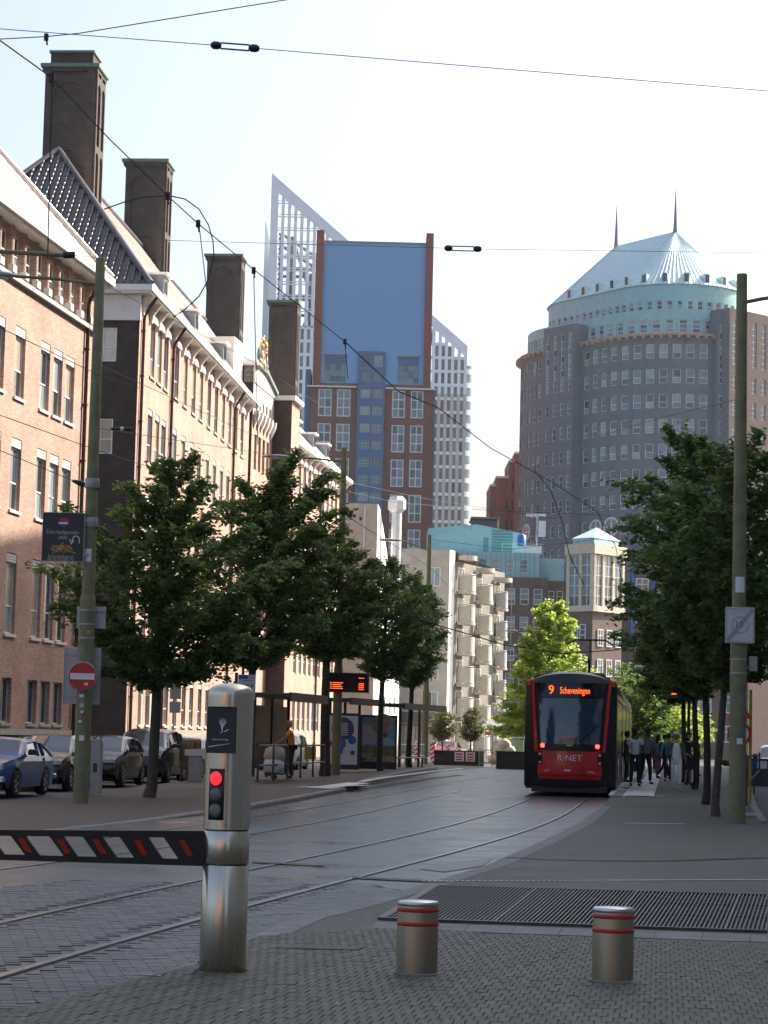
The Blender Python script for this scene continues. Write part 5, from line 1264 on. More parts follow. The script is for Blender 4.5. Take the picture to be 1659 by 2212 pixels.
# advert panel with the chips picture
a,b=sq(94,1107,179,1213,pL.y,-.2)
ad=thing('advert_panel','dark advert panel with a picture of chips hung on the left mast','sign',((a.x+b.x)/2,pL.y-.2,b.z)); w=b.x-a.x; h=a.z-b.z
MB().use('darkgrey').bbox(-w/2,w/2,0,.09,0,h,.012).build('cabinet',ad); MB().use('sign_back').box(-w/2-.012,-w/2,-.012,.1,0,h).box(w/2,w/2+.012,-.012,.1,0,h).box(-w/2,w/2,-.012,.1,h,h+.012).box(-w/2,w/2,-.012,.1,-.012,0).build('rim',ad)
mat('board_black',(.03,.029,.028),.5,0,.12)
pst=MB().use('board_black').box(-w/2+.01,w/2-.01,-.006,-.001,.01,h-.01).build('poster',ad)
sx=w/1400; P_=lambda x,y,d=-.009:((x-790)*sx,d,h-(y-90)*sx)
m=MB().use('sign_red').poly([P_(650,380),P_(930,380),P_(930,290),P_(860,255),P_(720,255),P_(650,290)]); m.use('sign_blue').poly([P_(720,520),P_(860,520),P_(790,600)]); m.poly([P_(600,480),P_(660,480),P_(720,520),P_(860,520),P_(920,480),P_(980,480),P_(980,385),P_(600,385)]); m.build('shop_logo',pst)
MB().use('white_print').poly([P_(620,470,-.0115),P_(935,470,-.0115),P_(935,405,-.0115),P_(620,405,-.0115)]).build('logo_banner',pst)
text('Echte handgesneden',.125*w/.86,'grey_print',P_(770,745),FACE,parent=pst,ext=.001,sx=.66); text('patat!',.125*w/.86,'grey_print',P_(790,920),FACE,parent=pst,ext=.001,sx=.66)
text('bramladage.nl',.105*w/.86,'grey_print',P_(730,1580),FACE,parent=pst,ext=.001,sx=.9); text('SPUISTRAAT 73',.095*w/.86,'grey_print',P_(730,1710),FACE,parent=pst,ext=.001,sx=.86)
m=MB().use('white_print'); arc=[P_(1225-115*math.cos(t)*1.0,1010-130*math.sin(t)) for t in np.linspace(.1,math.pi+.0,12)]; arc=[P_(1340,1110)]+[P_(1225+120*math.cos(t),1010-140*math.sin(t)) for t in np.linspace(0,math.pi,12)]+[P_(1085,1140)]; m.tube(arc,.012,5); m.tube([P_(1010,980),P_(1080,1145),P_(1165,1010)],.012,5); m.build('arrow',pst)
for mn,c in (('chip_a',(.42,.20,.04)),('chip_b',(.34,.13,.03)),('chip_c',(.45,.28,.08))): mat(mn,c,.6,0,.2,30)
rc=random.Random(8)
for mn in ('chip_a','chip_b','chip_c'):
    m=MB().use(mn)
    for i in range(13):
        cx,cy=rc.gauss(750,190),rc.gauss(1300,90); an=rc.uniform(-.9,.9); l=rc.uniform(120,240); c_,s2_=math.cos(an)*l/2,math.sin(an)*l/2; n_=(-math.sin(an)*17,math.cos(an)*17); d=-.0095-.0004*i
        if abs(cx-750)>450 or not 1080<cy<1450: continue
        m.poly([P_(cx-c_-n_[0],cy-s2_-n_[1],d),P_(cx-c_+n_[0],cy-s2_+n_[1],d),P_(cx+c_+n_[0],cy+s2_+n_[1],d),P_(cx+c_-n_[0],cy+s2_-n_[1],d)])
    m.build('chips_print',pst)
for z in (h*.15,h*.85): MB().use('mast_collar').box(w/2,w/2+.12,.02,.07,z-.03,z+.03).build('bracket',ad)
# no entry sign
Yn=pL.y-.24; c=at(178,1461,Yn); rn=30.5*Yn/F
ne=thing('no_entry_sign','round red no entry sign with white bar on the left mast','sign',(c.x,Yn,c.z))
MB(Matrix.Rotation(R(90),4,'X')).use('sign_back').lathe([(.001,-.02),(rn,-.02),(rn+.012,0),(rn,.006),(.001,.006)],36).build('plate',ne); MB(Matrix.Rotation(R(90),4,'X')).use('sign_red').disc((0,0,.009),rn*.985,(0,0,1),36).build('red_face',ne); MB().use('white_print').box(-rn*.86,rn*.86,-.014,-.011,-rn*.22,rn*.22).build('white_bar',ne); MB().use('white_print').box(rn*.15,rn*.42,-.013,-.0105,-rn*.62,-rn*.44).build('sticker',ne)
MB().use('sign_back').box(-.04,.04,.02,.08,-.08,.08).build('bracket',ne)
# two sign backs on the left mast
a,b=sq(140,1398,215,1522,pL.y,.24); sb=thing('sign_back','large pale metal sign seen from behind, half hidden by the left mast','sign',((a.x+b.x)/2,pL.y+.24,b.z)); w,h=b.x-a.x,a.z-b.z
MB().use('sign_back').bbox(-w/2,w/2,-.01,.01,0,h,.008).build('plate',sb); MB().use('mast_collar').box(-w/2,w/2,-.035,-.011,h*.12,h*.12+.04).box(-w/2,w/2,-.035,-.011,h*.85,h*.85+.04).box(-w/2,-w/2+.03,-.03,-.011,0,h).build('rail',sb)
a,b=sq(167,1310,228,1358,pL.y,.24); sb=thing('sign_back','small grey metal sign seen from behind, right of the left mast','sign',((a.x+b.x)/2,pL.y+.24,b.z)); w,h=b.x-a.x,a.z-b.z
MB().use('sign_back').bbox(-w/2,w/2,-.01,.01,0,h,.008).build('plate',sb); MB().use('mast_collar').box(-w/2,w/2,-.035,-.011,h*.75,h*.75+.04).build('rail',sb)
for z in (4.05,3.75,3.45): bend(ML,.166,z)
# square zone sign on the right mast
Yz=pR.y-.22; a,b=at(1567,1311,Yz),at(1630,1390,Yz); w,h=b.x-a.x,a.z-b.z
zs_=thing('zone_sign','square pale end of zone sign with diagonal bars on the right mast','sign',((a.x+b.x)/2,Yz,b.z))
MB().use('sign_back').bbox(-w/2,w/2,-.004,.02,0,h,.01).build('plate',zs_)
m=MB().use('sign_face').box(-w/2+.012,w/2-.012,-.008,-.0045,.012,h-.012); fc=m.build('face',zs_)
m=MB().use('sign_grey'); e_=.028
m.box(-w/2+e_,w/2-e_,-.0105,-.0085,e_,e_+.008).box(-w/2+e_,w/2-e_,-.0105,-.0085,h-e_-.008,h-e_).box(-w/2+e_,-w/2+e_+.008,-.0105,-.0085,e_,h-e_).box(w/2-e_-.008,w/2-e_,-.0105,-.0085,e_,h-e_)
for k in range(4):
    o_=(k-1.5)*.022; A_=Vector((-w/2+.045+o_*.8,0,.04-o_*.6)); B_=Vector((w/2-.045+o_*.8,0,h-.04-o_*.6)); d=(B_-A_).normalized(); n_=Vector((-d.z,0,d.x))*.005
    m.extr([A_-n_+Vector((0,-.0125,0)),B_-n_+Vector((0,-.0125,0)),B_+n_+Vector((0,-.0125,0)),A_+n_+Vector((0,-.0125,0))],(0,.002,0))
m.build('bars',zs_)
MB(Matrix.Translation((0,-.0095,h*.5))@Matrix.Rotation(R(90),4,'X')).use('sign_fade').lathe([(w*.24,0),(w*.315,0)],36,smooth=False).build('faded_ring',zs_)
text('15',.19,'sign_grey',(-.02,-.011,h*.52),FACE,parent=zs_,ext=.0008); text('ZONE',.085,'sign_fade',(0,-.011,h*.865),FACE,parent=zs_,ext=.0008)
for z in (3.25,2.97): bend(MR,.171,z)
a,b=at(1618,1418,pR.y+.1),at(1636,1450,pR.y+.1); t=thing('sign_back','small grey sign plate clamped behind the right mast below the zone sign','sign',((a.x+b.x)/2,pR.y+.1,b.z)); MB().use('sign_back').bbox(-(b.x-a.x)/2,(b.x-a.x)/2,0,.015,0,a.z-b.z,.01).build('plate',t); MB().use('mast_collar').box(-.2,0,-.02,.0,.05,.08).build('arm',t)
# ================================================================ street lamps on arms
def lamp(px0,py0,px1,py1,pxl,pyl,Y,label,rad=.035,length=.85,tomast=True):
    a=at(px0,py0,Y); b=at(px1,py1,Y); t=thing('street_lamp',label,'lamp',a,0,'grey street lamps on arms')
    d=(b-a); MB().use('mast').tube([(0,0,0),d*.5+Vector((0,0,d.length*.02)),d],rad,8).build('arm',t)
    sg=1 if d.x>0 else -1; L_=length; c=d+Vector((sg*.0,0,0))
    m=MB().use('lamp_grey'); n=10
    prof=[(0,.05),(.1,.1),(.35,.14),(.65,.13),(.9,.08),(1,.02)]
    m.smooth=True; vs=[]
    for u,hh in prof:
        for k in range(n): an=2*math.pi*k/n; vs.append((c.x+sg*u*L_,c.y+.17*math.sin(an)*min(1,hh/.12),c.z+hh*(math.cos(an)*.5+.25)*1.0))
    m.add(vs,[(j*n+k,j*n+(k+1)%n,(j+1)*n+(k+1)%n,(j+1)*n+k) for j in range(len(prof)-1) for k in range(n)]); m.build('lamp_head',t,weld=False)
    MB().use('lamp_lens').box(c.x+min(sg*.2*L_,sg*.8*L_),c.x+max(sg*.2*L_,sg*.8*L_),c.y-.1,c.y+.1,c.z-.055,c.z-.035).build('lens',t)
lamp(212,615,33,597,0,0,pL.y,'street lamp on a long arm at the top left of the view')
lamp(742,998,626,988,0,0,pC.y,'street lamp on the mast in front of the poster shelter',length=1.05)
lamp(928,1190,868,1168,0,0,pD.y,'street lamp on the mast beyond the poster shelter',length=1.3)
p=at(1140,1362,140); lamp(1150,1364,1119,1364,0,0,140,'small pale street lamp in front of the green tree',length=.8)
p=at(985,1330,140); lamp(928,1335,942,1331,0,0,pD.y-.1,'small pale street lamp by the balconies',length=.75)
lamp(1604,654,1690,640,0,0,pR.y,'street lamp arm reaching out of the view from the right mast',rad=.04)
t=thing('support_arm','green tubular wire arm crossing the attic windows at the top left','arm',at(-60,540,pL.y)); d=at(152,552,pL.y)-at(-60,540,pL.y); MB().use('mast').tube([(0,0,0),d],.05,8).build('tube',t); MB().use('black').tube([d*.93,d+Vector((.1,0,.02))],.075,8).build('insulator',t)
# ================================================================ overhead wires
def wire(pts,label,r=.0045,mn='wire',name='overhead_wire',sag=.0):
    P_=[]
    for x,y,z in pts:
        P_.append(at(x,y,z))
    if not 0<pts[0][0]<1659: P_[0]=P_[0]+(P_[0]-P_[1]).normalized()*30
    if not (0<pts[-1][0]<1659 and pts[-1][1]>0): P_[-1]=P_[-1]+(P_[-1]-P_[-2]).normalized()*30
    Q=[]
    for a,b in zip(P_[:-1],P_[1:]):
        for k in range(6):
            t=k/6; q=a.lerp(b,t); q.z-=sag*4*t*(1-t); Q.append(q)
    Q.append(P_[-1]); o=Q[0].copy()
    ob=MB().use(mn).tube([q-o for q in Q],r,6).build(name,None,o); tag(ob,label,'wire','overhead tram wires'); return ob
def zwire(pts,z,label,r=.0045,mn='wire'):
    """wire at height z through photo points"""
    return wire([(x,y,G(x,y,z).y) for x,y in pts],label,r,mn)
def insul(x0,y0,x1,y1,Y,label):
    a,b=at(x0,y0,Y),at(x1,y1,Y); d=b-a; t=thing('wire_insulator',label,'insulator',a,0,'insulators on the span wires')
    m=MB().use('black'); dn=d.normalized(); up=Vector((0,0,1)); L_=d.length
    for s in (.0,.78): m.tube([d*s,d*(s+.06),d*(s+.16),d*(s+.22)],[L_*.04,L_*.085,L_*.085,L_*.05],8)
    m.build('end_cap',t); m=MB().use('wire')
    for s in (-1,1): m.tube([d*.2+up*s*L_*.06,d*.8+up*s*L_*.06],L_*.018,6)
    m.build('rod',t)
wire([(-30,60,24),(455,97,24)],'span wire entering at the upper left corner',.0045); wire([(560,105,24),(1700,200,24)],'span wire running from the top insulator to the right edge',.0045); insul(455,97,560,105,24,'insulator on the highest span wire above the chimneys')
wire([(-20,85.5,19),(100,79,19),(170,72,19),(640,-4,19)],'wire rising to the top edge right of the tall chimney',.0045)
zwire([(-20,73),(112,168),(236,300),(362,423)],5.7,'contact wire from the left edge to the first clamp',.0045); zwire([(362,423),(428,483),(548,582),(745,738)],5.7,'contact wire in front of the slanted tower',.0045)
zwire([(745,738),(860,845),(945,880),(1060,968),(1190,1040),(1290,1105)],5.65,'contact wire falling across the blue tower',.0065,'wire')
for i,(x,y,l) in enumerate(((100,80,'clamp at the top of the tall chimney'),(112,166,'clamp across the tall chimney'),(362,423,'clamp beside the second chimney'),(428,483,'clamp left of the third chimney'),(548,584,'clamp left of the slanted tower'),(745,738,'clamp in front of the blue wall'))):
    Y=G(x,y,5.7).y if i else 19; p=at(x,y,Y); t=thing('wire_clamp','small dark wire '+l,'clamp',p,0,'clamps on the contact wire'); MB().use('black').bbox(-.018,.018,-.018,.018,-.03,.03,.006).build('body',t); MB().use('black').tube([(0,0,.0),(.01,0,-.07)],.008,6).build('eye',t)
def drop(x0,y0,x1,y1,Y,label): wire([(x0,y0,Y),(x1,y1,Y)],label,.005)
drop(112,170,103,560,17.5,'thin dropper hanging in front of the tall chimney'); drop(430,486,448,640,21,'thin dropper beside the third chimney'); drop(548,586,557,960,22.5,'thin dropper left of the slanted tower'); drop(745,742,752,820,25,'dropper in front of the blue wall')
# loop cable
wire([(225,452,24)]+[(x,y,24) for x,y in ((270,436),(310,426),(362,422),(400,430),(430,452),(450,485),(460,520),(462,550),(452,600),(430,640),(400,668),(375,685))],'slack looping cable between the chimneys',.007)
wire([(355,519,40),(960,536,40)],'thin span wire crossing the slanted tower',.0045); wire([(1040,538,40),(1700,547,40)],'thin span wire crossing the round tower roof',.0045); insul(960,536,1040,538,40,'insulator right of the blue tower')
wire([(215,557,51),(152,551,51)],'short stay from the left mast to the tubular arm',.008)
for pts,l in (([(-10,703,44),(218,812,48),(300,838,50)],'wire crossing the near brick facade below the attic'),([(-10,893,44),(214,974,48),(430,1042,60)],'wire crossing the near facade between upper windows'),([(-10,969,44),(160,1039,48)],'lowest wire on the near facade'),([(217,610,51),(330,668,62),(547,782,80),(700,880,110)],'wire from the left mast along the bracketed eaves'),([(220,790,51),(560,946,90),(745,1040,95)],'wire across the long facade to the middle mast'),([(215,925,51),(745,1007,95)],'wire from left mast insulator to middle mast'),([(745,1040,95),(930,1080,110),(1200,1120,120),(1590,1040,48)],'long span wire across the brick tower'),([(930,1165,125),(1100,1187,130),(1290,1165,120),(1594,935,48)],'span wire rising to the right mast'),([(1594,862,48),(1420,905,60),(1240,958,80),(1100,962,100)],'span wire from the right mast in front of the round tower'),([(752,1062,95),(850,1085,100),(1060,1103,110),(1300,1112,110),(1592,1138,48)],'level span wire low across the towers'),([(630,1040,60),(830,1165,90),(930,1225,125),(1000,1300,150)],'wire descending in front of the white house'),([(1290,1105,40),(1330,1180,55),(1345,1270,70)],'contact wire continuing down to the tram')):
    wire(pts,l,.008 if pts[0][2]<60 else .012)
wire([(880,1330,60),(950,1352,60),(1090,1393,62),(1220,1412,64),(1330,1404,68),(1420,1380,72)],'thick black cable sagging above the tram',.016)
wire([(1150,1010,90),(1190,1060,90),(1215,1130,90),(1230,1200,90),(1262,1265,90)],'dark cable dropping in front of the round tower',.02)
t=thing('wire_insulator','grey bar insulator on the wire right of the left mast','insulator',at(240,926,52)); d=at(285,927,52)-at(240,926,52); MB().use('black').tube([(0,0,0),d],.035,8).build('rod',t); MB().use('white_print').tube([d*.45,d*.6],.045,8).build('sleeve',t)
t=thing('wire_insulator','dark arm insulator left of the left mast below the wires','insulator',at(155,1038,51)); d=at(200,1052,51)-at(155,1038,51); MB().use('black').tube([(0,0,0),d*.4,d],[.02,.07,.03],8).build('body',t); MB().use('wire').tube([d,d+Vector((.15,0,0))],.02,6).build('hook',t)
# ================================================================ tram
mat('tram_side_glass',(.014,.018,.02),.12,0,.2,1.2,spec=.3); tp=G(1229,1721); TH=.122
tram=thing('tram','black and red tram standing at the right-hand stop, seen from behind','tram',(tp.x,tp.y,0),-TH)
HW=1.325; ZT=3.5
def rp(x,z,o=0.):
    """rear surface: bulges towards the viewer in the middle, leans forward at the top"""
    return (x,.42*abs(x/1.325)**2.2+.34*max(0,(z-1.2)/2.3)**1.7+.12*max(0,(.7-z)/.5)-o,z)
def panel(mb,x0,x1,z0,z1,o=0.,nx=10,nz=6,xt0=None,xt1=None):
    """panel on the rear surface; xt: x range at the top"""
    xt0=x0 if xt0 is None else xt0; xt1=x1 if xt1 is None else xt1
    vs=[rp((x0+(x1-x0)*i/nx)*(1-j/nz)+(xt0+(xt1-xt0)*i/nx)*j/nz,z0+(z1-z0)*j/nz,o) for j in range(nz+1) for i in range(nx+1)]
    sm=mb.smooth; mb.smooth=True; mb.add(vs,[(j*(nx+1)+i,j*(nx+1)+i+1,(j+1)*(nx+1)+i+1,(j+1)*(nx+1)+i) for j in range(nz) for i in range(nx)]); mb.smooth=sm
# body shell
mb=MB().use('tram_black'); panel(mb,-HW,HW,.28,3.28,0,24,16)
prof=[(HW,.28),(HW,3.0),(HW-.06,3.28),(HW-.25,3.45),(HW-.6,3.56),(0,3.62)]; prof=prof+[(-x,z) for x,z in prof[-2::-1]]
L_T=35.; y0s=[.9,1.6]+list(np.arange(3,L_T,2.0))+[L_T]
mb.smooth=True
vs=[(x,y,z) for y in y0s for x,z in prof]; n=len(prof)
mb.add(vs,[(j*n+i+1,j*n+i,(j+1)*n+i,(j+1)*n+i+1) for j in range(len(y0s)-1) for i in range(n-1)])
# joining strip between the rear surface and the first body ring
zz=[.28+(3.28-.28)*j/16 for j in range(17)]
for sx_ in (-1,1):
    for a,b in zip(zz[:-1],zz[1:]):
        q=lambda z:(sx_*HW if z<3.0 else sx_*(HW-.06*(z-3.0)/.28),.9,z)
        f=[rp(sx_*HW,a),q(a),q(b),rp(sx_*HW,b)]; mb.add(f if sx_>0 else f[::-1],[(0,1,2,3)])
top=[rp(-HW+2*HW*i/24,3.28) for i in range(25)]
for i in range(24):
    def rt(x): ax_=abs(x); return (x,.95,3.28+(.34*(1-(ax_/HW)**2.6)))
    a,b=top[i],top[i+1]; m1=(a[0],(a[1]+.55)/1.6,(a[2]+rt(a[0])[2]*1.0)/2+.10*(1-abs(a[0]/HW)**2)); m2_=(b[0],(b[1]+.55)/1.6,(b[2]+rt(b[0])[2])/2+.10*(1-abs(b[0]/HW)**2))
    mb.add([a,b,m2_,m1],[(0,1,2,3)]); mb.add([m1,m2_,rt(b[0]),rt(a[0])],[(0,1,2,3)])
mb.smooth=False; mb.add([(x,L_T,z) for x,z in prof],[tuple(range(n-1,-1,-1))]); mb.box(-HW+.02,HW-.02,.9,L_T,.2,.3); mb.build('body',tram)
m=MB().use('tram_roof').bbox(-.9,.9,3,7,3.45,3.66,.06); m.bbox(-.9,.9,9,15,3.45,3.68,.06); m.bbox(-.9,.9,20,32,3.45,3.68,.06); m.build('roof_equipment',tram)
m=MB().use('tram_glass'); panel(m,-.84,.84,1.5,2.82,.012,14,8,-.93,.93); m.build('rear_window',tram)
m=MB().use('blackgloss'); panel(m,-.93,.93,2.84,3.26,.012,14,4,-1.02,1.02); dp=m.build('display_band',tram)
m=MB().use('red_paint'); panel(m,-.92,.92,.62,1.3,.022,14,6); panel(m,-.9,.9,.5,.6,.03,14,2); rpnl=m.build('red_panel',tram)
m=MB().use('red_paint')
for s in (-1,1):
    a=[s*(.95+.15*t) for t in (0,1)]; x0,x1=sorted((s*.93,s*1.02)); xt0,xt1=sorted((s*1.08,s*1.17)); panel(m,x0,x1,1.28,3.34,.03,2,14,xt0,xt1)
    p=rp(s*1.14,3.3,.03); m.bbox(min(p[0],p[0]+s*.16),max(p[0],p[0]+s*.16),p[1]-.03,p[1]+.2,3.18,3.36,.05)
m.build('red_pillar',tram)
for s in (-1,1):
    c=Vector(rp(s*.79,1.45,.015)); m=MB(Matrix.Translation(c)@Matrix.Rotation(R(90),4,'X')).use('tail_red').lathe([(.062,0),(.055,.02),(.001,.026)],16).build('tail_light',tram)
    m=MB().use('blackgloss'); panel(m,*sorted((s*.80,s*.92)),.9,1.28,.034,3,5); cl=m.build('lamp_cluster',tram)
    for z in (.96,1.2): c=Vector(rp(s*.86,z,.04)); MB(Matrix.Translation(c)@Matrix.Rotation(R(90),4,'X')).use('lamp_lens').lathe([(.04,0),(.034,.014),(.001,.018)],14).build('lamp',cl)
m=MB().use('black'); panel(m,-1.05,1.05,.3,.5,.02,12,2); m.bbox(-1.1,1.1,.25,.9,.12,.3,.03); m.build('bumper',tram)
# side panels, windows and doors on the platform side
for s in (-1,1):
    sd_=s*(HW+.008)
    for i,(a,b,isd) in enumerate([(1.5,3.0,0),(3.3,4.7,1),(5.0,7.2,0),(7.4,9.6,0),(10.2,11.6,1),(12,14.2,0),(14.4,16.6,0),(17.4,18.8,1),(19.2,21.4,0),(21.6,23.8,0),(24.4,25.8,1),(26.2,28.4,0),(28.6,30.8,0),(31.2,33.6,0)]):
        m=MB().use('tram_side_glass').box(min(sd_,s*HW),max(sd_,s*HW),a,b,(.45 if isd else 1.25),2.75); m.build('door_glass' if isd else 'side_window',tram)
    m=MB().use('red_paint').box(min(sd_,s*HW),max(sd_,s*HW),1.2,34,2.86,2.98); m.build('side_stripe',tram)
    for y in (9.0,18,27): MB().use('rubber').box(min(sd_,s*HW),max(sd_,s*HW)+.005,y-.15,y+.15,.3,2.9).build('gangway_bellows',tram)
for y in (3.0,12.0,22,31):
    for s in (-1,1):
        MB(Matrix.Translation((s*.72,y,.31))@Matrix.Rotation(R(90),4,'Y')).use('rail').lathe([(.001,-.06),(.3,-.06),(.31,.06),(.001,.06)],20).build('wheel',tram)
# lettering, markings, wiper, lamps
text('R·NET',.25,'white_print',rp(0,1.10,.03),FACE,parent=tram,ext=.002,sx=1.05); text('HTM',.10,'white_print',rp(-.62,.73,.03),FACE,parent=tram,ext=.002); text('5040',.095,'grey_print',rp(.58,.71,.03),FACE,parent=tram,ext=.002,sx=1.1)
MB().use('white_print').box(-.15,.03,rp(0,.76,.03)[1]-.004,rp(0,.76,.03)[1],.73,.77).build('service_mark',tram); MB().use('white_print').box(-.09,.07,rp(0,1.47,.02)[1]-.01,rp(0,1.47,.02)[1],1.455,1.485).build('handle',tram)
text('9',.36,'led',rp(-.57,3.05,.05),FACE,parent=tram,ext=.002,sx=1.0); text('Scheveningen',.27,'led',rp(.12,3.04,.05),FACE,parent=tram,ext=.002,sx=.60)
a,b=Vector(rp(.15,1.5,.05)),Vector(rp(.62,1.95,.05)); MB().use('black').tube([a,b],.012,5).tube([b+Vector((-.22,0,-.2)),b+Vector((.1,0,.12))],.012,5).build('wiper',tram)
# pantograph
pg=link('pantograph',None,tram,(0,17,3.6)); m=MB().use('black').box(-.5,.5,-.4,.4,.15,.25).tube([(0,.3,.25),(0,-.7,.95)],.05,6).tube([(0,-.7,.95),(0,.25,1.62)],.04,6); m.build('arm',pg); MB().use('black').tube([(-.85,.25,1.5),(-.55,.25,1.68),(.55,.25,1.68),(.85,.25,1.5)],.035,6).tube([(-.5,.05,1.68),(.5,.05,1.68)],.025,6).build('contact_bar',pg)
# ================================================================ cars
def car(label,loc,rz,L_,Wd,prof,belt,paint,wheels=(.75,3.2),wr=.31,plate=False,name='parked_car',group='cars parked along the left',lights=True,chrome=False):
    """prof: (x, roof z); x=0 front; belt: height of window line"""
    c=thing(name,label,'car',loc,rz,group); hw=Wd/2
    px=[p[0] for p in prof]; pz=[p[1] for p in prof]
    Z=lambda x:float(np.interp(x,px,pz))
    xs=sorted(set([round(v,3) for v in np.arange(0,L_+.01,.1)]+[p[0] for p in prof]+[w+d for w in wheels for d in (-wr-.06,-wr*.7,0,wr*.7,wr+.06)]))
    xs=[x for x in xs if 0<=x<=L_]
    def low(x):
        z=.22+(.12 if x<.25 or x>L_-.2 else 0)
        for w in wheels:
            d=abs(x-w); 
            if d<wr+.06: z=max(z,math.sqrt(max(0,(wr+.07)**2-d*d))+.29)
        return z
    def sec(x):
        zt=Z(x); e=min(x,L_-x); tp_=min(1,.80+.2*math.sqrt(min(1,e/.7))); b=min(belt,zt-.02); l=low(x)
        h=max(0,zt-belt); g=hw*tp_
        m_=max(l+.02,.55)
        return [(g*.96,l),(g,m_),(g*.985,max(m_+.01,b-.12)),(g*.93,b),(g*(.93-.17*min(1,h/.5)),max(b+.005,zt-.07)),(g*(.82-.22*min(1,h/.5)),zt-.012*(1 if h>.1 else 1)),(0,zt+.02)]
    S=[sec(x) for x in xs]; body=MB().use(paint); glass={}
    body.smooth=True
    def quad_(mb,i,k,s,o=0):
        a,b,c_,d=[(xs[i+u],s*(S[i+u][k+v][0]),S[i+u][k+v][1]) for u,v in ((0,0),(1,0),(1,1),(0,1))]
        mb.add([a,b,c_,d] if s<0 else [a,d,c_,b],[(0,1,2,3)])
    scr=MB().use('car_glass'); rear=MB().use('car_glass'); sides={-1:MB().use('car_glass'),1:MB().use('car_glass')}
    gx=[x for x in px if Z(x)>belt+.25]; g0,g1=gx[0],gx[-1]
    # start and end of the glass slope
    f0=max([x for x,z in prof if z<=belt+.25 and x<g0]); r1=min([x for x,z in prof if z<=belt+.25 and x>g1])
    for i in range(len(xs)-1):
        xm=(xs[i]+xs[i+1])/2; zm=Z(xm)
        for k in range(6):
            for s in (-1,1):
                tgt=body
                if zm>belt+.1:
                    if k==3 and g0-.25<xm<g1+.3: tgt=sides[s]
                    elif k>=4 and f0<xm<g0: tgt=scr
                    elif k>=4 and g1<xm<r1: tgt=rear
                    if k==3 and (f0<xm<=g0-.25 or g1+.3<=xm<r1): tgt=sides[s] if zm>belt+.2 else body
                quad_(tgt,i,k,s)
    for i in (0,len(xs)-1):
        pts=[(xs[i],-y,z) for y,z in S[i]]+[(xs[i],y,z) for y,z in S[i][-2::-1]]; body.add(pts if i else pts[::-1],[tuple(range(len(pts)))])
    body.smooth=False; body.use('black').box(.3,L_-.3,-hw*.75,hw*.75,.16,.4)
    for w in wheels:
        for s in (-1,1): body.box(w-wr-.05,w+wr+.05,min(s*hw*.55,s*hw*.8),max(s*hw*.55,s*hw*.8),.2,.62)
    bo=body.build('body',c,weld=False)
    scr.build('windscreen',c); rear.build('rear_window',c)
    for s in (-1,1): sides[s].build('side_window',c)
    tr=MB().use(paint)
    for s in (-1,1):
        def edge(x,kk,o=.006): q=sec(x)[kk]; return Vector((x,s*(q[0]+o),q[1]))
        tr.tube([edge(f0,3),edge((f0+g0)/2,4),edge(g0,4),edge((g0+g1)/2,4),edge(g1,4),edge(r1,3)],.032,6)
        bx=(g0+g1)/2+.1; tr.tube([edge(bx,3),edge(bx+.02,4)],.035,6)
        if L_>3.9: bx=g1-.12; tr.tube([edge(bx,3),edge(bx-.05,4)],.045,6)
        MB().use('black').bbox(g0-.25,g0-.08,min(s*hw*.95,s*(hw+.16)),max(s*hw*.95,s*(hw+.16)),belt+.02,belt+.16,.03).build('wing_mirror',c)
        MB().use(paint if not chrome else 'steel_cap').box(bx+.1-.9,bx+.3-.9,min(s*hw*.98,s*(hw+.012)),max(s*hw*.98,s*(hw+.012)),belt-.16,belt-.125).build('door_handle',c)
        MB().use('black').box(bx-.012-.05,bx-.05,min(s*hw*.95,s*(hw+.003)),max(s*hw*.95,s*(hw+.003)),.35,belt-.05).build('door_gap',c)
    tr.build('window_pillar',c)
    for w in wheels:
        for s in (-1,1):
            o=link('wheel',None,c,(w,s*(hw-.10),wr)); M_=Matrix.Rotation(R(90),4,'X')
            MB(M_).use('rubber').lathe([(wr*.62,-.1),(wr*.95,-.1),(wr,-.06),(wr,.06),(wr*.95,.1),(wr*.62,.1)],24).build('tyre',o)
            m=MB(M_).use('steel_cap').lathe([(.03,-.085),(.05,-.095)],8); 
            for k in range(5):
                a=2*math.pi*k/5; d=Vector((math.cos(a),math.sin(a),0)); e=Vector((-d.y,d.x,0))*.035
                for zz_ in (-.09,.09): m.add([d*.03-e+Vector((0,0,zz_)),d*.03+e+Vector((0,0,zz_)),d*wr*.64+e+Vector((0,0,zz_)),d*wr*.64-e+Vector((0,0,zz_))],[(0,1,2,3)])
            m.lathe([(wr*.56,-.095),(wr*.65,-.1)],20); m.lathe([(wr*.56,.095),(wr*.65,.1)],20); m.use('black').lathe([(.001,-.02),(wr*.6,-.02)],16); m.lathe([(.001,.02),(wr*.6,.02)],16); m.build('rim',o)
    if lights:
        for s in (-1,1):
            MB().use('lamp_lens').bbox(.02,.24,min(s*hw*.52,s*hw*.84),max(s*hw*.52,s*hw*.84),belt-.30,belt-.17,.03).build('headlight',c)
            MB().use('tail_red2').bbox(L_-.14,L_-.02,min(s*hw*.6,s*hw*.83),max(s*hw*.6,s*hw*.83),belt-.25,belt-.08,.03).build('tail_light',c)
        MB().use('black').box(-.012,.06,-hw*.42,hw*.42,.36,.56).build('grille',c); MB().use('gold').box(-.03,-.01,-.26,.26,.3,.41).build('number_plate',c)
        if chrome: MB().use('steel_cap').bbox(-.07,.05,-hw*.92,hw*.92,.36,.48,.03).build('front_bumper',c); MB().use('steel_cap').bbox(L_-.05,L_+.07,-hw*.92,hw*.92,.38,.5,.03).build('rear_bumper',c)
    return c
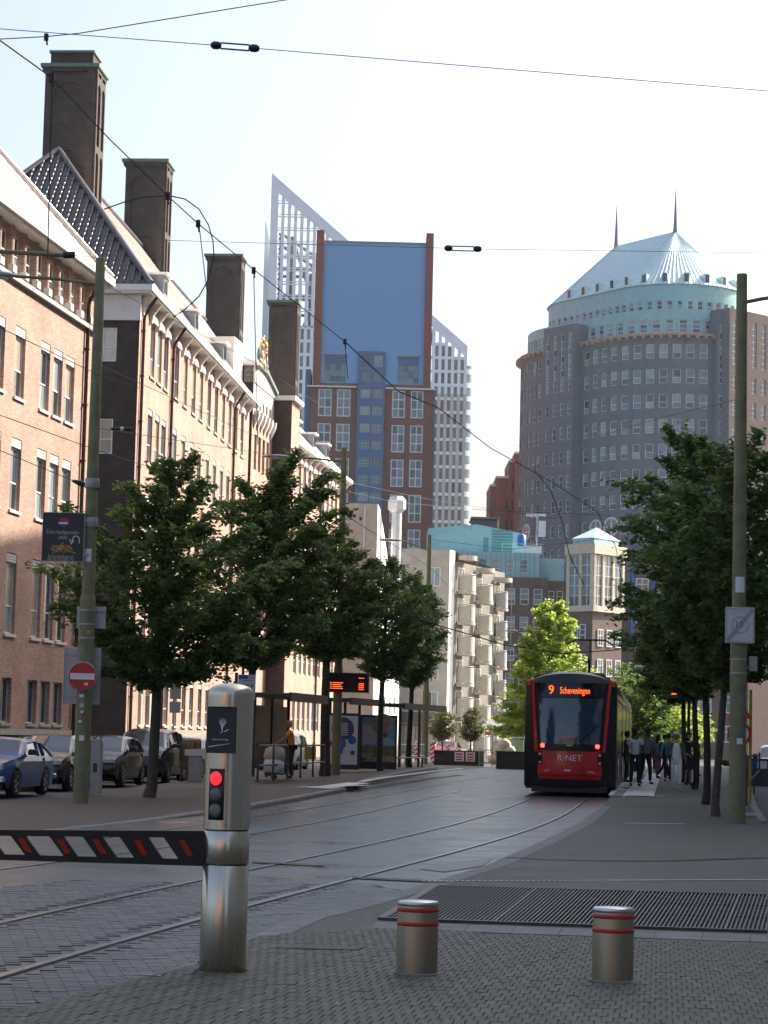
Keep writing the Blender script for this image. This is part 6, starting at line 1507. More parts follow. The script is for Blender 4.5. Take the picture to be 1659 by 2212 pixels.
mat('car_glass',(.035,.05,.06),.04,0,.2,1.5,spec=1.0); mat('paint_blue',(.022,.10,.30),.28,.0,.04,2,coat=.25); mat('paint_black',(.012,.013,.016),.22,.0,.05,2,coat=.35); mat('paint_dark',(.018,.022,.03),.22,.0,.05,2,coat=.35); mat('paint_white',(.70,.71,.72),.2,0,.03,2,coat=.6); mat('paint_red',(.5,.02,.02),.2,0,.03,2,coat=.6); mat('tail_red2',(.25,.01,.01),.2,0,0)
def along(d): return math.atan2(1,d)
sedan=[(0,.55),(.08,.78),(.5,.86),(1.35,.95),(2.0,1.30),(2.3,1.345),(2.95,1.33),(3.3,1.27),(4.05,.97),(4.4,.94),(4.48,.6)]
hatch=[(0,.5),(.1,.72),(.5,.88),(1.1,.98),(1.9,1.38),(2.3,1.43),(3.1,1.41),(3.55,1.33),(4.05,1.0),(4.18,.9),(4.24,.5)]
mpv=[(0,.55),(.1,.82),(.45,1.0),(.9,1.12),(1.65,1.58),(2.1,1.66),(3.3,1.64),(3.8,1.55),(4.1,1.1),(4.2,.9),(4.25,.5)]
def park(px,py,wx,hwid,d=.1):
    """front wheel of the street side touches the ground at photo point; returns location of the car's front centre"""
    p=G(px,py); u=Vector((d,1,0)).normalized(); nr=Vector((u.y,-u.x,0)); return p-u*wx-nr*(hwid-.1), along(d)
l,r=park(25,1722,.78,.83,.12); car('blue vintage saloon car at the far left of the parked row',l,r,4.48,1.68,sedan,.93,'paint_blue',(.78,3.3),.31,chrome=True)
l,r=park(146,1708,.8,.88); car('dark car half hidden behind the left green mast',l,r,4.24,1.74,hatch,.97,'paint_dark',(.8,3.4),.31)
l,r=park(259,1699.6,.8,.88); car('black hatchback parked between the left mast and the nearest tree',l,r,4.24,1.76,hatch,.97,'paint_black',(.8,3.42),.32)
l,r=park(357,1691,.8,.9); car('tall dark people carrier parked right of the nearest tree trunk',l,r,4.25,1.8,mpv,1.05,'paint_dark',(.8,3.4),.32)
l,r=park(432,1683,.8,.88); car('pale car at the far end of the left row behind the column',l,r,4.24,1.76,hatch,.97,'paint_white',(.8,3.4),.31)
p=at(668,1655,100); car('white car parked behind the man in the orange shirt',(p.x-1.5,101,0),along(.12),4.25,1.78,mpv,1.05,'paint_white',(.8,3.4),.32)
p=at(985,1628,165); car('red car beyond the dark planter boxes',(p.x-.9,165,0),along(.15),4.2,1.76,hatch,.97,'paint_red',(.8,3.4),.31,group=None)
p=at(1652,1610,95); car('pale van-like car glimpsed at the right edge beyond the signs',(p.x+.6,95,0),along(.15),4.25,1.8,mpv,1.05,'paint_white',(.8,3.4),.32,group=None)
# ================================================================ people
def skin_mesh(V_,E_,Rr,mn,root=0,sub=1):
    me=bpy.data.meshes.new('s'); me.from_pydata([tuple(v) for v in V_],E_,[]); ob=bpy.data.objects.new('s',me)
    sk=ob.modifiers.new('k','SKIN'); sk.use_smooth_shade=True; sk.branch_smoothing=.6
    for i,d in enumerate(me.skin_vertices[0].data): r=Rr[i]; d.radius=(r,r) if not isinstance(r,tuple) else r; d.use_root=(i==root)
    ss=ob.modifiers.new('u','SUBSURF'); ss.levels=sub; ss.render_levels=sub
    out=baked(ob)
    out.materials.clear(); out.materials.append(MATS[mn]); 
    for p in out.polygons: p.use_smooth=True
    return out
for n_,c_ in dict(skin_light=(.48,.29,.20),skin_dark=(.12,.065,.04),skin_mid=(.30,.17,.11),hair_black=(.012,.01,.009),hair_grey=(.2,.18,.16),cloth_white=(.84,.83,.82),cloth_orange=(.62,.22,.03),cloth_black=(.018,.018,.02),cloth_navy=(.025,.03,.055),cloth_grey=(.22,.25,.27),cloth_denim=(.09,.14,.24),cloth_pink=(.42,.13,.18),cloth_blue=(.22,.36,.6),cloth_olive=(.10,.105,.085),shoe_dark=(.02,.018,.017),shoe_white=(.6,.58,.55),bag_brown=(.10,.06,.035)).items(): mat(n_,c_,.8,0,.12,14)
def person(label,loc,rz,h=1.72,skin='skin_light',top='cloth_white',legs='cloth_navy',shoes='shoe_dark',hair='hair_black',stride=.0,armL=(.1,.15),armR=(.1,.15),sleeve='short',hairstyle='short',bulk=1.,lean=0.,coat=None,skirt=None,group='people waiting and walking on the right-hand platform',armfwdL=0.,armfwdR=0.,dress=None):
    """faces local -Y. arm=(shoulder swing out, elbow forward)"""
    t=thing('person',label,'person',loc,rz,group); k=h/1.75
    def v(x,y,z): return Vector((x*k,(y-lean*max(0,z-.95))*k,z*k))
    pel=v(0,0,.96); ch=v(0,.0,1.28); nk=v(0,.01,1.48); hd=v(0,-.01,1.55)
    hipL,hipR=v(.09,0,.92),v(-.09,0,.92)
    s=stride
    knL,knR=v(.1,-.18*s-.03,.5),v(-.1,.12*s-.03,.5); anL,anR=v(.1,-.26*s,.09),v(-.1,.32*s+.02,.10+.05*abs(s)); toL,toR=v(.12,-.26*s-.16,.035),v(-.12,.32*s-.13,.035)
    shL,shR=v(.185,.01,1.42),v(-.185,.01,1.42)
    def arm(sg,o,f,fw):
        sh=shL if sg>0 else shR
        el=sh+v(sg*(.04+.25*o),-.28*fw,0)-Vector((0,0,1))*k*(.29-.12*fw)
        wd=Vector((sg*(-.10 if f>.5 else .03)*1.0,-f*.24,-math.sqrt(max(.0,.24**2-(f*.22)**2))))*k
        return sh,el,el+wd
    aL=arm(1,armL[0],armL[1],armfwdL); aR=arm(-1,armR[0],armR[1],armfwdR)
    # bare body: one continuous surface with arms, legs and five-fingered hands
    V_=[pel,ch,nk,hipL,knL,anL,hipR,knR,anR]; E_=[(0,1),(1,2),(0,3),(3,4),(4,5),(0,6),(6,7),(7,8)]; Rr=[(.12,.085),(.12,.085),.05,.07,.046,.032,.07,.046,.032]
    for sg,(sh,el,wr_) in ((1,aL),(-1,aR)):
        i=len(V_); V_+=[sh,el,wr_]; E_+=[(1,i),(i,i+1),(i+1,i+2)]; Rr+=[.048,.036,.026]
        d=(wr_-el).normalized(); side=Vector((0,-1,0)); side=(side-d*side.dot(d)); side=side.normalized() if side.length>.1 else Vector((1,0,0)); inn=d.cross(side)*sg
        palm=wr_+d*.075*k; V_.append(palm); E_.append((i+2,i+3)); Rr.append(.03)
        for q,(o,l) in enumerate(((-.028,.06),(-.010,.075),(.010,.07),(.026,.055))):
            j=len(V_); b=palm+side*o*k+d*.02*k; V_+=[b+d*l*.5*k,b+d*l*k*.85+inn*.02*k]; E_+=[(i+3,j),(j,j+1)]; Rr+=[.0095,.008]
        j=len(V_); V_+=[wr_+d*.045*k+side*.045*k,wr_+d*.085*k+side*.06*k]; E_+=[(i+2,j),(j,j+1)]; Rr+=[.011,.009]
    Rr=[tuple(q_*k*bulk for q_ in r) if isinstance(r,tuple) else r*k for r in Rr]
    link('body',skin_mesh(V_,E_,Rr,skin),t)
    # head with face
    m=MB().use(skin); m.smooth=True; hc=hd+Vector((0,-.012,.085))*k; n=14; rows=[(-.118,.03,.028),(-.10,.048,.055),(-.06,.062,.078),(-.01,.073,.092),(.04,.076,.096),(.08,.066,.086),(.108,.042,.055),(.118,.005,.006)]
    vs=[]
    for z,a,b in rows:
        for i in range(n):
            an=2*math.pi*i/n; x,y=a*math.cos(an),b*math.sin(an)
            if abs(math.sin(an)+1)<.08 and -.05<z<.02: y-=.022 if z<0 else .008
            vs.append(hc+Vector((x,y,z))*k)
    m.add(vs,[(j*n+i,j*n+(i+1)%n,(j+1)*n+(i+1)%n,(j+1)*n+i) for j in range(len(rows)-1) for i in range(n)]); m.add(vs[:n],[tuple(range(n-1,-1,-1))]); m.smooth=False
    for sg in (-1,1):
        e=hc+Vector((sg*.075,.012,-.005))*k; m.box(e.x-.009*k,e.x+.009*k,e.y-.018*k,e.y+.018*k,e.z-.03*k,e.z+.03*k)
    m.use('hair_black')
    for sg in (-1,1): e=hc+Vector((sg*.031,-.088,.008))*k; m.box(e.x-.011*k,e.x+.011*k,e.y-.004*k,e.y+.01*k,e.z-.005*k,e.z+.005*k); m.box(e.x-.017*k,e.x+.017*k,e.y-.003*k,e.y+.01*k,e.z+.017*k,e.z+.022*k)
    e=hc+Vector((0,-.083,-.065))*k; m.use('redband').box(e.x-.022*k,e.x+.022*k,e.y-.004*k,e.y+.01*k,e.z-.005*k,e.z+.005*k); m.build('head',t)
    # clothes
    V_=[(pel-Vector((0,0,.11))*k) if not coat else pel+Vector((0,.05,.06))*k,pel+Vector((0,-.0 if not coat else .05,.14))*k,ch+(Vector((0,.03,0)) if coat else Vector()),nk-Vector((0,0,.05))*k]; E_=[(0,1),(1,2),(2,3)]; Rr=[(.165,.115),(.145,.105),(.165,.115),(.075,.07)]
    for sg,(sh,el,wr_) in ((1,aL),(-1,aR)):
        i=len(V_); V_.append(sh); E_.append((2,i)); Rr.append(.075)
        if sleeve=='short': V_.append(sh.lerp(el,.62)); E_.append((i,i+1)); Rr.append(.066)
        else: V_+=[el,el.lerp(wr_,.92)]; E_+=[(i,i+1),(i+1,i+2)]; Rr+=[.058,.045]
    if dress: V_.append(pel-Vector((0,0,.28 if not dress else .38))*k); E_.append((0,len(V_)-1)); Rr.append((.19,.14))
    Rr=[tuple(x*k*bulk for x in r) if isinstance(r,tuple) else r*k*(bulk if r>.07 else 1) for r in Rr]
    link('jacket' if sleeve=='long' else 'shirt',skin_mesh(V_,E_,Rr,top),t)
    if coat:
        V_=[pel-Vector((0,.0,.24))*k,pel+Vector((0,-.03,.12))*k,ch+Vector((0,-.035,.16))*k]; link('tunic',skin_mesh(V_,[(0,1),(1,2)],[(.185*k,.135*k),(.145*k,.115*k),(.12*k,.10*k)],coat),t)
    if legs:
        V_=[pel+Vector((0,0,.11))*k,hipL,knL,anL+Vector((0,0,.01)),hipR,knR,anR+Vector((0,0,.01))]; link('trousers',skin_mesh(V_,[(0,1),(1,2),(2,3),(0,4),(4,5),(5,6)],[(.15*k*bulk,.11*k*bulk),.098*k*bulk,.07*k,.058*k,.098*k*bulk,.07*k,.058*k],legs),t)
    if skirt: m=MB().use(skirt).lathe([(.15*k,1.0*k),(.19*k,.75*k),(.22*k,.52*k)],16); m.build('skirt',t)
    for an,to in ((anL,toL),(anR,toR)): link('shoe',skin_mesh([an-Vector((0,-.03,.03))*k,an.lerp(to,.5)-Vector((0,0,.02))*k,to],[(0,1),(1,2)],[.045*k,.042*k,.032*k],shoes),t)
    # hair / headwear
    m=MB().use(hair); m.smooth=True
    def cap(s,zlow,ylow):
        vs=[];n=14
        for z,a,b in ((-.02,.078,.098),(.03,.082,.103),(.075,.074,.095),(.108,.05,.064),(.127,.006,.007)):
            for i in range(n):
                an=2*math.pi*i/n; y=b*math.sin(an); zz=z
                if z<=-.02: zz=zlow if y>-.02 else .055
                vs.append(hc+Vector((a*s*math.cos(an),y*s+.004,zz*s))*k)
        m.add(vs,[(j*n+i,j*n+(i+1)%n,(j+1)*n+(i+1)%n,(j+1)*n+i) for j in range(4) for i in range(n)])
    if hairstyle=='short': cap(1.0,-.05,0); m.build('hair',t)
    elif hairstyle=='long':
        cap(1.05,-.1,0); V2=[hc+Vector((0,.05,.02))*k,hc+Vector((0,.08,-.1))*k,hc+Vector((0,.08,-.24))*k]; m.build('hair',t); link('hair',skin_mesh(V2,[(0,1),(1,2)],[.075*k,.085*k,.05*k],hair),t)
    elif hairstyle=='turban':
        cap(1.16,-.04,0); m.build('turban',t); MB(Matrix.Translation(hc+Vector((0,.0,.06))*k)).use(hair).lathe([(.088*k,-.02*k),(.108*k,.01*k),(.105*k,.05*k),(.07*k,.085*k),(.01*k,.09*k)],16).build('turban_wrap',t)
    elif hairstyle=='cap':
        cap(1.04,.02,0); m.build('cap',t); MB().use(hair).box(hc.x-.05*k,hc.x+.05*k,hc.y-.17*k,hc.y-.08*k,hc.z+.045*k,hc.z+.058*k).build('peak',t)
    elif hairstyle=='bald': cap(.985,-.06,0); m.build('hair',t)
    return t
def pp(px,py,z=.25): p=G(px,py,z); return Vector((p.x,p.y,z))
person('bald man in an orange shirt and black trousers pushing a cart by the shelter',pp(628,1682,.22),R(-80),1.80,'skin_mid','cloth_orange','cloth_black',hair='skin_mid',hairstyle='bald',bulk=1.18,lean=.12,armL=(.0,.9),armR=(0,.9),armfwdL=.6,armfwdR=.6,group=None)
person('man in a white T-shirt and cap walking beside the tram',pp(1371,1699),R(8),1.78,'skin_dark','cloth_white','cloth_navy',stride=.25,hairstyle='cap',hair='cloth_black',armL=(.1,1.0),armR=(.15,.1),bulk=1.02)
person('man in a grey jacket bending just behind the white T-shirt',pp(1394,1694),R(20),1.82,'skin_dark','cloth_grey','cloth_black',sleeve='long',stride=.5,lean=.15,armL=(.5,.2),armR=(.1,.3),bulk=1.15)
person('person in a pink top and wide pink trousers walking away in the crowd',pp(1420,1682),R(150),1.68,'skin_mid','cloth_pink','cloth_pink',sleeve='long',hairstyle='long',stride=.7)
person('person in black striding at the centre of the crowd',pp(1434,1683),R(120),1.7,'skin_mid','cloth_black','cloth_black',sleeve='long',stride=1.2)
person('woman with a white head wrap, open jacket and white trousers walking forward',pp(1460,1703),R(-4),1.68,'skin_mid','cloth_olive','cloth_white','shoe_white',hair='cloth_white',hairstyle='turban',sleeve='long',stride=.35,coat='cloth_white',armL=(.12,.35),armR=(.12,.2))
person('person in a light blue shirt behind the woman in white',pp(1443,1688),R(170),1.7,'skin_mid','cloth_blue','cloth_navy',sleeve='long')
person('woman in a dark dress with long hair right of the woman in white',pp(1486,1697),R(30),1.74,'skin_light','cloth_black',None,'shoe_dark',hairstyle='long',sleeve='short',dress=True,skirt='cloth_black',armL=(.1,1.0),armR=(.1,.9))
person('person in dark clothes by the tram doors behind the others',pp(1352,1690),R(80),1.74,'skin_dark','cloth_black','cloth_black',sleeve='long')
person('person with pale cap far back in the crowd',pp(1408,1668),R(0),1.75,'skin_dark','cloth_navy','cloth_black',sleeve='long',hair='cloth_white',hairstyle='cap')
person('dark figure waiting under the trees near the platform end',pp(1505,1676),R(60),1.72,'skin_mid','cloth_black','cloth_navy',sleeve='long',hairstyle='long')
t=thing('shopping_bag','brown shoulder bag hanging by the leg of the man in white T-shirt','bag',pp(1352,1692)+Vector((.35,-.1,.55))); MB().use('bag_brown').bbox(-.14,.14,-.06,.06,-.16,.18,.04).build('pouch',t); MB().use('bag_brown').tube([(-.12,0,.16),(-.05,0,.42),(.05,0,.42),(.12,0,.16)],.01,6).build('strap',t)
# ================================================================ tram stop furniture
mat('shelter',(.03,.032,.034),.45,.3,.1); mat('shelter_glass',(.05,.06,.065),.06,0,.1,1); mat('poster_white',(.55,.54,.55),.4,0,.04); mat('poster_sky',(.16,.33,.52),.4,0,.3,2.5); mat('poster_field',(.16,.15,.06),.4,0,.5,5); mat('poster_sand',(.36,.24,.15),.4,0,.35,5); mat('poster_orange',(.5,.16,.05),.4,0,.1); mat('poster_dark',(.06,.06,.10),.4,0,.2,9)
mat('poster_cloud',(.45,.42,.40),.4,0,.2,4)
SZ=.24
def shelter(pl_,pr_,depth,h,label,posters):
    a=Vector(pl_); b=Vector(pr_); d=(b-a); L_=d.length; rz=math.atan2(d.y,d.x)
    t=thing('tram_shelter',label,'shelter',(a.x,a.y,SZ),rz)
    for x in (0,L_*.5,L_): MB().use('shelter').bbox(x-.05,x+.05,-.05,.05,0,h,.01).build('post',t)
    m=MB().use('shelter').bbox(-.35,L_+.35,-depth,.25,h,h+.14,.03); m.box(-.35,L_+.35,-depth-.02,-depth+.06,h-.12,h+.16); m.build('roof',t)
    for i in range(2): MB().use('shelter_glass').box(L_*.5*i+.07,L_*.5*(i+1)-.07,-.012,.012,.25,h-.25).build('glass_panel',t) if not posters else None
    MB().use('shelter').bbox(.3,L_-.3,-.55,-.12,.42,.47,.02).build('bench',t)
    for x in (.5,L_-.5): MB().use('shelter').box(x-.03,x+.03,-.36,-.28,0,.42).build('bench_leg',t)
    return t,L_,h
# white poster and landscape poster: two light boxes facing the camera
def lightbox(x0,y0,x1,y1,Y,label,kind):
    a,b=at(x0,y0,Y),at(x1,y1,Y); w,h=b.x-a.x,a.z-b.z; t=thing('poster_case',label,'poster',((a.x+b.x)/2,Y,SZ)); z0=b.z-SZ
    MB().use('shelter').bbox(-w/2-.09,w/2+.09,0,.16,0,z0+h+.1,.02).build('case',t)
    if kind=='white':
        f=MB().use('poster_white').box(-w/2,w/2,-.012,-.002,z0,z0+h).build('poster',t); m=MB().use('poster_dark')
        Q=lambda u,vv,r,d=-.016: m.disc((-w/2+u*w,d,z0+(1-vv)*h),r,(0,-1,0),28)
        Q(.5,.27,w*.38); m.use('sign_blue'); Q(.82,.5,w*.14); Q(.42,.58,w*.2,-.018); m.use('sign_red'); Q(.06,.58,w*.11); m.use('poster_dark'); Q(.84,.76,w*.08); m.use('sign_blue'); Q(.4,.72,w*.13,-.0175); m.build('printed_circles',f)
        m=MB().use('poster_white')
        for i in range(6): m.box(-w*.15,w*.17,-.022,-.02,z0+h*(.60+.045*i),z0+h*(.62+.045*i))
        m.build('printed_lines',f)
    else:
        f=MB().use('poster_sky').box(-w/2,w/2,-.012,-.002,z0+h*.36,z0+h).build('poster',t)
        MB().use('poster_cloud').extr([(-w/2,-.014,z0+h*.4),(w*.1,-.014,z0+h*.42),(w/2,-.014,z0+h*.40),(w*.45,-.014,z0+h*.5),(w*.05,-.014,z0+h*.62),(-w*.1,-.014,z0+h*.85),(-w/2,-.014,z0+h*.8)],(0,.001,0)).build('printed_cloud',f)
        MB().use('poster_field').box(-w/2,w/2,-.012,-.002,z0+h*.12,z0+h*.36).build('printed_field',f); MB().use('poster_sand').box(-w/2,w/2,-.012,-.002,z0,z0+h*.12).build('printed_ground',f)
        m=MB().use('poster_sand'); m.disc((w*.12,-.018,z0+h*.84),w*.34,(0,-1,0),16); m.use('poster_orange').extr([(0,-.02,z0+h*.3),(w*.14,-.02,z0+h*.28),(w*.1,-.02,z0+h*.44),(w*.02,-.02,z0+h*.42)],(0,.001,0)); m.use('poster_dark').disc((w*.2,-.02,z0+h*.6),w*.07,(0,-1,0),14); m.use('poster_sand').box(-w/2+.02,-w*.18,-.02,-.018,z0+h*.05,z0+h*.2); m.build('printed_shapes',f)
    return t
YS=gb(780,1663,SZ).y
lightbox(709,1545,771,1652,YS,'white poster with dark circles beside the middle mast','white')
lightbox(783,1549,852,1647,YS+3.2,'landscape poster with blue sky in the shelter end','sky')
a,b=gb(700,1668,SZ),gb(775,1664,SZ)
shelter((gb(700,1667,SZ).x,YS+.4,0),(at(770,1600,YS+4).x+.1,YS+4.0,0),1.0,2.75,'dark tram shelter behind the posters',True)
shelter((at(845,1600,YS+9).x-.5,YS+8,0),(at(905,1600,YS+14).x,YS+14.0,0),1.2,2.7,'second dark shelter roof beyond the posters',True)
YB=pp(575,1686,.22).y
YB+=4.5
t,_,_=shelter((at(548,1600,YB).x,YB,0),(at(548,1600,YB).x+.9,YB+4.2,0),1.25,2.5,'dark bus shelter right beside the barrier column',False)
# timetable flag
Yf=62; a,b=at(515,1457,Yf),at(551,1512,Yf); w,h=b.x-a.x,a.z-b.z
t=thing('stop_flag','pale tram stop sign with blue header above the column','sign',(a.x,Yf,.15)); MB().use('shelter').tube([(-.05,0,0),(-.05,0,a.z-.1)],.045,10).build('pole',t); MB().use('poster_white').bbox(0,w,-.02,.02,b.z-.15,a.z-.15,.01).build('board',t); MB().use('sign_blue').box(.01,w*.55,-.026,-.0205,a.z-.15-h*.17,a.z-.15-.01).build('blue_header',t); MB().use('grey_print').box(w*.55,w-.02,-.026,-.0205,a.z-.15-h*.15,a.z-.15-.015).build('grey_header',t)
m=MB().use('sign_grey'); m.box(w*.25,w*.85,-.024,-.0205,a.z-.15-h*.25,a.z-.15-h*.22)
for i in range(3): m.box(w*(.22+.25*i),w*(.36+.25*i),-.024,-.0205,a.z-.15-h*.5,a.z-.15-h*.38)
m.build('line_numbers',t)
# LED departure board on the middle mast
Yd=pC.y-.25; a,b=at(703,1452,Yd),at(797,1497,Yd); w,h=b.x-a.x,a.z-b.z
t=thing('departure_board','dark LED departure board with orange lines on the middle mast','display',((a.x+b.x)/2,Yd,b.z)); MB().use('darkgrey').bbox(-w/2,w/2,0,.14,0,h,.02).build('case',t); MB().use('blackgloss').box(-w/2+.04,w/2-.04,-.004,-.001,.04,h-.04).build('screen',t)
sxx=w/1320.; zq=lambda y:h-(y-110)*h/690.
m=MB().use('led'); rl=random.Random(2)
for i,(x0,x1) in enumerate(((330,715),(330,655),(345,690),(330,712))):
    y=465+i*66; x=x0
    first=True
    while x<x1:
        l=42 if first else rl.choice((34,46,60,28)); e=min(x1,x+l); m.box(-w/2+(x-180)*sxx,-w/2+(e-180)*sxx,-.008,-.0045,zq(y+13),zq(y-13)); x=e+(34 if first else 10); first=False
for i in range(4):
    for x0,x1 in ((1185,1230),(1240,1290),(1298,1340)): m.box(-w/2+(x0-180)*sxx,-w/2+(x1-180)*sxx,-.008,-.0045,zq(485+i*67+13),zq(485+i*67-13))
for x0,x1 in ((1185,1225),(1232,1270),(1285,1300),(1310,1345)): m.box(-w/2+(x0-180)*sxx,-w/2+(x1-180)*sxx,-.008,-.0045,zq(303),zq(280))
m.build('led_lines',t); MB().use('mast_collar').box(-w/2+.2,-w/2+.5,.14,.3,h*.5,h*.6).build('bracket',t)
# far LED board under the right-hand trees
a,b=at(1450,1487,78),at(1470,1502,78); t=thing('departure_board','small orange LED board hidden in the right-hand trees','display',((a.x+b.x)/2,78,b.z)); w,h=b.x-a.x,a.z-b.z; MB().use('darkgrey').bbox(-w/2-.1,w/2+.6,.01,.12,-.1,h+.1,.02).build('case',t); m=MB().use('led')
for i in range(3): m.box(-w/2,w/2-.05*i,-.004,.008,h*(.1+.33*i),h*(.3+.33*i))
m.build('led_lines',t); p=gb(1478,1690,.25); MB().use('shelter').tube([(w/2+.3,.08,-.1),(w/2+.3,.08,.25-b.z)],.05,8).build('pole',t)
# railings behind the orange-shirted man
def railing(p0,p1,h,n,label,mn='darkgrey',zb=.2):
    a,b=Vector(p0),Vector(p1); d=b-a; t=thing('railing',label,'railing',(a.x,a.y,zb),math.atan2(d.y,d.x)); L_=d.length
    for z in (h,h*.45): MB().use(mn).tube([(0,0,z),(L_,0,z)],.03,8).build('rail',t)
    for i in range(n): MB().use(mn).bbox(L_*i/(n-1)-.04,L_*i/(n-1)+.04,-.03,.03,0,h+.06,.01).build('post',t)
    return t
railing(gb(556,1690,.2),gb(700,1676,.2),1.05,6,'dark railing behind the man in the orange shirt')
a,b=at(659,1612,84),at(683,1641,84); t=thing('yellow_notice','yellow notice panel fixed to the railing behind the man','sign',(a.x,83.5,b.z)); mat('notice',(.30,.24,.04),.5,0,.1); MB().use('notice').bbox(0,b.x-a.x,-.02,.0,0,a.z-b.z,.006).build('plate',t); MB().use('darkgrey').box(0,b.x-a.x,0,.03,(a.z-b.z)*.4,(a.z-b.z)*.5).build('clip',t)
railing((gb(860,1655,.25)),(gb(915,1651,.25)),1.0,5,'grey railing right of the landscape poster','sign_back',.25)
# delivery cart in front of the man
c=pp(592,1684,.22); t=thing('hand_cart','loaded hand cart covered with a sheet in front of the orange-shirted man','cart',c); m=MB().use('shelter').box(-.3,.3,-.25,.25,.15,.2).tube([(.3,-.2,.2),(.38,-.2,1.0)],.02,6).tube([(.3,.2,.2),(.38,.2,1.0)],.02,6).tube([(.38,-.2,1.0),(.38,.2,1.0)],.02,6); m.build('frame',t)
m=MB().use('render_beige'); blob(m,(0,0,.72),(.34,.3,.34),12); m.use('hof_side'); blob(m,(-.02,-.05,.42),(.33,.28,.3),12); m.build('load',t)
for s in (-1,1): MB(Matrix.Translation((0,s*.22,.08))@Matrix.Rotation(R(90),4,'X')).use('rubber').lathe([(.001,-.03),(.08,-.03),(.08,.03),(.001,.03)],14).build('wheel',t)
# utility boxes on the left pavement
c=gb(421,1688,.1); t=thing('utility_box','pale grey utility box with slanted lid left of the column','utility box',c); MB().use('sign_back').bbox(-.2,.2,-.2,.2,0,.78,.02).build('cabinet',t); MB().use('metal_white').extr([(-.32,-.24,.78),(.30,-.24,.78),(.30,-.24,1.0),(-.32,-.24,.96)],(0,.5,0)).build('lid',t)
c=gb(205,1714,.07); t=thing('utility_box','slim grey cabinet standing right behind the left mast','utility box',c); MB().use('sign_back').bbox(-.12,.14,-.15,.15,0,1.28,.02).build('cabinet',t); MB().use('darkgrey').box(-.05,.05,-.16,-.151,.5,.72).build('lock_plate',t)
t=thing('terrace_furniture','row of rattan terrace chairs stacked along the brick facade behind the cars','chairs',(0,0,0)); mat('rattan',(.20,.14,.07),.8,0,.4,30)
bpy.data.objects.remove(t)
for i,px in enumerate((70,85,98,196,208,220,232,420,432)):
    Y=66+i*.9; p=at(px,1600,Y); t=thing('terrace_chair','rattan terrace chair behind the parked cars, %s'%('beside the blue saloon','second beside the blue saloon','third beside the blue saloon','just right of the left mast','second right of the left mast','third right of the left mast','fourth right of the left mast','left one behind the pale utility box','right one behind the pale utility box')[i],'chair',(p.x-.2,Y,.02),0,'rattan terrace chairs behind the cars')
    MB().use('rattan').lathe([(.24,.42),(.27,.5)],12,smooth=False).disc((0,0,.46),.25,(0,0,1),12).build('seat',t)
    m=MB().use('rattan').lathe([(.27,.46),(.29,.75),(.26,1.15),(.25,1.3),(.22,1.32),(.22,1.15),(.25,.75)],12,a0=R(20),a1=R(160)); m.build('backrest',t)
    for ax_,ay_ in ((-.18,-.18),(.18,-.18),(-.18,.18),(.18,.18)): MB().use('rattan').tube([(ax_*1.1,ay_*1.1,0),(ax_,ay_,.46)],.018,5).build('leg',t)
# parking sign pole near the facade
a=at(377,1500,92); t=thing('parking_sign','grey rectangular sign on a thin pole before the brick facade','sign',(a.x,92,0)); MB().use('mast_collar').tube([(0,0,0),(0,0,at(377,1475,92).z)],.03,8).build('pole',t); b0,b1=at(368,1475,92),at(390,1540,92); MB().use('sign_back').bbox(b0.x-a.x,b1.x-a.x,-.04,-.02,b1.z+.55,b0.z,.01).bbox(b0.x-a.x,b1.x-a.x,-.04,-.02,b1.z,b1.z+.45,.01).build('plate',t)
# entrance canopy on the long building
a=at(352,1440,104); t=thing('entrance_canopy','dark stone entrance hood low on the long brick facade','canopy',(a.x-1.2,108,0),LBr); MB().use('stone_grey').bbox(-1.4,1.4,-1.3,.4,4.9,5.3,.05).build('slab',t)
for x in (-1.1,1.1): MB().use('stone_grey').extr([(x-.15,.4,3.2),(x-.15,-.9,4.9),(x-.15,.4,4.9)],(.3,0,0)).bbox(x-.2,x+.2,-.1,.4,0,3.3,.03).build('bracket',t)
# ================================================================ planter boxes, barriers and olive trees beyond the platform
def planter(x0,y0,x1,y1,Y,label,signs=()):
    a,b=at(x0,y0,Y),at(x1,y1,Y); w=b.x-a.x; h=a.z; t=thing('planter_box',label,'planter',((a.x+b.x)/2,Y,0),0,'dark planter boxes across the track')
    mat('planter',(.035,.03,.026),.7,0,.2,6) if 'planter' not in MATS else 0
    n=4
    for i in range(n): MB().use('planter').bbox(-w/2,w/2,-.04,0,h*i/n+.01,h*(i+1)/n-.012,.012).build('plank',t)
    MB().use('planter').box(-w/2+.02,w/2-.02,0,1.3,0,h-.05).build('box',t); MB().use('shelter').bbox(-w/2-.04,w/2+.04,-.08,1.34,h-.02,h+.05,.01).build('rim',t)
    for sx_ in signs:
        c=at(sx_,1632,Y).x-(a.x+b.x)/2; k_=10*Y/F; MB().use('white_print').bbox(c-k_,c+k_,-.065,-.045,h*.32,h*.98,.01).build('sign_plate',t)
        m=MB().use('sign_red')
        for i in range(3): m.box(c-k_*.7,c+k_*.7,-.07,-.0655,h*(.38+.19*i),h*(.49+.19*i))
        m.build('red_bars',t)
    return t
YP=138
planter(938,1622,1045,1652,YP,'dark planter box with two red and white plates left of the tram',(992,1016)); planter(1073,1624,1150,1660,YP-10,'dark planter box half hidden by the tram')
a=at(1048,1640,YP-4); t=thing('pedestrian_gate','grey metal gate between the two dark planter boxes','gate',(a.x-.35,YP-4,0)); m=MB().use('sign_back').tube([(0,0,0),(0,0,1.0)],.03,6).tube([(.75,0,0),(.75,0,1.0)],.03,6).tube([(0,0,1.0),(.75,0,1.0)],.03,6).tube([(0,0,.2),(.75,0,.2)],.02,6); m.build('frame',t)
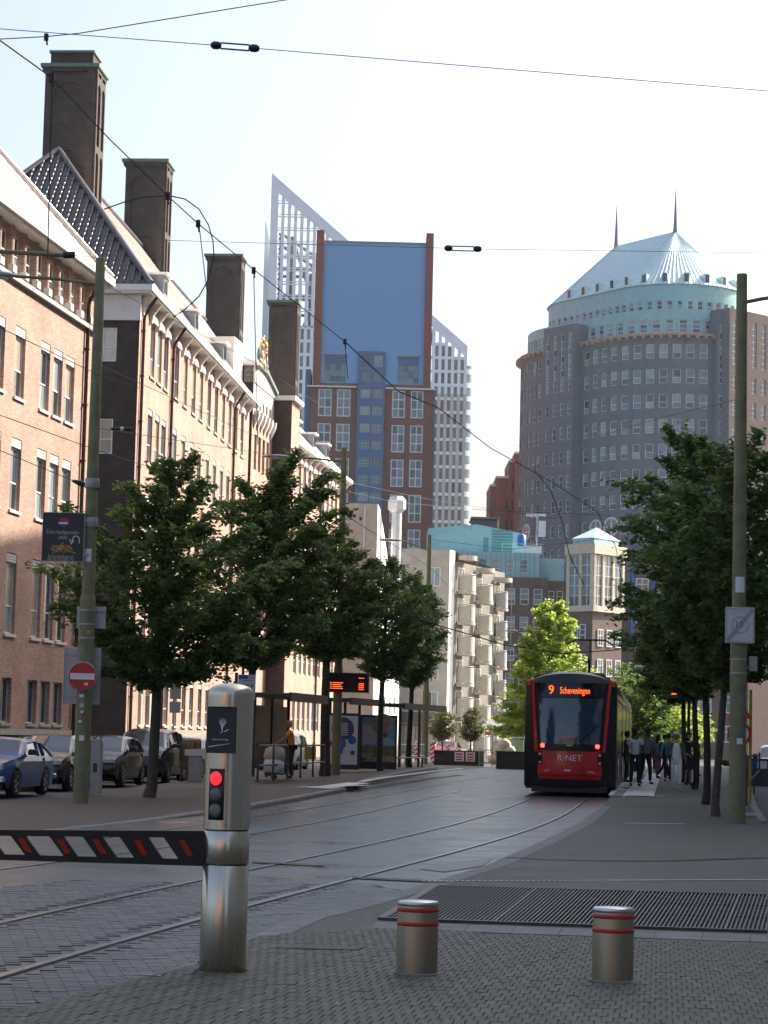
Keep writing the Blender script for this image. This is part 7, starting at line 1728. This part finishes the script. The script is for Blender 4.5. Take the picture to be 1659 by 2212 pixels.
for i in range(6): MB().use('sign_back').tube([(.1+i*.11,0,.2),(.1+i*.11,0,1.0)],.012,5).build('bar',t)
def striped(px,py0,py1,Y,label):
    a,b=at(px,py0,Y),at(px,py1,Y); h=a.z; w=.3; t=thing('striped_barrier_board',label,'barrier',(a.x,Y,0),0,'red and white striped boards'); MB().use('white_print').bbox(-w/2,w/2,-.02,.02,.15,h,.01).build('board',t)
    for i in range(4):
        z=.2+(h-.3)*i/4; MB().use('sign_red').extr([(-w/2,-.024,z),(w/2,-.024,z+.22),(w/2,-.024,z+.22+h*.1),(-w/2,-.024,z+h*.1)],(0,.003,0)).build('stripe',t)
    MB().use('darkgrey').bbox(-.3,.3,-.2,.2,0,.15,.03).build('foot',t)
striped(902,1600,1648,YP+2,'red and white board left of the far mast'); striped(935,1600,1640,YP+8,'red and white board right behind the far mast'); striped(967,1608,1640,YP+16,'red and white board beside the red car')
def olive(px,py,Y,h,r,seed,label): p=at(px,1600,Y); return tree('olive_tree',label,(p.x,Y,0),h,r,1.6,seed,'leaf_olive',3000,.16,shape='egg',trunk_r=.06,pad=.45,group='small olive trees by the terrace')
olive(957,1575,YP+10,3.5,.8,21,'small olive tree left above the planter boxes'); olive(1019,1570,YP+8,3.8,.85,22,'small olive tree right above the planter boxes')
# terrace awning
a,b=at(1046,1558,196),at(1150,1600,196); t=thing('terrace_awning','grey terrace awning with red valance left of the tram','awning',(a.x,196,0)); w=b.x-a.x+2; z=a.z; mat('awning',(.20,.21,.23),.8,0,.1)
MB().use('awning').extr([(0,0,z-.9),(0,0,z-1.0),(0,3,z+.1),(0,3,z+.2)],(w,0,0)).build('canopy',t); 
for i in range(8): MB().use('redband').extr([(w*i/8+.02,-.02,z-.95),(w*(i+.5)/8,-.02,z-1.25),(w*(i+1)/8-.02,-.02,z-.95)],(0,.02,0)).build('valance_flap',t)
for x in (.1,w*.5,w-.1): MB().use('frame_white').tube([(x,.1,0),(x,.1,z-.9)],.05,6).build('post',t)
# people's terrace clutter: green bin and pale crates
a=at(1118,1605,150); t=thing('green_bin','pale green bin behind the right planter box','bin',(a.x,150,0)); mat('bin_green',(.25,.34,.22),.6,0,.1); MB().use('bin_green').bbox(-.4,.4,-.4,.4,0,1.7,.05).build('body',t); MB().use('bin_green').bbox(-.44,.44,-.44,.44,1.7,1.82,.03).build('lid',t)
a=at(1090,1612,149); t=thing('sack_pile','heap of pale sacks behind the right planter box','sacks',(a.x,149,0)); 
for i,(dx,dz) in enumerate(((-.7,.35),(0,.3),(.6,.35),(-.35,.95),(.3,.95),(0,1.35))): m=MB().use('stone_cream'); blob(m,(dx,0,dz),(.42,.35,.36),10); m.build('sack',t)
# ================================================================ signs at the right edge
Yr=58; c=at(1597,1585,Yr); rr_=26*Yr/F
t=thing('traffic_sign','round red ringed sign and triangle on a yellow post behind the right mast','sign',(c.x+.28,Yr,.1)); MB().use('notice').tube([(0,0,0),(0,0,at(1615,1490,Yr).z-.1)],.04,8).build('post',t)
MB(Matrix.Translation((-.28,-.05,c.z-.1))@Matrix.Rotation(R(90),4,'X')).use('sign_back').lathe([(.001,-.01),(rr_,-.01),(rr_,.004),(.001,.004)],30).build('round_plate',t); MB(Matrix.Translation((-.28,-.056,c.z-.1))@Matrix.Rotation(R(90),4,'X')).use('white_print').disc((0,0,0),rr_*.98,(0,0,1),30).build('white_face',t); MB(Matrix.Translation((-.28,-.059,c.z-.1))@Matrix.Rotation(R(90),4,'X')).use('sign_red').lathe([(rr_*.74,0),(rr_,0)],30,smooth=False).build('red_ring',t)
z=at(1597,1552,Yr).z-.1; MB().use('sign_red').extr([(-.28-.3,-.05,z),(-.28+.3,-.05,z),(-.28,-.05,z+.5)],(0,.012,0)).build('triangle',t); MB().use('white_print').extr([(-.28-.19,-.054,z+.06),(-.28+.19,-.054,z+.06),(-.28,-.054,z+.38)],(0,.003,0)).build('triangle_face',t)
railing(gb(1612,1740,.15),gb(1640,1690,.25),1.15,3,'tall dark railing along the right kerb','darkgrey',.15)
p=gb(1608,1735,.1); t=thing('thin_sign_pole','thin pale pole standing right of the right-hand mast','pole',p); MB().use('lamp_grey').tube([(0,0,0),(0,0,4.4)],.025,8).build('pole',t); MB().use('sign_back').bbox(-.12,.3,-.02,.02,3.3,4.1,.01).build('plate',t)
p=gb(1615,1762,.03); t=thing('paving_plate','pale concrete slab set beside the right mast foot','slab',p); MB().use('concrete').bbox(-.2,.25,-.25,.25,0,.06,.01).build('slab',t); MB().use('darkgrey').box(-.05,.05,-.05,.05,.06,.065).build('lifting_eye',t)
a=at(1630,1625,92); t=thing('roadside_cabinet','dark cabinet with blue and white stripe near the right edge','cabinet',(a.x-.3,92,0)); MB().use('darkgrey').bbox(-.2,1.2,0,.6,0,1.1,.03).build('cabinet',t); MB().use('sign_blue').box(0,.4,-.01,0,.7,1.0).build('blue_panel',t); MB().use('white_print').box(.42,.8,-.01,0,.7,1.0).build('white_panel',t)
# ================================================================ light summer haze
hz=MB().use('concrete').box(-420,420,-90,900,-1.2,150).build('haze'); stuff(hz)
hm=bpy.data.materials.new('haze_air'); hm.use_nodes=True; nt=hm.node_tree; nt.nodes.remove(nt.nodes['Principled BSDF'])
pv=nt.nodes.new('ShaderNodeVolumePrincipled'); pv.inputs['Color'].default_value=(.93,.96,1,1); pv.inputs['Density'].default_value=.0001; pv.inputs['Anisotropy'].default_value=.3
nt.links.new(pv.outputs[0],nt.nodes['Material Output'].inputs['Volume']); hz.data.materials.clear(); hz.data.materials.append(hm)
bpy.data.scenes.remove(TMP)
